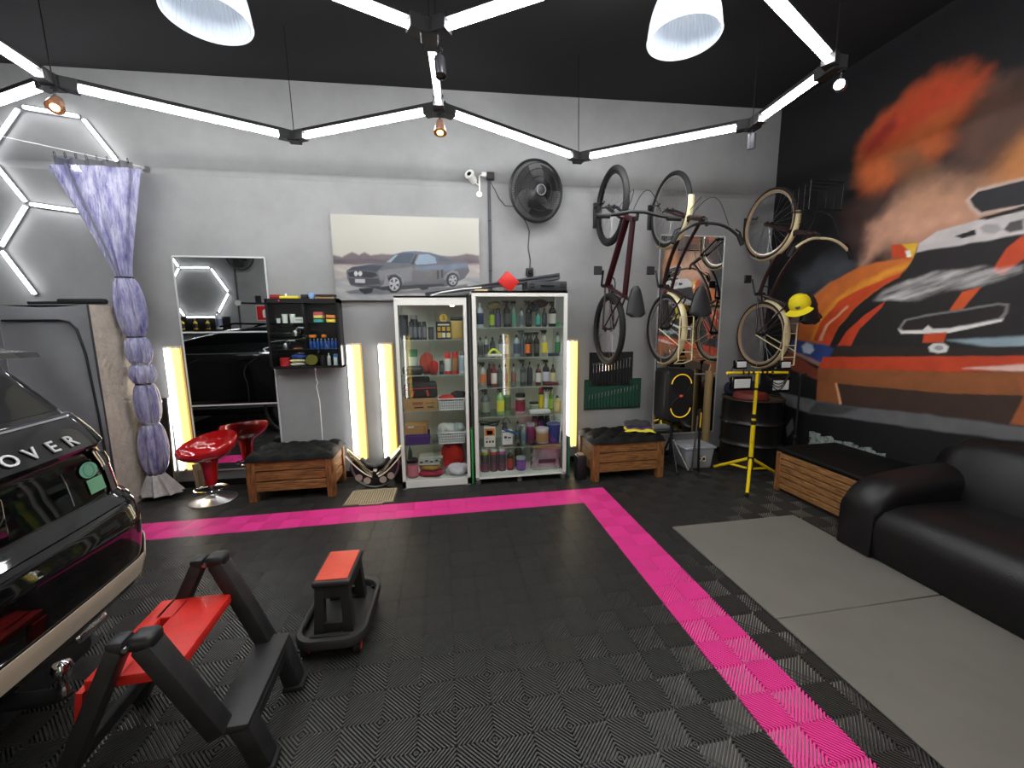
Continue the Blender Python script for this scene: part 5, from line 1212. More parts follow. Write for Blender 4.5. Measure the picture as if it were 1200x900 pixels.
# ================================================================ bicycles hung on the back wall
def to_bike(T_, pts): return [T_ @ Vector(p) for p in pts]
def bike(x, zrear, r, wb, label, frame_c, style, rim_c, tire_w, tire_c, wall_c=None, fender=None, rack=False, basket_=False, bar_c=(26, 26, 28), group='bicycles hung by the front wheel', steer=0.0, flip=1):
    """built in bike axes: x forward, y left, z up from the ground; then stood on end against the wall"""
    t = thing('bicycle', label, 'bicycle', (x, WALL_Y - .045, zrear), 0, group)
    R3 = Matrix(((0, -1, 0), (0, 0, -1), (1, 0, 0)))     # bike x -> up, y -> -X, z -> away from the wall
    t.rotation_euler = R3.to_euler()
    mf = V('frame', frame_c, .3); mt_ = V('tyre', tire_c, .75); mr = V('rim', rim_c, .3, .5); ms = M('spoke', (150, 150, 152), .3, .9)
    def wheel(cx, nm):
        c = (cx, 0, r)
        wt = thing(nm, None, None, c); wt.parent = t
        MB().torus((0, 0, 0), r - tire_w, tire_w, (0, 1, 0), 48, 10).build('tyre', mt_, wt)
        if wall_c:
            for s in (-1, 1): MB().torus((0, s * tire_w * .5, 0), r - tire_w * 1.62, tire_w * .5, (0, 1, 0), 48, 8).build('sidewall', V('sidewall', wall_c, .6), wt)
        ri = r - tire_w * 2
        rr_ = []
        for k in range(48):
            a = 2 * PI * k / 48; e = Vector((math.cos(a), 0, math.sin(a)))
            rr_.append([e * (ri + .004) + Vector((0, .011, 0)), e * (ri + .004) - Vector((0, .011, 0)), e * (ri - .016) - Vector((0, .008, 0)), e * (ri - .016) + Vector((0, .008, 0))])
        rr_.append(rr_[0]); MB().loft(rr_, cap=False).build('rim', mr, wt)
        MB().cyl((0, -.045, 0), (0, .045, 0), .014, n=10).cyl((0, -.032, 0), (0, -.026, 0), .026, n=12).cyl((0, .026, 0), (0, .032, 0), .026, n=12).build('hub', m_dark, wt)
        sp_ = MB()
        for k in range(28):
            a = 2 * PI * k / 28; s = 1 if k % 2 else -1; b_ = a + (.5 if (k // 2) % 2 else -.5)
            sp_.tube([(.022 * math.cos(b_), s * .028, .022 * math.sin(b_)), ((ri - .01) * math.cos(a), 0, (ri - .01) * math.sin(a))], .0013, 3, cap=False)
        sp_.build('spokes', ms, wt, kind='stuff')
        return wt
    rw = wheel(0, 'rear_wheel'); fw = wheel(wb, 'front_wheel')
    bb = Vector((.44, 0, r - .06)); hd0 = Vector((wb - .19, 0, r + .36)); hd1 = Vector((wb - .235, 0, r + .50)); st_ = Vector((.30, 0, r + .36)); sad = Vector((.24, 0, r + .55))
    if style == 'cruiser': hd0 = Vector((wb - .15, 0, r + .34)); hd1 = Vector((wb - .21, 0, r + .54))
    def tb_(nm, pts, rad, m=mf, par=t): return MB().tube(pts, rad, 10).build(nm, m, par)
    if style == 'mtb':
        tb_('down_tube', [hd0, bb], .031); tb_('top_tube', [hd1 - Vector((0, 0, .02)), st_], .026)
        tb_('seat_tube', [bb, st_ + Vector((-.01, 0, .04))], .018)
    else:
        tb_('down_tube', arc_pts(lambda u: hd0.lerp(bb, u) + Vector((0, 0, -.07 * math.sin(PI * u))), 10), .02)
        tb_('top_tube', arc_pts(lambda u: hd1.lerp(bb + Vector((-.04, 0, .16)), u) + Vector((0, 0, -.07 * math.sin(PI * u))), 10), .016)
        tb_('seat_tube', [bb, st_], .018)
    tb_('head_tube', [hd0 - (hd1 - hd0) * .12, hd1 + (hd1 - hd0) * .1], .024)
    for s in (-1, 1):
        tb_('chain_stay', [bb + Vector((0, s * .02, 0)), (0, s * .06, r)], .010)
        tb_('seat_stay', [st_ + Vector((0, s * .02, -.03)), (0, s * .06, r)], .008)
        tb_('fork_blade', [hd0 + Vector((.012, s * .05, -.04)), (wb, s * .055, r)], .014, V('fork', (24, 24, 26), .4) if style == 'mtb' else mf)
    tb_('fork_crown', [hd0 + Vector((.012, -.055, -.035)), hd0 + Vector((.012, .055, -.035))], .016, mf)
    tb_('seat_post', [st_, sad], .013, m_black)
    # saddle
    def sd(u, v):
        a = 2 * PI * u; xx_ = -.13 + .27 * v
        w_ = (.078 if style == 'mtb' else .10) * (1 - v) ** .55 * min(1, .35 + v * 6) + .016
        z = .03 * math.sin(a) - (.012 if math.sin(a) < 0 else 0)
        return (sad.x + xx_, w_ * math.cos(a), sad.z + .035 + z * (1 if v < .9 else .6) + .018 * (1 - v) ** 2)
    MB().grid(sd, 24, 18).build('saddle', V('saddle', (30, 30, 32), .45), t, smooth=60)
    # crank and pedals
    MB().torus(bb + Vector((0, -.05, 0)), .085, .006, (0, 1, 0), 32, 6).cyl(bb + Vector((0, -.055, 0)), bb + Vector((0, .055, 0)), .018, n=12).build('chainring', m_dark, t)
    for s, ang in ((1, .55 if style == 'mtb' else -.2), (-1, PI + (.55 if style == 'mtb' else -.2))):
        e = Vector((math.cos(ang), 0, math.sin(ang))) * .165
        p0 = bb + Vector((0, s * .06, 0)); p1 = p0 + e + Vector((0, s * .02, 0))
        tb_('crank_arm', [p0, p1], .010, m_black)
        MB().rbox(p1 + Vector((0, s * .055, 0)), (.085, .085, .022), .006, 1).build('pedal', m_black, t)
    tb_('chain', [bb + Vector((.0, -.05, .085)), (0, -.04, r + .03)], .004, m_dark)
    tb_('chain', [bb + Vector((.0, -.05, -.085)), (0, -.04, r - .03)], .004, m_dark)
    # handlebar
    hb = hd1 + (hd1 - hd0).normalized() * .06
    st0 = MB().tube([hd1, hb, hb + Vector((.06 if style == 'mtb' else -.06, 0, .015))], .014, 8).build('stem', m_black, t); hc = hb + Vector((.06 if style == 'mtb' else -.06, 0, .015))
    Rz = Matrix.Rotation(steer, 3, 'Z'); 
    def H(pts): return [hc + Rz @ Vector(p) for p in pts]
    mb_ = V('bar', bar_c, .35)
    if style == 'mtb':
        tb_('handlebar', H([(-.05, -.37, .02), (-.03, -.2, .015), (0, -.06, 0), (0, .06, 0), (-.03, .2, .015), (-.05, .37, .02)]), .0145, m_black)
        gr = [[(-.05, s * .26, .019), (-.052, s * .385, .021)] for s in (-1, 1)]; lv = [[(.0, s * .22, .01), (.03, s * .26, -.005), (.02, s * .34, -.01)] for s in (-1, 1)]
    else:
        tb_('handlebar', H(arc_pts(lambda u: (-.13 * abs(2 * u - 1) ** 2.2 + .02, (2 * u - 1) * .315, .03 * math.sin(min(1, abs(2 * u - 1) * 1.6) * PI / 2)), 20)), .0125, mb_)
        gr = [[(-.07, s * .285, .03), (-.16, s * .335, .03)] for s in (-1, 1)]; lv = [[(-.03, s * .26, .03), (-.05, s * .31, .02), (-.13, s * .345, .02)] for s in (-1, 1)]
    for g in gr: tb_('grip', H(g), .0185, m_rubber)
    for g in lv: tb_('brake_lever', H(g), .007, m_dark)
    for k in (-1, 1):
        tb_('brake_cable', arc_pts(lambda u: (H([(0, k * .2 * (1 - u), .02)])[0] * (1 - u) + Vector(hd0 + Vector((.05, k * .03, .06))) * u) + Vector((.14 * math.sin(PI * u), 0, .10 * math.sin(PI * u))), 14), .003, m_black)
    if fender:
        mfn = V('fender', fender, .35)
        for cx, a0, a1 in ((0, .15, 3.35), (wb, 1.45, 3.75)):
            rings = []
            for k in range(25):
                a = a0 + (a1 - a0) * k / 24; rings.append([(cx + (r + .018 - .016 * abs(q) ** 2) * math.cos(a), q * .032, r + (r + .018 - .016 * abs(q) ** 2) * math.sin(a)) for q in (-1, -.6, 0, .6, 1)] + [(cx + (r + .014 - .016 * abs(q) ** 2) * math.cos(a), q * .03, r + (r + .014 - .016 * abs(q) ** 2) * math.sin(a)) for q in (1, .6, 0, -.6, -1)])
            fo = MB().loft(rings).build('fender', mfn, t)
            for s in (-1, 1): MB().tube([(cx, s * .06, r), (cx + (r + .0) * math.cos(a1 - .25), s * .034, r + (r + .0) * math.sin(a1 - .25))], .003, 6).build('fender_stay', m_steel, fo)
    if rack:
        mk = V('rack', fender, .35); z = r + .39
        rk = MB().tube([(.12, -.07, z), (-.30, -.07, z), (-.30, .07, z), (.12, .07, z)], .007, 8, closed=True).build('rack', mk, t)
        for q in (-.22, -.1, .02): MB().tube([(q, -.07, z), (q, .07, z)], .005, 6).build('rack_slat', mk, rk)
        for s in (-1, 1):
            MB().tube([(-.16, s * .07, z), (-.0, s * .065, r)], .006, 6).build('rack_stay', mk, rk)
        MB().tube([(-.30, -.07, z), (-.34, -.05, z - .1), (-.34, .05, z - .1), (-.30, .07, z)], .006, 6).build('rack_hoop', mk, rk)
    if basket_:
        bk_ = V('basket', (30, 30, 32), .5, .3); c = Vector((wb + .10, 0, r + .42)); w_, d_, h = .34, .24, .22
        ba = thing('basket', None, None, c); ba.parent = t
        for z, k in ((0, .82), (h * .35, .88), (h * .7, .94), (h, 1)):
            MB().tube([(-d_ / 2 * k, -w_ / 2 * k, z), (d_ / 2 * k, -w_ / 2 * k, z), (d_ / 2 * k, w_ / 2 * k, z), (-d_ / 2 * k, w_ / 2 * k, z)], .004 if z < h else .007, 6, closed=True).build('basket_hoop', bk_, ba)
        me_ = MB()
        for k in range(14):
            q = -1 + 2 * k / 13
            for s in (-1, 1):
                me_.tube([(q * d_ / 2 * .82, s * w_ / 2 * .82, 0), (q * d_ / 2, s * w_ / 2, h)], .002, 4); me_.tube([(s * d_ / 2 * .82, q * w_ / 2 * .82, 0), (s * d_ / 2, q * w_ / 2, h)], .002, 4)
            me_.tube([(q * d_ / 2 * .82, -w_ / 2 * .82, 0), (q * d_ / 2 * .82, w_ / 2 * .82, 0)], .002, 4)
        me_.build('wire_mesh', bk_, ba, kind='stuff')
    return t
bike(.172, 1.531, .368, 1.19, 'red and black mountain bike hanging nearest the tall cabinet', (46, 10, 17), 'mtb', (30, 30, 32), .030, (26, 26, 27))
bike(.80, 1.532, .36, 1.18, 'maroon city bike with cream fenders hanging before the mirror', (40, 22, 23), 'cruiser', (150, 150, 148), (.024), (26, 26, 27), None, (222, 208, 164), True)
bike(1.945, 1.453, .36, 1.16, 'maroon city bike with tan tyres and front basket in the corner', (46, 27, 27), 'cruiser', (176, 172, 166), .022, (28, 27, 26), (176, 138, 96), (222, 208, 164), True, True, (214, 202, 164))
for x, z, nm in ((.172, 2.80, 'black wall hook holding the mountain bike wheel'), (.80, 2.80, 'black wall hook holding the middle bike wheel'), (1.99, 2.70, 'black wall hook holding the corner bike wheel')):
    hk = thing('bike_hook', nm, 'wall hook', (x, WALL_Y, z), 0, 'bike wall hooks')
    MB().rbox((-.0, -.012, -.06), (.07, .024, .26), .008, 2).build('wall_plate', m_black, hk)
    MB().tube([(-.03, -.02, .02), (-.03, -.12, .03), (0, -.135, .035), (.03, -.12, .03), (.05, -.11, .06)], .008, 8).build('hook_arm', m_black, hk)

# ---- caps on the corner bike's rack
def cap_thing(nm, loc, rot, c, c2, label):
    t = thing(nm, label, 'cap', loc); t.rotation_euler = rot
    m = V('cap', c, .8)
    MB().lathe([(.082, 0), (.09, .02), (.088, .06), (.074, .095), (.045, .12), (0, .128)], 28, cap=False).build('crown', m, t)
    def br_(u, v):
        a = -PI / 2 + (u - .5) * 1.9; k = .082 + .085 * v * math.cos((u - .5) * 1.9) ** .7
        return (k * math.cos(a), k * math.sin(a), .008 - .018 * v + .014 * abs(u - .5))
    MB().grid(br_, 18, 6, .003).build('brim', V('cap', c2, .8), t)
    MB().lathe([(0, .126), (.008, .13), (0, .136)], 10).build('button', m, t)
    MB().cyl((0, -.0905, .045), (0, -.0925, .047), .02, n=16).build('front_badge', V('badge', (40, 40, 36), .6), t)
    for k in range(6):
        a = PI / 6 + k * PI / 3
        MB().tube([(.0905 * math.cos(a), .0905 * math.sin(a), .02), (.0885 * math.cos(a), .0885 * math.sin(a), .06), (.0745 * math.cos(a), .0745 * math.sin(a), .095), (.045 * math.cos(a), .045 * math.sin(a), .1205), (0, 0, .1285)], .0012, 4).build('seam', m, t)
cap_thing('baseball_cap', (1.86, -.19, 1.73), (.55, -.2, -1.0), (226, 206, 26), (226, 206, 26), 'yellow baseball cap on the corner bike rack')
cap_thing('baseball_cap', (1.97, -.12, 1.70), (.5, -.2, .45), (30, 28, 28), (30, 28, 28), 'black baseball cap behind the yellow cap')

# ================================================================ wall mounted things
fn_ = thing('wall_fan', 'round black caged fan mounted high on back wall', 'fan', (-.53, WALL_Y, 2.90))
F = Matrix.Translation((0, -.20, 0)) @ Matrix.Rotation(math.radians(14), 4, 'Z') @ Matrix.Rotation(math.radians(6), 4, 'X')
def FT(mb): mb.v = [tuple(F @ Vector(v)) for v in mb.v]; return mb
RF = .285
cg = MB()
for k in range(100):
    a = 2 * PI * k / 100
    for sg in (-1, 1): cg.tube([(.06 * math.cos(a), sg * .085, .06 * math.sin(a)), (.17 * math.cos(a + .1), sg * .085, .17 * math.sin(a + .1)), (.25 * math.cos(a + .16), sg * .06, .25 * math.sin(a + .16)), (RF * math.cos(a + .18), sg * .012, RF * math.sin(a + .18))], .0023, 3, cap=False)
FT(cg).build('cage_wires', m_black, fn_, kind='stuff')
FT(MB().torus((0, 0, 0), RF, .013, (0, 1, 0), 56, 8)).build('cage_rim', m_black, fn_)
for rr_ in (.12, .19, .245): FT(MB().torus((0, -.085 if rr_ < .2 else -.066, 0), rr_, .003, (0, 1, 0), 48, 5)).build('cage_ring', m_black, fn_)
FT(MB().lathe([(0, 0), (.055, 0), (.062, .012), (.05, .02), (0, .02)], 28, frame3((0, -.082, 0), (1, 0, 0), (0, 0, 1)))).build('centre_badge', m_black, fn_)
FT(MB().torus((0, -.102, 0), .047, .005, (0, 1, 0), 32, 6)).build('badge_ring', M('dull badge', (120, 120, 122), .5, .4), fn_)
for k in range(3):
    a0 = 2 * PI * k / 3 + .4
    def bl(u, v):
        rr_ = .05 + .2 * v; a = a0 + (u - .5) * (.5 + .9 * v) + .35 * v
        return (rr_ * math.cos(a), -.03 + .06 * (u - .5), rr_ * math.sin(a))
    FT(MB().grid(bl, 8, 8, .003)).build('blade', M('fan blade', (14, 14, 16), .5), fn_)
FT(MB().cyl((0, .02, 0), (0, .13, 0), .07, .06, n=24)).build('motor', m_black, fn_)
MB().tube([(0, -.08, 0), (0, -.05, -.03), (0, -.01, -.03)], .022, 8).rbox((0, -.01, -.03), (.10, .02, .14), .008, 1).build('wall_bracket', m_black, fn_)
cd_ = thing('fan_outlet', 'black socket box and cord hanging below the fan', 'socket', (-.565, WALL_Y, 2.14))
MB().rbox((0, -.02, 0), (.075, .04, .085), .008, 2).build('socket_box', m_black, cd_)
MB().lathe([(0, 0), (.022, 0), (.024, .012), (.014, .03), (0, .03)], 16, frame3((0, -.04, 0), (1, 0, 0), (0, 0, 1))).build('plug', m_blackg, cd_)
MB().tube([(0, -.02, .04), (.01, -.012, .12), (-.012, -.01, .25), (0, -.01, .42), (-.03, -.012, .5), (-.1, -.02, .60)], .005, 6).build('cord', m_black, cd_)
MB().tube([(-.42, -.01, .92), (-.36, -.008, .82), (-.32, -.01, .74), (-.26, -.04, .66), (-.16, -.12, .63)], .004, 6).build('lead', m_black, cd_)
pi_ = thing('conduit_pipe', 'dark conduit pipe with junction box beside the poster', 'pipe', (-.985, WALL_Y, 1.9))
MB().cyl((0, -.018, 0), (0, -.018, 1.15), .014, n=12).build('pipe', V('conduit', (62, 64, 68), .5), pi_)
MB().rbox((.015, -.03, 1.18), (.075, .05, .07), .006, 1).build('junction_box', m_black, pi_)
MB().rbox((-.05, -.03, 1.19), (.05, .045, .045), .008, 2).build('white_fitting', m_wplast, pi_)
for z in (.25, .75): MB().torus((0, -.018, z), .016, .004, n=14, m=5).build('pipe_clip', m_dark, pi_)
cc = thing('security_camera', 'small white security camera left of the pipe top', 'security camera', (-1.085, WALL_Y, 2.96))
MB().lathe([(0, 0), (.03, 0), (.03, .012), (.012, .02), (0, .02)], 16, frame3((0, 0, -.05), (1, 0, 0), (0, 0, 1))).build('wall_mount', m_wplast, cc)
MB().tube([(0, -.02, -.05), (0, -.05, -.03), (0, -.05, .11), (.03, -.045, .125), (.06, -.04, .125)], .008, 8).build('arm', m_wplast, cc)
T_ = frame3((-.085, -.09, .085), Vector((.8, -.5, 0)), Vector((.2, .3, .93)))
MB().lathe([(0, -.07), (.03, -.07), (.036, -.05), (.036, .02), (.048, .03), (.048, .045), (.036, .047), (0, .04)], 20, T_).build('camera_body', m_wplast, cc)
MB().lathe([(0, .04), (.026, .04), (.02, .05), (0, .052)], 16, T_).build('lens', m_blackg, cc)
MB().tube([(0, -.05, .02), (-.03, -.07, .03), (-.07, -.08, .06)], .005, 6).build('cable', m_wplast, cc)

# ---- black wall cabinet with glass front
wc = thing('wall_cabinet', 'small black wall cabinet with glass front over the bench', 'cabinet', (-2.82, WALL_Y, 1.185))
w_, h_, d_ = .655, .67, .155; mwc = M('black cabinet laminate', (26, 25, 26), .35)
for lo, hi, nm in (((-w_ / 2, -d_, 0), (-w_ / 2 + .02, 0, h_), 'side_panel'), ((w_ / 2 - .02, -d_, 0), (w_ / 2, 0, h_), 'side_panel'), ((-w_ / 2, -d_, h_ - .04), (w_ / 2, 0, h_), 'top_panel'), ((-w_ / 2, -d_, 0), (w_ / 2, 0, .02), 'bottom_panel'), ((-w_ / 2 + .02, -.008, .02), (w_ / 2 - .02, 0, h_ - .04), 'back_panel')):
    MB().b2(lo, hi).build(nm, mwc, wc, smooth=0)
MB().b2((-.005, -d_ + .012, .19), (.005, -.008, h_ - .04)).build('divider', mwc, wc, smooth=0)
WS = [.185, .44]
for z in WS + [.31]:
    MB().b2((-w_ / 2 + .02, -d_ + .02, z - .007), ((w_ / 2 - .02) if z in WS else -.005, -.008, z)).build('shelf', mwc if z == WS[0] else m_shelf, wc, smooth=0)
MB().b2((-w_ / 2 + .02, -d_ + .002, .02), (.02, -d_ + .006, h_ - .04)).build('glass_door', m_pane, wc, smooth=0)
MB().b2((-.02, -d_ + .008, .02), (w_ / 2 - .02, -d_ + .012, h_ - .04)).build('glass_door', m_pane, wc, smooth=0)
MB().tube([(0.03, -.012, 0), (.032, -.01, -.12), (.045, -.012, -.16), (.03, -.012, -.2), (.05, -.01, -.35), (.048, -.01, -.78)], .004, 6).build('power_cord', m_wplast, wc)
MB().lathe([(0, 0), (.008, 0), (.008, .004), (0, .006)], 12, frame3((-.2, -d_, h_ - .02), (1, 0, 0), (0, 0, 1))).build('red_sticker', V('dot', (206, 40, 40), .5), wc)
bx0, by0, bz0 = -2.82, WALL_Y - .085, 1.185
WG = 'things in the black wall cabinet'
for k, x in enumerate((-.245, -.185, -.115)):
    t = thing('paper_cup', ('small white cup leftmost in black wall cabinet', 'larger white cup second from left in wall cabinet', 'larger white cup third from left in wall cabinet')[k], 'cup', (bx0 + x, by0, bz0 + WS[1]), 0, WG)
    r_ = .018 if k == 0 else .026; hh = .045 if k == 0 else .085
    MB().lathe([(0, 0), (r_ * .8, 0), (r_, hh), (r_ * .94, hh), (r_ * .76, .004), (0, .004)], 18).build('cup', m_wplast, t); MB().torus((0, 0, hh), r_, .002, n=18, m=5).build('rim', m_wplast, t)
pbox('white_box', bx0 - .05, by0, bz0 + WS[1], .10, .07, .055, (222, 222, 220), 'low white box right of the cups', 'box', WG, [(0, .03, .06, .012, (170, 170, 172))])
for k, (x, z, c, d) in enumerate(((.13, 0, (70, 160, 150), 'teal tray at bottom of the left tray stack'), (.13, .042, (226, 200, 120), 'cream tray in the left tray stack'), (.13, .07, (190, 80, 84), 'pink tray on top of the left tray stack'), (.245, 0, (226, 196, 70), 'yellow tray at bottom of the right tray stack'), (.245, .042, (222, 130, 70), 'orange tray in the right tray stack'))):
    t = thing('plastic_tray', d + ' in wall cabinet', 'tray', (bx0 + x, by0, bz0 + WS[1] + z), 0, WG)
    MB().rbox((0, 0, .018), (.085, .09, .034), .004, 1).build('tray', V('tray', c, .5), t); MB().b2((-.035, -.047, .01), (.035, -.0455, .026)).build('label_strip', V('tray label', tuple(min(255, int(v * 1.1)) for v in c), .5), t, smooth=0)
for k in range(8):
    x = .03 + .034 * k
    bottle(bx0 + x, by0, bz0 + WS[0], .026, .105, (40, 84, 160), (34, 70, 150), (176, 182, 190), ['first', 'second', 'third', 'fourth', 'fifth', 'sixth', 'seventh', 'eighth'][k] + ' blue vial from left in the wall cabinet row', 'blue vials in the wall cabinet')
for x, d in ((.055, 'left orange packet on the vials shelf'), (.16, 'right orange packet on the vials shelf')):
    MB().rbox((0, 0, 0), (.06 if x < .1 else .04, .04, .03), .004, 1).build('orange_packet', V('packet', (226, 130, 50), .5), None, d + ' in wall cabinet', 'packet', WG, loc=(bx0 + x, by0, bz0 + WS[0] + .125))
for k, (x, nm, d) in enumerate(((-.2, (190, 192, 194), 'steel airbrush part leftmost on wall cabinet middle shelf'), (-.10, (176, 178, 180), 'steel airbrush part right on wall cabinet middle shelf'))):
    t = thing('spray_gun', d, 'spray gun', (bx0 + x, by0, bz0 + (.186 if k == 0 else .311)), 0, WG)
    MB().lathe([(0, 0), (.026, 0), (.03, .03), (.02, .06), (0, .06)], 14).build('cup', m_steel, t); MB().tube([(0, 0, .05), (.03, 0, .085), (.09, 0, .08)], .011, 8).build('barrel', m_steel, t); MB().tube([(.03, 0, .08), (.045, 0, .04)], .009, 8).build('grip', m_dark, t)
MB().rbox((0, 0, 0), (.07, .05, .012), .004, 1).build('orange_pad', V('packet', (206, 110, 70), .5), None, 'thin orange pad on left of wall cabinet shelf', 'pad', WG, loc=(bx0 - .09, by0, bz0 + .193))
for k in range(4): MB().lathe([(0, 0), (.045, 0), (.048, .01), (.045, .02), (0, .02)], 24).build('red_pad', V('pad', (190, 34, 40), .6), None, ('lowest', 'second', 'third', 'topmost')[k] + ' red polishing pad of the stack in wall cabinet', 'pad', 'red polishing pads', loc=(bx0 - .215, by0, bz0 + .021 + .0215 * k))
blob('folded_towel', bx0 - .10, by0, bz0 + .021, .06, .05, .035, (214, 206, 206), 'pale pink folded towel in wall cabinet', 'towel', 31)
blob('folded_towel', bx0 - .10, by0, bz0 + .056, .065, .05, .035, (222, 214, 150), 'cream yellow folded towel in wall cabinet', 'towel', 32)
blob('folded_towel', bx0 - .09, by0, bz0 + .092, .07, .05, .04, (50, 70, 150), 'blue folded towel in wall cabinet', 'towel', 33)
MB().lathe([(0, -.018), (.05, -.018), (.055, -.01), (.055, .01), (.05, .018), (0, .018)], 32, frame3((bx0 + .035, by0 - .015, bz0 + .078), (1, 0, 0), (0, 0, 1))).build('olive_disc', V('disc', (112, 108, 40), .6), None, 'olive round pad standing in wall cabinet', 'pad', WG)
bottle(bx0 + .19, by0, bz0 + .021, .035, .125, (206, 206, 200), (180, 182, 180), WHT, 'white dropper bottle in wall cabinet', WG)
pbox('small_carton', bx0 + .255, by0, bz0 + .021, .035, .035, .11, (214, 218, 222), 'blue and white slim carton in wall cabinet', 'box', WG, [(0, .095, .034, .03, (50, 120, 190))])
bottle(bx0 + .13, by0, bz0 + .021, .05, .1, (34, 32, 34), None, BLK, 'dark jar beside the olive round pad', WG, 'jar')
# on top of it
ztop = bz0 + h_
TG = 'things on top of the black wall cabinet'
MB().rbox((0, 0, .02), (.1, .08, .04), .012, 2).build('red_sponge', V('sponge', (140, 24, 30), .7), None, 'dark red sponge on top of the wall cabinet', 'sponge', TG, loc=(bx0 - .245, by0, ztop))
yb_ = thing('yellow_brush', 'yellow handled brush lying on the wall cabinet', 'brush', (bx0 - .12, by0 - .02, ztop)); MB().rbox((0, 0, .014), (.17, .05, .026), .008, 2).build('handle', V('plastic', (226, 212, 40), .4), yb_); MB().cyl((-.03, 0, .024), (-.03, 0, .05), .009, n=10).build('knob', m_wplast, yb_)
MB().lathe([(0, -.03), (.026, -.03), (.03, 0), (.026, .03), (0, .03)], 18).build('blue_puck', V('plastic', (130, 160, 206), .4), None, 'pale blue round cap on the wall cabinet', 'cap', TG, loc=(bx0 + .075, by0, ztop + .03))
MB().rbox((0, 0, .022), (.06, .05, .044), .008, 2).build('black_block', m_black, None, 'small black block beside the pale blue cap', 'block', TG, loc=(bx0 + .01, by0, ztop))
hb_ = thing('hand_brush', 'dark brown long brush on the wall cabinet right end', 'brush', (bx0 + .205, by0, ztop)); MB().rbox((0, 0, .034), (.19, .05, .024), .009, 2).build('handle', V('dark wood', (44, 34, 30), .5), hb_); MB().rbox((0, 0, .011), (.17, .04, .022), .004, 1).build('bristles', V('bristle', (150, 120, 80), .8), hb_)

# ---- tool rolls
def tool_roll(label, x0, x1, z0, z1, c, n, zlo, zhi, tool):
    t = thing('tool_roll', label, 'tool roll', ((x0 + x1) / 2, WALL_Y - .004, z0), 0, 'tool rolls pinned to the wall'); W_ = x1 - x0; H_ = z1 - z0
    m = V('canvas', c, .85)
    MB().grid(lambda u, v: ((u - .5) * W_, -.004 - .006 * math.sin(u * 9 + v * 4) ** 2, v * H_), 16, 8, .004).build('canvas_back', m, t)
    MB().tube([(-W_ / 2, -.008, 0), (W_ / 2, -.008, 0), (W_ / 2, -.008, H_), (-W_ / 2, -.008, H_)], .005, 6, closed=True).build('binding', V('binding', tuple(int(v * .6) for v in c), .85), t)
    for k in range(n):
        u = (k + .5) / n; x = (u - .5) * W_ * .9; top = zlo + (zhi - zlo) * u
        pw = W_ * .9 / n
        MB().rbox((x, -.015, top * H_ / 2 + .006), (pw * .86, .012, top * H_ - .012), .005, 1).build('pocket', m, t)
        if tool == 'wrench':
            wr = MB(); L0 = top * H_; wr.tube([(x, -.020, L0 - .04), (x, -.022, L0 + .05)], .0055, 6); wr.torus((x, -.022, L0 + .058), .011, .0045, (0, 1, 0), 14, 6); wr.build('wrench', m_chrome, t)
        else:
            MB().tube([(x, -.018, top * H_ - .03), (x + .002, -.02, top * H_ + .022)], .0045, 6).build('wrench', m_steel, t)
tool_roll('black tool roll holding chrome wrenches below the mountain bike', .125, .645, .885, 1.265, (30, 30, 32), 13, .50, .66, 'wrench')
tool_roll('green tool roll with slanting pockets below the black one', .07, .755, .615, .955, (30, 74, 58), 16, .42, .72, 'key')

# ================================================================ things on and beside the cabinets
cs_ = thing('hard_case', 'flat black hard case with handle on the tall cabinet', 'case', (-.49, .42, 1.906))
MB().rbox((0, 0, .048), (.40, .24, .096), .012, 2).build('case_body', M('case plastic', (38, 40, 43), .5), cs_)
MB().tube([(-.06, -.12, .05), (-.055, -.14, .055), (.055, -.14, .055), (.06, -.12, .05)], .009, 8).build('handle', m_black, cs_)
for x in (-.15, .15): MB().rbox((x, -.122, .055), (.04, .012, .04), .004, 1).build('latch', m_black, cs_)
sl = thing('grey_board', 'long slanted grey board across both cabinet tops', 'board', (-.98, .60, 1.985)); sl.rotation_euler = (0, -.135, 0)
MB().prism([(-.685, -.008), (.685, -.030), (.685, .03), (-.685, .012)], -.08, .08, Matrix(((1, 0, 0, 0), (0, 0, -1, 0), (0, 1, 0, 0), (0, 0, 0, 1)))).build('board', M('grey board', (62, 65, 70), .5), sl); MB().rbox((0, -.085, .006), (1.35, .01, .012), .003, 1).build('edge_strip', m_dark, sl)
MB().rbox((0, 0, 0), (.15, .13, .13), .008, 2, Euler((.1, .72, .1)).to_matrix()).build('red_box', V('red box', (206, 40, 34), .4), None, 'red plastic box tipped on its edge on the tall cabinet', 'box', loc=(-.86, .38, 2.0))
MB().rbox((0, 0, .012), (.12, .10, .024), .003, 1).build('wood_offcut', V('offcut', (190, 166, 120), .6), None, 'small pale wood offcut on the tall cabinet', 'wood block', loc=(-1.12, .45, 1.906))
MB().tube([(-1.60, .40, 1.87), (-1.5, .38, 1.90), (-1.3, .36, 1.93), (-1.12, .36, 1.945)], .006, 6).build('loose_cord', m_wplast, None, 'white cord looping between the cabinet tops', 'cord')
for x, yy_, w_, d_, h_, c, lab in ((-1.247, .45, .018, .22, .56, (40, 130, 60), 'green board slotted between the two white cabinets'), (-1.249, .55, .016, .2, .88, (26, 26, 26), 'black board slotted behind the green board'), (-.235, .50, .022, .26, .42, (46, 96, 74), 'green board leaning on the tall cabinet right side')):
    b_ = thing('slotted_board', lab, 'board', (x, yy_, 0)); MB().rbox((0, 0, h_ / 2), (w_, d_, h_), .003, 1).build('panel', V('board', c, .5), b_); MB().b2((-w_ / 2 - .001, -d_ / 2 - .003, .0), (w_ / 2 + .001, -d_ / 2, h_)).build('edge_band', V('board edge', tuple(min(255, int(v * 1.25)) for v in c), .5), b_, smooth=0)
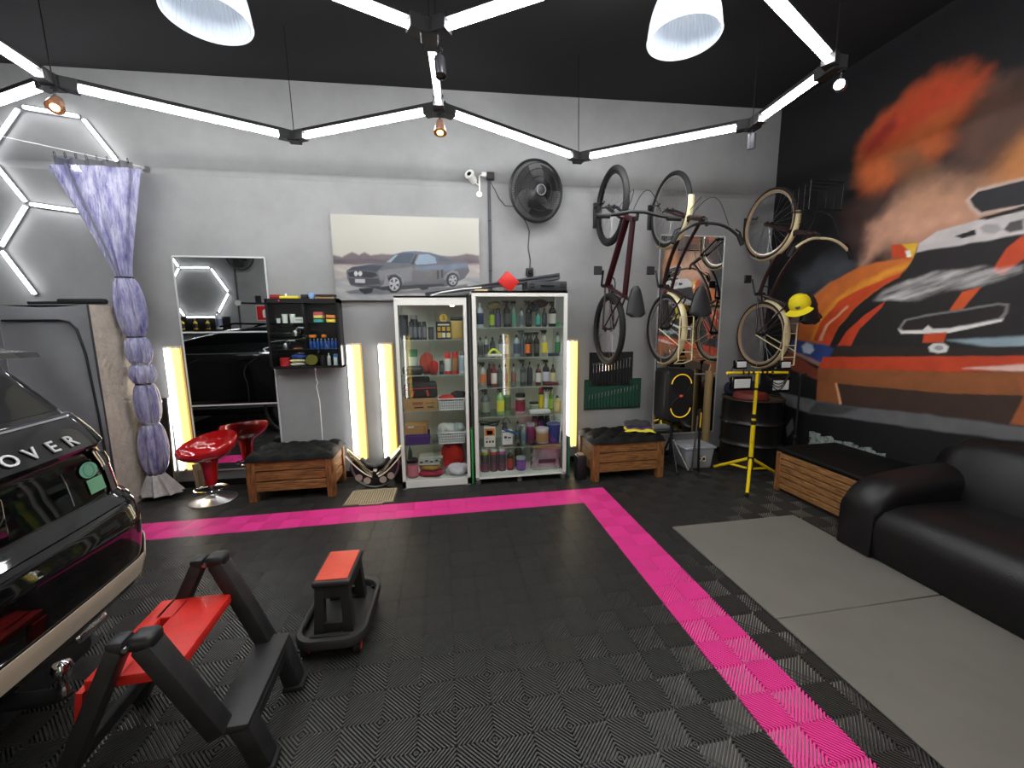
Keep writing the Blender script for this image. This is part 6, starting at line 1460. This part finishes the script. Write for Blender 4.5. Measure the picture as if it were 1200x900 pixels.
pb = thing('black_canister', 'small black upright box beside the tall cabinet', 'box', (-.14, .27, 0)); MB().rbox((0, 0, .125), (.10, .12, .25), .012, 2).build('body', m_black, pb); MB().rbox((0, 0, .258), (.07, .08, .018), .006, 1).build('lid', V('tan lid', (120, 104, 80), .6), pb)

# ---- salvaged headlight unit and car floor mat
hl = thing('headlight_unit', 'salvaged V-shaped chrome headlight unit leaning on the wall', 'headlight', (-2.2, .47, 0), 0)
m_hc = M('smoky chrome', (196, 186, 168), .15, 1.0)
for s in (-1, 1):
    arm = []
    for k in range(13):
        u = k / 12; x = s * (.02 + .23 * u); z = .16 + .22 * u ** 1.3; w2 = .045 - .012 * u
        arm.append([(x, -.06 - .03 * (1 - u), z - w2), (x, -.09 - .03 * (1 - u), z), (x, -.06, z + w2), (x, .0, z + w2), (x, .0, z - w2)])
    MB().loft(arm).build('chrome_arm', m_hc, hl)
    MB().tube(arc_pts(lambda u: (s * (.03 + .24 * u), -.10 + .02 * u, .13 + .22 * u ** 1.4), 12), .007, 6).build('light_strip', M('lamp strip', (236, 226, 200), .2), hl)
    MB().tube(arc_pts(lambda u: (s * (.0 + .225 * math.sin(u * PI / 2)), -.07, .015 + .26 * (1 - math.cos(u * PI / 2))), 16), .012, 8).build('outer_trim', m_steel, hl)
    for k in range(2):
        c = (s * (.075 + .075 * k), -.085, .10 + .035 * k)
        MB().lathe([(0, .0), (.02, .004), (.032, .02), (.034, .03), (.028, .03)], 18, frame3(c, (1, 0, 0), (0, 0, 1))).build('lamp_bowl', M('lamp reflector', (190, 188, 182), .35, .7), hl)
_hp = [(.25 * math.sin(a_), .27 - .26 * math.cos(a_)) for a_ in [-1.35 + 2.7 * i / 16 for i in range(17)]] + [(.19, .33), (.1, .21), (0, .165), (-.1, .21), (-.19, .33)]
MB().prism(_hp, -.01, .06, Matrix(((1, 0, 0, 0), (0, 0, -1, 0), (0, 1, 0, 0), (0, 0, 0, 1)))).build('housing', M('dark lamp housing', (38, 36, 36), .35), hl, smooth=0)
MB().rbox((0, -.10, .095), (.07, .02, .045), .008, 2).build('centre_mount', m_blackg, hl)
MB().tube([(-.13, -.03, .30), (-.08, -.06, .24), (0, -.07, .22), (.08, -.06, .24), (.13, -.03, .30)], .02, 8).build('inner_frame', m_black, hl)
wr_ = thing('wiring_bundle', 'tangle of black brackets and wiring right of the headlight', 'car part', (-2.0, .56, 0))
rnd = random.Random(4)
MB().rbox((0, 0, .12), (.09, .1, .24), .02, 2).build('bracket', m_black, wr_)
for k in range(7): MB().tube(arc_pts(lambda u, a=rnd.uniform(-1, 1), b_=rnd.uniform(.02, .06), c=rnd.uniform(.1, .3): (.03 * a + b_ * math.sin(7 * u), -.06 - .02 * math.cos(9 * u + a), .02 + c * u), 12), .006, 5).build('wire', m_rubber, wr_)
m_cm = M('beige car mat', (176, 160, 128), .8, noise=(30, .15))
cmt = thing('car_mat', 'ribbed beige car mat lying on the tiles by the headlight', 'car mat', (-2.2, .19, 0))
MB().prism([(-.235, -.17), (-.10, -.17), (-.085, -.19), (.10, -.19), (.12, -.165), (.205, -.165), (.215, .15), (.1, .15), (.1, .185), (-.16, .185), (-.16, .15), (-.215, .15)], 0, .008).build('mat', V('mat rubber', (110, 98, 80), .8), cmt, smooth=0)
for k in range(19):
    x = -.19 + .021 * k
    MB().b2((x - .006, -.145, .008), (x + .006, .135, .013)).build('rib', m_cm, cmt, smooth=0)
MB().tube([(-.215, -.155, .01), (-.1, -.155, .01), (-.085, -.175, .01), (.1, -.175, .01), (.12, -.15, .01), (.19, -.15, .01), (.2, .14, .01), (-.2, .14, .01)], .008, 6, closed=True).build('raised_edge', m_cm, cmt)

# ================================================================ tent, curtain and the dark panel
m_tent = M('grey tent cloth', (128, 129, 132), .75, noise=(4, .08), bump=(200, .05)); m_tside = M('creased film', (186, 176, 162), .35, noise=(14, .15), bump=(26, .8))
tn = thing('cloth_booth', 'grey cloth storage booth with black piping behind the car', 'booth', (-4.64, .5, 0))
X0, X1, Y0, Y1, ZT = -.315, .31, -.23, .24, 1.785
def front_(u, v): return (X0 + (X1 - X0) * u, Y0 - .012 * math.sin(PI * u) * math.sin(PI * v) + .012 * math.sin(u * 7 + v * 9) * math.sin(PI * v) - .012 * math.sin(PI * u) ** 2 * math.sin(min(1, (1 - v) * 7) * PI), ZT * v - .02 * math.sin(PI * u) * (v > .98))
MB().grid(front_, 24, 40, .004).build('front_panel', m_tent, tn)
MB().grid(lambda u, v: (X1 + .012 * math.sin(u * 7 + v * 13) * math.sin(PI * v) * math.sin(PI * u), Y0 + (Y1 - Y0) * u, ZT * v), 20, 50, .003).build('side_panel', m_tside, tn, smooth=60)
MB().b2((X0, Y0, ZT - .004), (X1, Y1, ZT)).build('roof_panel', m_tent, tn, smooth=0)
MB().b2((X0, Y1 - .004, 0), (X1, Y1, ZT)).build('back_panel', m_tent, tn, smooth=0)
MB().b2((X0, Y0, 0), (X0 + .004, Y1, ZT)).build('left_panel', m_tent, tn, smooth=0)
MB().tube([(X0 + .04, Y0 - .02, ZT - .125), (X0 + .2, Y0 - .024, ZT - .125), (X1 - .2, Y0 - .024, ZT - .125), (X1 - .13, Y0 - .024, ZT - .14), (X1 - .085, Y0 - .022, ZT - .20), (X1 - .055, Y0 - .018, ZT - .4), (X1 - .035, Y0 - .016, ZT - .9), (X1 - .03, Y0 - .014, .1)], .009, 8).build('zip_piping', m_black, tn)
MB().tube([(X1, Y0, .02), (X1, Y0, ZT)], .007, 8).build('corner_piping', M('dark piping', (52, 52, 54), .6), tn)
br2 = thing('long_duster', 'long black duster lying on top of the booth', 'duster', (-4.55, .47, 1.79))
MB().tube([(-.27, -.1, .015), (-.1, -.06, .018), (.1, -.05, .02), (.24, -.04, .02)], .014, 8).build('shaft', m_black, br2)
MB().rbox((.08, -.05, .028), (.34, .07, .045), .018, 3).build('bristle_head', m_rubber, br2)
# curtain tied in bunches
m_cur = M('lavender plastic curtain', (196, 196, 220), .14, noise=(9, .22), col2=(96, 92, 150), bump=(30, .9), trans=.25, stretch=(2.2, 2.2, .5))  # pale noise streaks paint highlights along the folds
m_clear = glass('clear vinyl', (225, 226, 240), .12, ior=1.6)
cu = thing('plastic_curtain', 'lavender translucent plastic curtain tied in bunches', 'curtain', (-4.2, .56, 0))
def curt_ring(z, rx, ry, cx, cy, seed=0, n=72):
    return [(cx + rx * (1 + .13 * math.sin(9 * a + seed) + .07 * math.sin(17 * a + 1.7 * seed)) * math.cos(a), cy + ry * (1 + .13 * math.sin(9 * a + seed) + .07 * math.sin(17 * a + seed)) * math.sin(a), z) for a in [2 * PI * i / n for i in range(n)]]
ties = [(2.03, -.03), (1.515, -.01), (1.27, 0), (1.09, .005), (.72, .01), (.24, .0)]
rings = []
# upper fan: spread along the wire, closing to the first tie
for k in range(22):
    u = k / 21; z = 2.93 - .90 * u; rx = .245 * (1 - u) ** 1.1 + .05; cx = -.135 * (1 - u) - .03 * u
    rings.append(curt_ring(z - .0, rx, .045 + .015 * math.sin(PI * u), cx, 0, .6))
MB().loft(rings, cap=False).build('upper_drape', m_cur, cu, smooth=50)
for (za, xa), (zb_, xb) in zip(ties, ties[1:]):
    rings = []
    for k in range(13):
        u = k / 12; z = za + (zb_ - za) * u; e = math.sin(PI * u) ** .6
        rings.append(curt_ring(z, .055 + (.05 if za > 1.6 or zb_ < .4 else .032) * e, .05 + .035 * e, xa + (xb - xa) * u, 0, .6 + za))
    MB().loft(rings, cap=False).build('bunch', m_cur, cu, smooth=50)
rings = [curt_ring(.24 - .19 * u, .06 + .10 * u, .05 + .06 * u, .0 + .03 * u, -.01, 2.2) for u in [k / 8 for k in range(9)]]
MB().loft(rings, cap=False).build('hem', M('clouded vinyl', (176, 172, 170), .3, noise=(8, .2), bump=(30, .6)), cu, smooth=50)
for z, x in ties: MB().torus((x, 0, z), .058, .007, n=24, m=6, squash=1.0).build('tie_band', m_black if z not in (1.27, .72) else m_alug, cu)
for dx in (-.0,):
    MB().tube([(-.30, -.055, 2.93), (-.18, -.06, 2.55), (-.09, -.058, 2.25), (-.035, -.06, 2.03)], .008, 6).build('edge_seam', M('seam tape', (96, 96, 108), .5), cu)
MB().grid(lambda u, v: (-.40 + .16 * u + (.37 - .12 * u) * v ** .85, -.05, 2.99 - .95 * v), 8, 20).build('clear_edge', m_clear, cu, smooth=60)
MB().grid(lambda u, v: (-.42 + .56 * u, -.05 * math.sin(u * 30) * .4, 2.90 + .09 * v - .0 * u), 40, 3, .002).build('header_tape', M('grey header tape', (84, 84, 88), .6), cu)
for k in range(8):
    x = -.40 + .075 * k; MB().torus((x, -.01, 3.015 - .012 * k * .3), .022, .0025, (1, .4, 0), 16, 5).build('curtain_ring', m_dark, cu)
wi = thing('curtain_wire', 'thin white wire the curtain hangs on', 'wire', (-4.07, .70, 3.0))
MB().tube([(0, 0, 0), (-.2, -.10, .015), (-.9, -.50, .06)], .003, 5).build('wire', m_wplast, wi)
MB().lathe([(0, 0), (.026, 0), (.028, .02), (.014, .05), (0, .05)], 14, frame3((.0, .075, 0), (1, 0, 0), (0, 0, 1))).build('wall_anchor', m_steel, wi)
dp = thing('leaning_board', 'dark glossy panel leaning between curtain and tube light', 'panel', (-4.235, .67, 0)); dp.rotation_euler = (-.06, 0, 0)
MB().b2((-.11, -.012, 0), (.11, .012, .93)).build('panel', M('dark panel', (30, 30, 32), .35), dp, smooth=0); MB().b2((.108, -.014, 0), (.12, .014, .93)).build('metal_edge', m_steel, dp, smooth=0)
MB().rbox((.05, -.016, .90), (.05, .008, .025), .003, 1).build('tag', m_wplast, dp)
rg = thing('rolled_cloth', 'short roll of beige cloth leaning below the yellow tube', 'cloth', (-3.93, .70, 0))
MB().tube([(0, 0, .03), (-.02, .015, .26)], .032, 12).build('roll', V('canvas beige', (170, 150, 120), .9), rg); MB().tube([(.03, -.01, .02), (.02, .0, .2)], .022, 10).build('inner_roll', V('canvas beige', (150, 132, 104), .9), rg)

# ================================================================ things on the front wall, seen in the tall mirror
ff = copy_tree(fn_); ff.location = (-5.33, FRONT_Y, 2.98); ff.rotation_euler = (0, 0, PI); ff['label'] = 'black caged fan reflected in the tall mirror'
fp = thing('conduit_pipe', 'dark conduit run reflected in the tall mirror', 'pipe', (-5.52, FRONT_Y, 1.15))
MB().cyl((0, .018, 0), (0, .018, 1.75), .016, n=10).build('pipe', V('conduit', (40, 40, 44), .5), fp)
MB().cyl((0, .018, .92), (1.4, .018, .90), .016, n=10).build('branch_pipe', V('conduit', (40, 40, 44), .5), fp)
MB().cyl((0, .0, .92), (0, .05, .92), .055, n=18).build('round_box', m_wplast, fp)
MB().rbox((.38, .025, .99), (.1, .05, .14), .01, 1).build('outlet_box', m_black, fp)
sg = thing('fire_sign', 'small red fire extinguisher sign reflected in the mirror', 'sign', (-5.06, FRONT_Y, 1.72))
MB().b2((-.15, 0, 0), (.15, .004, .30)).build('white_border', m_wplast, sg, smooth=0); MB().b2((-.14, .004, .01), (.14, .006, .29)).build('red_panel', V('sign red', (206, 30, 30), .5), sg, smooth=0)
MB().prism([(-.03, .06), (.03, .06), (.035, .15), (.03, .2), (.0, .22), (-.03, .2), (-.035, .15)], .006, .008, Matrix(((1, 0, 0, 0), (0, 0, 1, 0), (0, 1, 0, 0), (0, 0, 0, 1)))).tube([(-.0, .008, .215), (.05, .008, .235), (.06, .008, .18)], .006, 6).build('extinguisher_symbol', m_wplast, sg)
sh_ = thing('bottle_shelf', 'dark shelf of yellow bottles reflected in the mirror', 'shelf', (-6.25, FRONT_Y + .14, 1.55))
MB().b2((-.55, -.14, -.02), (.55, .1, 0)).build('board', mwc, sh_, smooth=0); MB().b2((-.55, -.14, 0), (.55, -.12, .25)).build('back_board', mwc, sh_, smooth=0)
for k, x in enumerate((-.46, -.25, -.02, .2)): bottle(-6.25 + x, FRONT_Y + .14, 1.552, .07, .2, (226, 190, 40), (40, 36, 30), BLK, ('first', 'second', 'third', 'fourth')[k] + ' yellow bottle on the shelf reflected in the mirror', 'yellow bottles on the reflected shelf')
bottle(-5.85, FRONT_Y + .14, 1.552, .11, .36, (216, 218, 222), (120, 130, 150), (40, 40, 44), 'white flagon on the shelf reflected in the mirror', 'flagons')
# ================================================================ black SUV, tail towards the room
m_paint = M('black car paint', (5, 5, 6), .3, coat=1.0, spec=0.05)
m_cglass = M('black tinted glass', (6, 7, 8), .03)
CX, CY = -2.87, -2.29
car = thing('suv_car', 'glossy black SUV with its tail at the left edge', 'car', (CX, CY, 0))
# horizontal outlines: z, rear x offset, front x, half width, corner radius (all relative to tail point and centre line)
LOW = [(.30, -.20, -4.20, .82, .25), (.36, -.11, -4.27, .88, .26), (.42, -.05, -4.31, .908, .27), (.52, -.02, -4.33, .918, .28), (.62, -.006, -4.34, .918, .29), (.74, 0.0, -4.34, .92, .29),
       (.80, -.018, -4.33, .92, .29), (.835, -.06, -4.32, .915, .27), (.86, -.10, -4.31, .91, .25), (.93, -.115, -4.30, .908, .24), (1.0, -.125, -4.22, .905, .24), (1.06, -.14, -4.05, .90, .25), (1.09, -.125, -3.95, .90, .22), (1.14, -.165, -3.65, .895, .2), (1.19, -.205, -3.3, .885, .19), (1.225, -.24, -3.0, .87, .18)]
TOP = [(1.22, -.245, -3.0, .85, .17), (1.30, -.29, -2.75, .82, .17), (1.38, -.33, -2.5, .785, .17), (1.45, -.37, -2.25, .75, .18), (1.50, -.43, -2.08, .71, .22), (1.54, -.58, -1.98, .66, .3), (1.575, -.85, -1.85, .60, .4), (1.595, -1.05, -1.7, .5, .4)]
NF, NA, NS, NB = 10, 10, 24, 6
def outline(z, tab):
    for k in range(len(tab) - 1):
        if tab[k][0] <= z <= tab[k + 1][0]: break
    a_, b_ = tab[k], tab[k + 1]; t = min(1, max(0, (z - a_[0]) / (b_[0] - a_[0]))); xr, xf, w_, rc = [p + (q - p) * t for p, q in zip(a_[1:], b_[1:])]
    pts = []
    bow = lambda y: xr - .05 * (y / max(w_, .1)) ** 2
    for i in range(NF): y_ = (w_ - rc) * i / NF; pts.append((bow(y_), y_))
    x0 = bow(w_ - rc)
    for i in range(NA): g = PI / 2 * i / NA; pts.append((x0 - rc * 1.25 * (1 - math.cos(g)), w_ - rc + rc * math.sin(g)))
    xs0 = x0 - rc * 1.25; xs1 = xf + rc
    for i in range(NS): u = i / NS; pts.append((xs0 + (xs1 - xs0) * u, w_ * (1 + .012 * math.sin(PI * u)))) 
    for i in range(NB): g = PI / 2 * i / NB; pts.append((xs1 - rc * math.sin(g), w_ - rc + rc * math.cos(g)))
    for i in range(4): pts.append((xf, (w_ - rc) * (1 - i / 3.0) if i < 3 else 0.0))
    return pts
def full(z, tab):
    p = outline(z, tab); return [(x, y, z) for x, y in p] + [(x, -y, z) for x, y in reversed(p[1:-1])]
def dense(tab, n=3):
    zs = []
    for a_, b_ in zip(tab, tab[1:]): zs += [a_[0] + (b_[0] - a_[0]) * k / n for k in range(n)]
    return zs + [tab[-1][0]]
MB().loft([full(z, LOW) for z in dense(LOW)]).build('body', m_paint, car, smooth=55)
MB().loft([full(z, TOP) for z in dense(TOP)]).build('cabin', m_paint, car, smooth=55)
IDX = NF + NA
def patch(name, mat, tab, i0, i1, zlo, zhi, off=.006, nz=6, par=None, side=1, thick=.004):
    """panel lying on the body between outline stations i0..i1 (+y side) and heights given as numbers or functions of station"""
    zl = zlo if callable(zlo) else (lambda s: zlo); zh = zhi if callable(zhi) else (lambda s: zhi)
    N = max(2, int((i1 - i0) * 2))
    def fn(u, v):
        s = i0 + (i1 - i0) * u; z = zl(s) + (zh(s) - zl(s)) * v
        p = outline(z, tab); k = min(int(s), len(p) - 2); f = s - k
        x = p[k][0] * (1 - f) + p[k + 1][0] * f; y_ = p[k][1] * (1 - f) + p[k + 1][1] * f
        tx, ty = p[k + 1][0] - p[k][0], p[k + 1][1] - p[k][1]; L = math.hypot(tx, ty) or 1
        return (x + off * ty / L, side * (y_ - off * tx / L), z)
    return MB().grid(fn, N, nz, thick).build(name, mat, par or car, smooth=60)
for sd in (1, -1):
    patch('rear_glass_half', m_cglass, TOP, 0, NF + 3, 1.245, 1.465, .004, side=sd)
    patch('quarter_window', m_cglass, TOP, IDX + 1, IDX + 7, 1.255, 1.47, .004, side=sd)
    patch('rear_side_window', m_cglass, TOP, IDX + 7.4, IDX + 13, 1.25, 1.48, .004, side=sd)
    patch('front_side_window', m_cglass, TOP, IDX + 13.4, IDX + 19, 1.25, 1.47, .004, side=sd)
    patch('tail_panel', m_cglass, LOW, 0, NF + 1.5, .875, 1.035, .004, side=sd)
    patch('tail_light', M('dark red lamp', (34, 6, 8), .1, coat=1.0), LOW, NF + 1, NF + NA + 1.5, .865, lambda s: 1.045 - .012 * max(0, s - NF - 1), .012, side=sd, nz=8)
    lamp = patch('lamp_rim', m_paint, LOW, NF + .6, NF + NA + 1.6, .985, lambda s: 1.06 - .012 * max(0, s - NF - 1), .016, side=sd)
    patch('bumper_trim', M('champagne trim', (190, 178, 158), .45, .1), LOW, 0, NF + 2.0, .452, .548, .008, side=sd)
    patch('bumper_trim_end', M('champagne trim', (190, 178, 158), .45, .1), LOW, NF + 2.1, NF + NA - .5, lambda s: .425 + .012 * (s - NF - 2), lambda s: .548 + .065 * min(1, max(0, (s - NF - 2.1) / 1.6)), .012, side=sd)
    patch('waist_trim', m_chrome, LOW, IDX + 1, IDX + 19, 1.205, 1.216, .003, nz=1, side=sd)
    patch('sill_trim', m_steel, LOW, IDX + 4, IDX + 17, .40, .43, .006, nz=1, side=sd)
    for k in (7.2, 13.2):
        patch('door_gap', m_rubber, LOW, IDX + k, IDX + k + .12, .38, 1.2, .002, nz=10, side=sd, thick=.001)
    for k in (8.6, 14.6): patch('door_handle', m_chrome if False else m_paint, LOW, IDX + k, IDX + k + 1.2, 1.02, 1.05, .022, nz=1, side=sd, thick=.02)
    for wx in (-.90, -3.45):
        wh = thing('wheel', None, None, (wx, sd * .80, .35)); wh.parent = car
        MB().torus((0, 0, 0), .28, .075, (0, 1, 0), 40, 12, squash=1.5).build('tyre', m_rubber, wh)
        MB().lathe([(0, .0), (.05, .02), (.22, .03), (.235, .06), (.24, .09), (.0, .04)], 30, frame3((0, 0, 0), (1, 0, 0), (0, 0, 1)) if sd < 0 else frame3((0, 0, 0), (-1, 0, 0), (0, 0, 1))).build('alloy', m_dark, wh)
        MB().torus((wx, sd * .905, .36), .40, .03, (0, 1, 0), 40, 8, squash=.6).build('wheel_arch', m_black, car)
# tailgate lettering, spoiler, wiper, plate recess, sticker, tow ball, exhaust
def tail_pt(y_, z, off=.0, tab=LOW):
    p = outline(z, tab); s = abs(y_)
    for a_, b_ in zip(p, p[1:]):
        if a_[1] <= s <= b_[1]:
            f = (s - a_[1]) / ((b_[1] - a_[1]) or 1); x = a_[0] + (b_[0] - a_[0]) * f
            return Vector((x + off, y_, z))
    return Vector((p[0][0] + off, y_, z))
for ch, y_ in zip('RANGEROVER', (-.61, -.5225, -.435, -.3475, -.26, .26, .3475, .435, .5225, .61)):
    up = tail_pt(y_, 1.135, .004) - tail_pt(y_, 1.10, .004); ex = tail_pt(y_ + .03, 1.115, .004) - tail_pt(y_ - .03, 1.115, .004)
    text_mb(ch, .072, .002, frame3(tail_pt(y_, 1.128, .007), ex, up), bold=.001, sx=1.12).build('tailgate_letter', M('satin silver letters', (196, 198, 198), .35, .6), car, smooth=0)
for sd in (1, -1):
    patch('tailgate_crease', m_chrome, LOW, 0, NF + 5, 1.212, 1.219, .004, nz=1, side=sd)
    patch('bumper_step_ridge', m_paint, LOW, 0, NF + 8, .825, .84, .012, nz=1, side=sd)  # raised strip in the body paint
rings = []
for k in range(25):
    y_ = -.70 + 1.4 * k / 24; e = (1 - (y_ / .72) ** 4)
    xr = -.24 - .06 * (y_ / .7) ** 2
    rings.append([(xr, y_, 1.475 + .01 * e), (xr - .01, y_, 1.495 + .012 * e), (xr - .25, y_, 1.525 + .035 * e), (xr - .5, y_, 1.53 + .04 * e), (xr - .4, y_, 1.48)])
MB().loft(rings).build('roof_spoiler', m_paint, car, smooth=40)
MB().rbox((-.105, -.08, .955), (.02, .64, .16), .01, 2).build('plate_recess', m_cglass, car)
MB().rbox((-.092, -.10, .95), (.004, .40, .12), .002, 1).build('number_plate', M('dim plate', (70, 66, 58), .4), car)
patch('panel_seam', m_chrome, LOW, 7.6, 7.68, .885, 1.02, .006, nz=3)
# sticker: round seal above a green card
sp_ = tail_pt(.625, .995, .010); ex = tail_pt(.66, 1.0) - tail_pt(.59, 1.0); up = tail_pt(.555, 1.03) - tail_pt(.555, .96)
sk = MB().lathe([(0, 0), (.042, 0), (.042, .001), (0, .001)], 26, frame3(sp_, ex, up) @ Matrix.Diagonal((1.15, .8, 1, 1))).build('round_sticker', V('sticker', (84, 136, 114), .5), car)
MB().torus(tuple(sp_ + Vector((.0015, 0, 0))), .028, .003, tuple(ex.cross(up)), 24, 5, squash=.3).build('sticker_ring', V('sticker', (40, 110, 84), .5), sk)
q = tail_pt(.64, .925, .010)
MB().box((0, 0, 0), (.085, .062, .0015)).build('square_sticker', V('sticker', (92, 146, 112), .5), car, smooth=0).matrix_local = frame3(q, ex, up)
tow = thing('tow_ball', None, None, (.05, .16, .40)); tow.parent = car
MB().lathe([(0, -.05), (.02, -.05), (.02, -.03), (.016, -.02), (.015, .005), (.018, .012), (.027, .03), (.029, .045), (.022, .064), (0, .074)], 24).build('ball', m_chrome, tow)
MB().tube([(-.22, 0, -.06), (-.05, 0, -.06), (0, 0, -.045)], .026, 10).build('neck', m_black, tow)
MB().rbox((-.22, .55, .315), (.14, .16, .05), .02, 3).build('exhaust_tip', m_chrome, car)
MB().rbox((-.27, 0, .28), (.22, 1.1, .12), .03, 2).build('lower_valance', m_black, car)
MB().rbox((-2.1, 0, .33), (3.5, 1.5, .14), .05, 2).build('underbody', m_black, car)
for sd in (1, -1):
    MB().rbox((-2.75, sd * .98, 1.18), (.12, .2, .15), .04, 3).build('wing_mirror', m_paint, car)
    MB().tube([(-.75, sd * .60, 1.60), (-.9, sd * .60, 1.625), (-1.75, sd * .59, 1.645), (-1.95, sd * .58, 1.60)], .014, 8).build('roof_rail', m_paint, car)
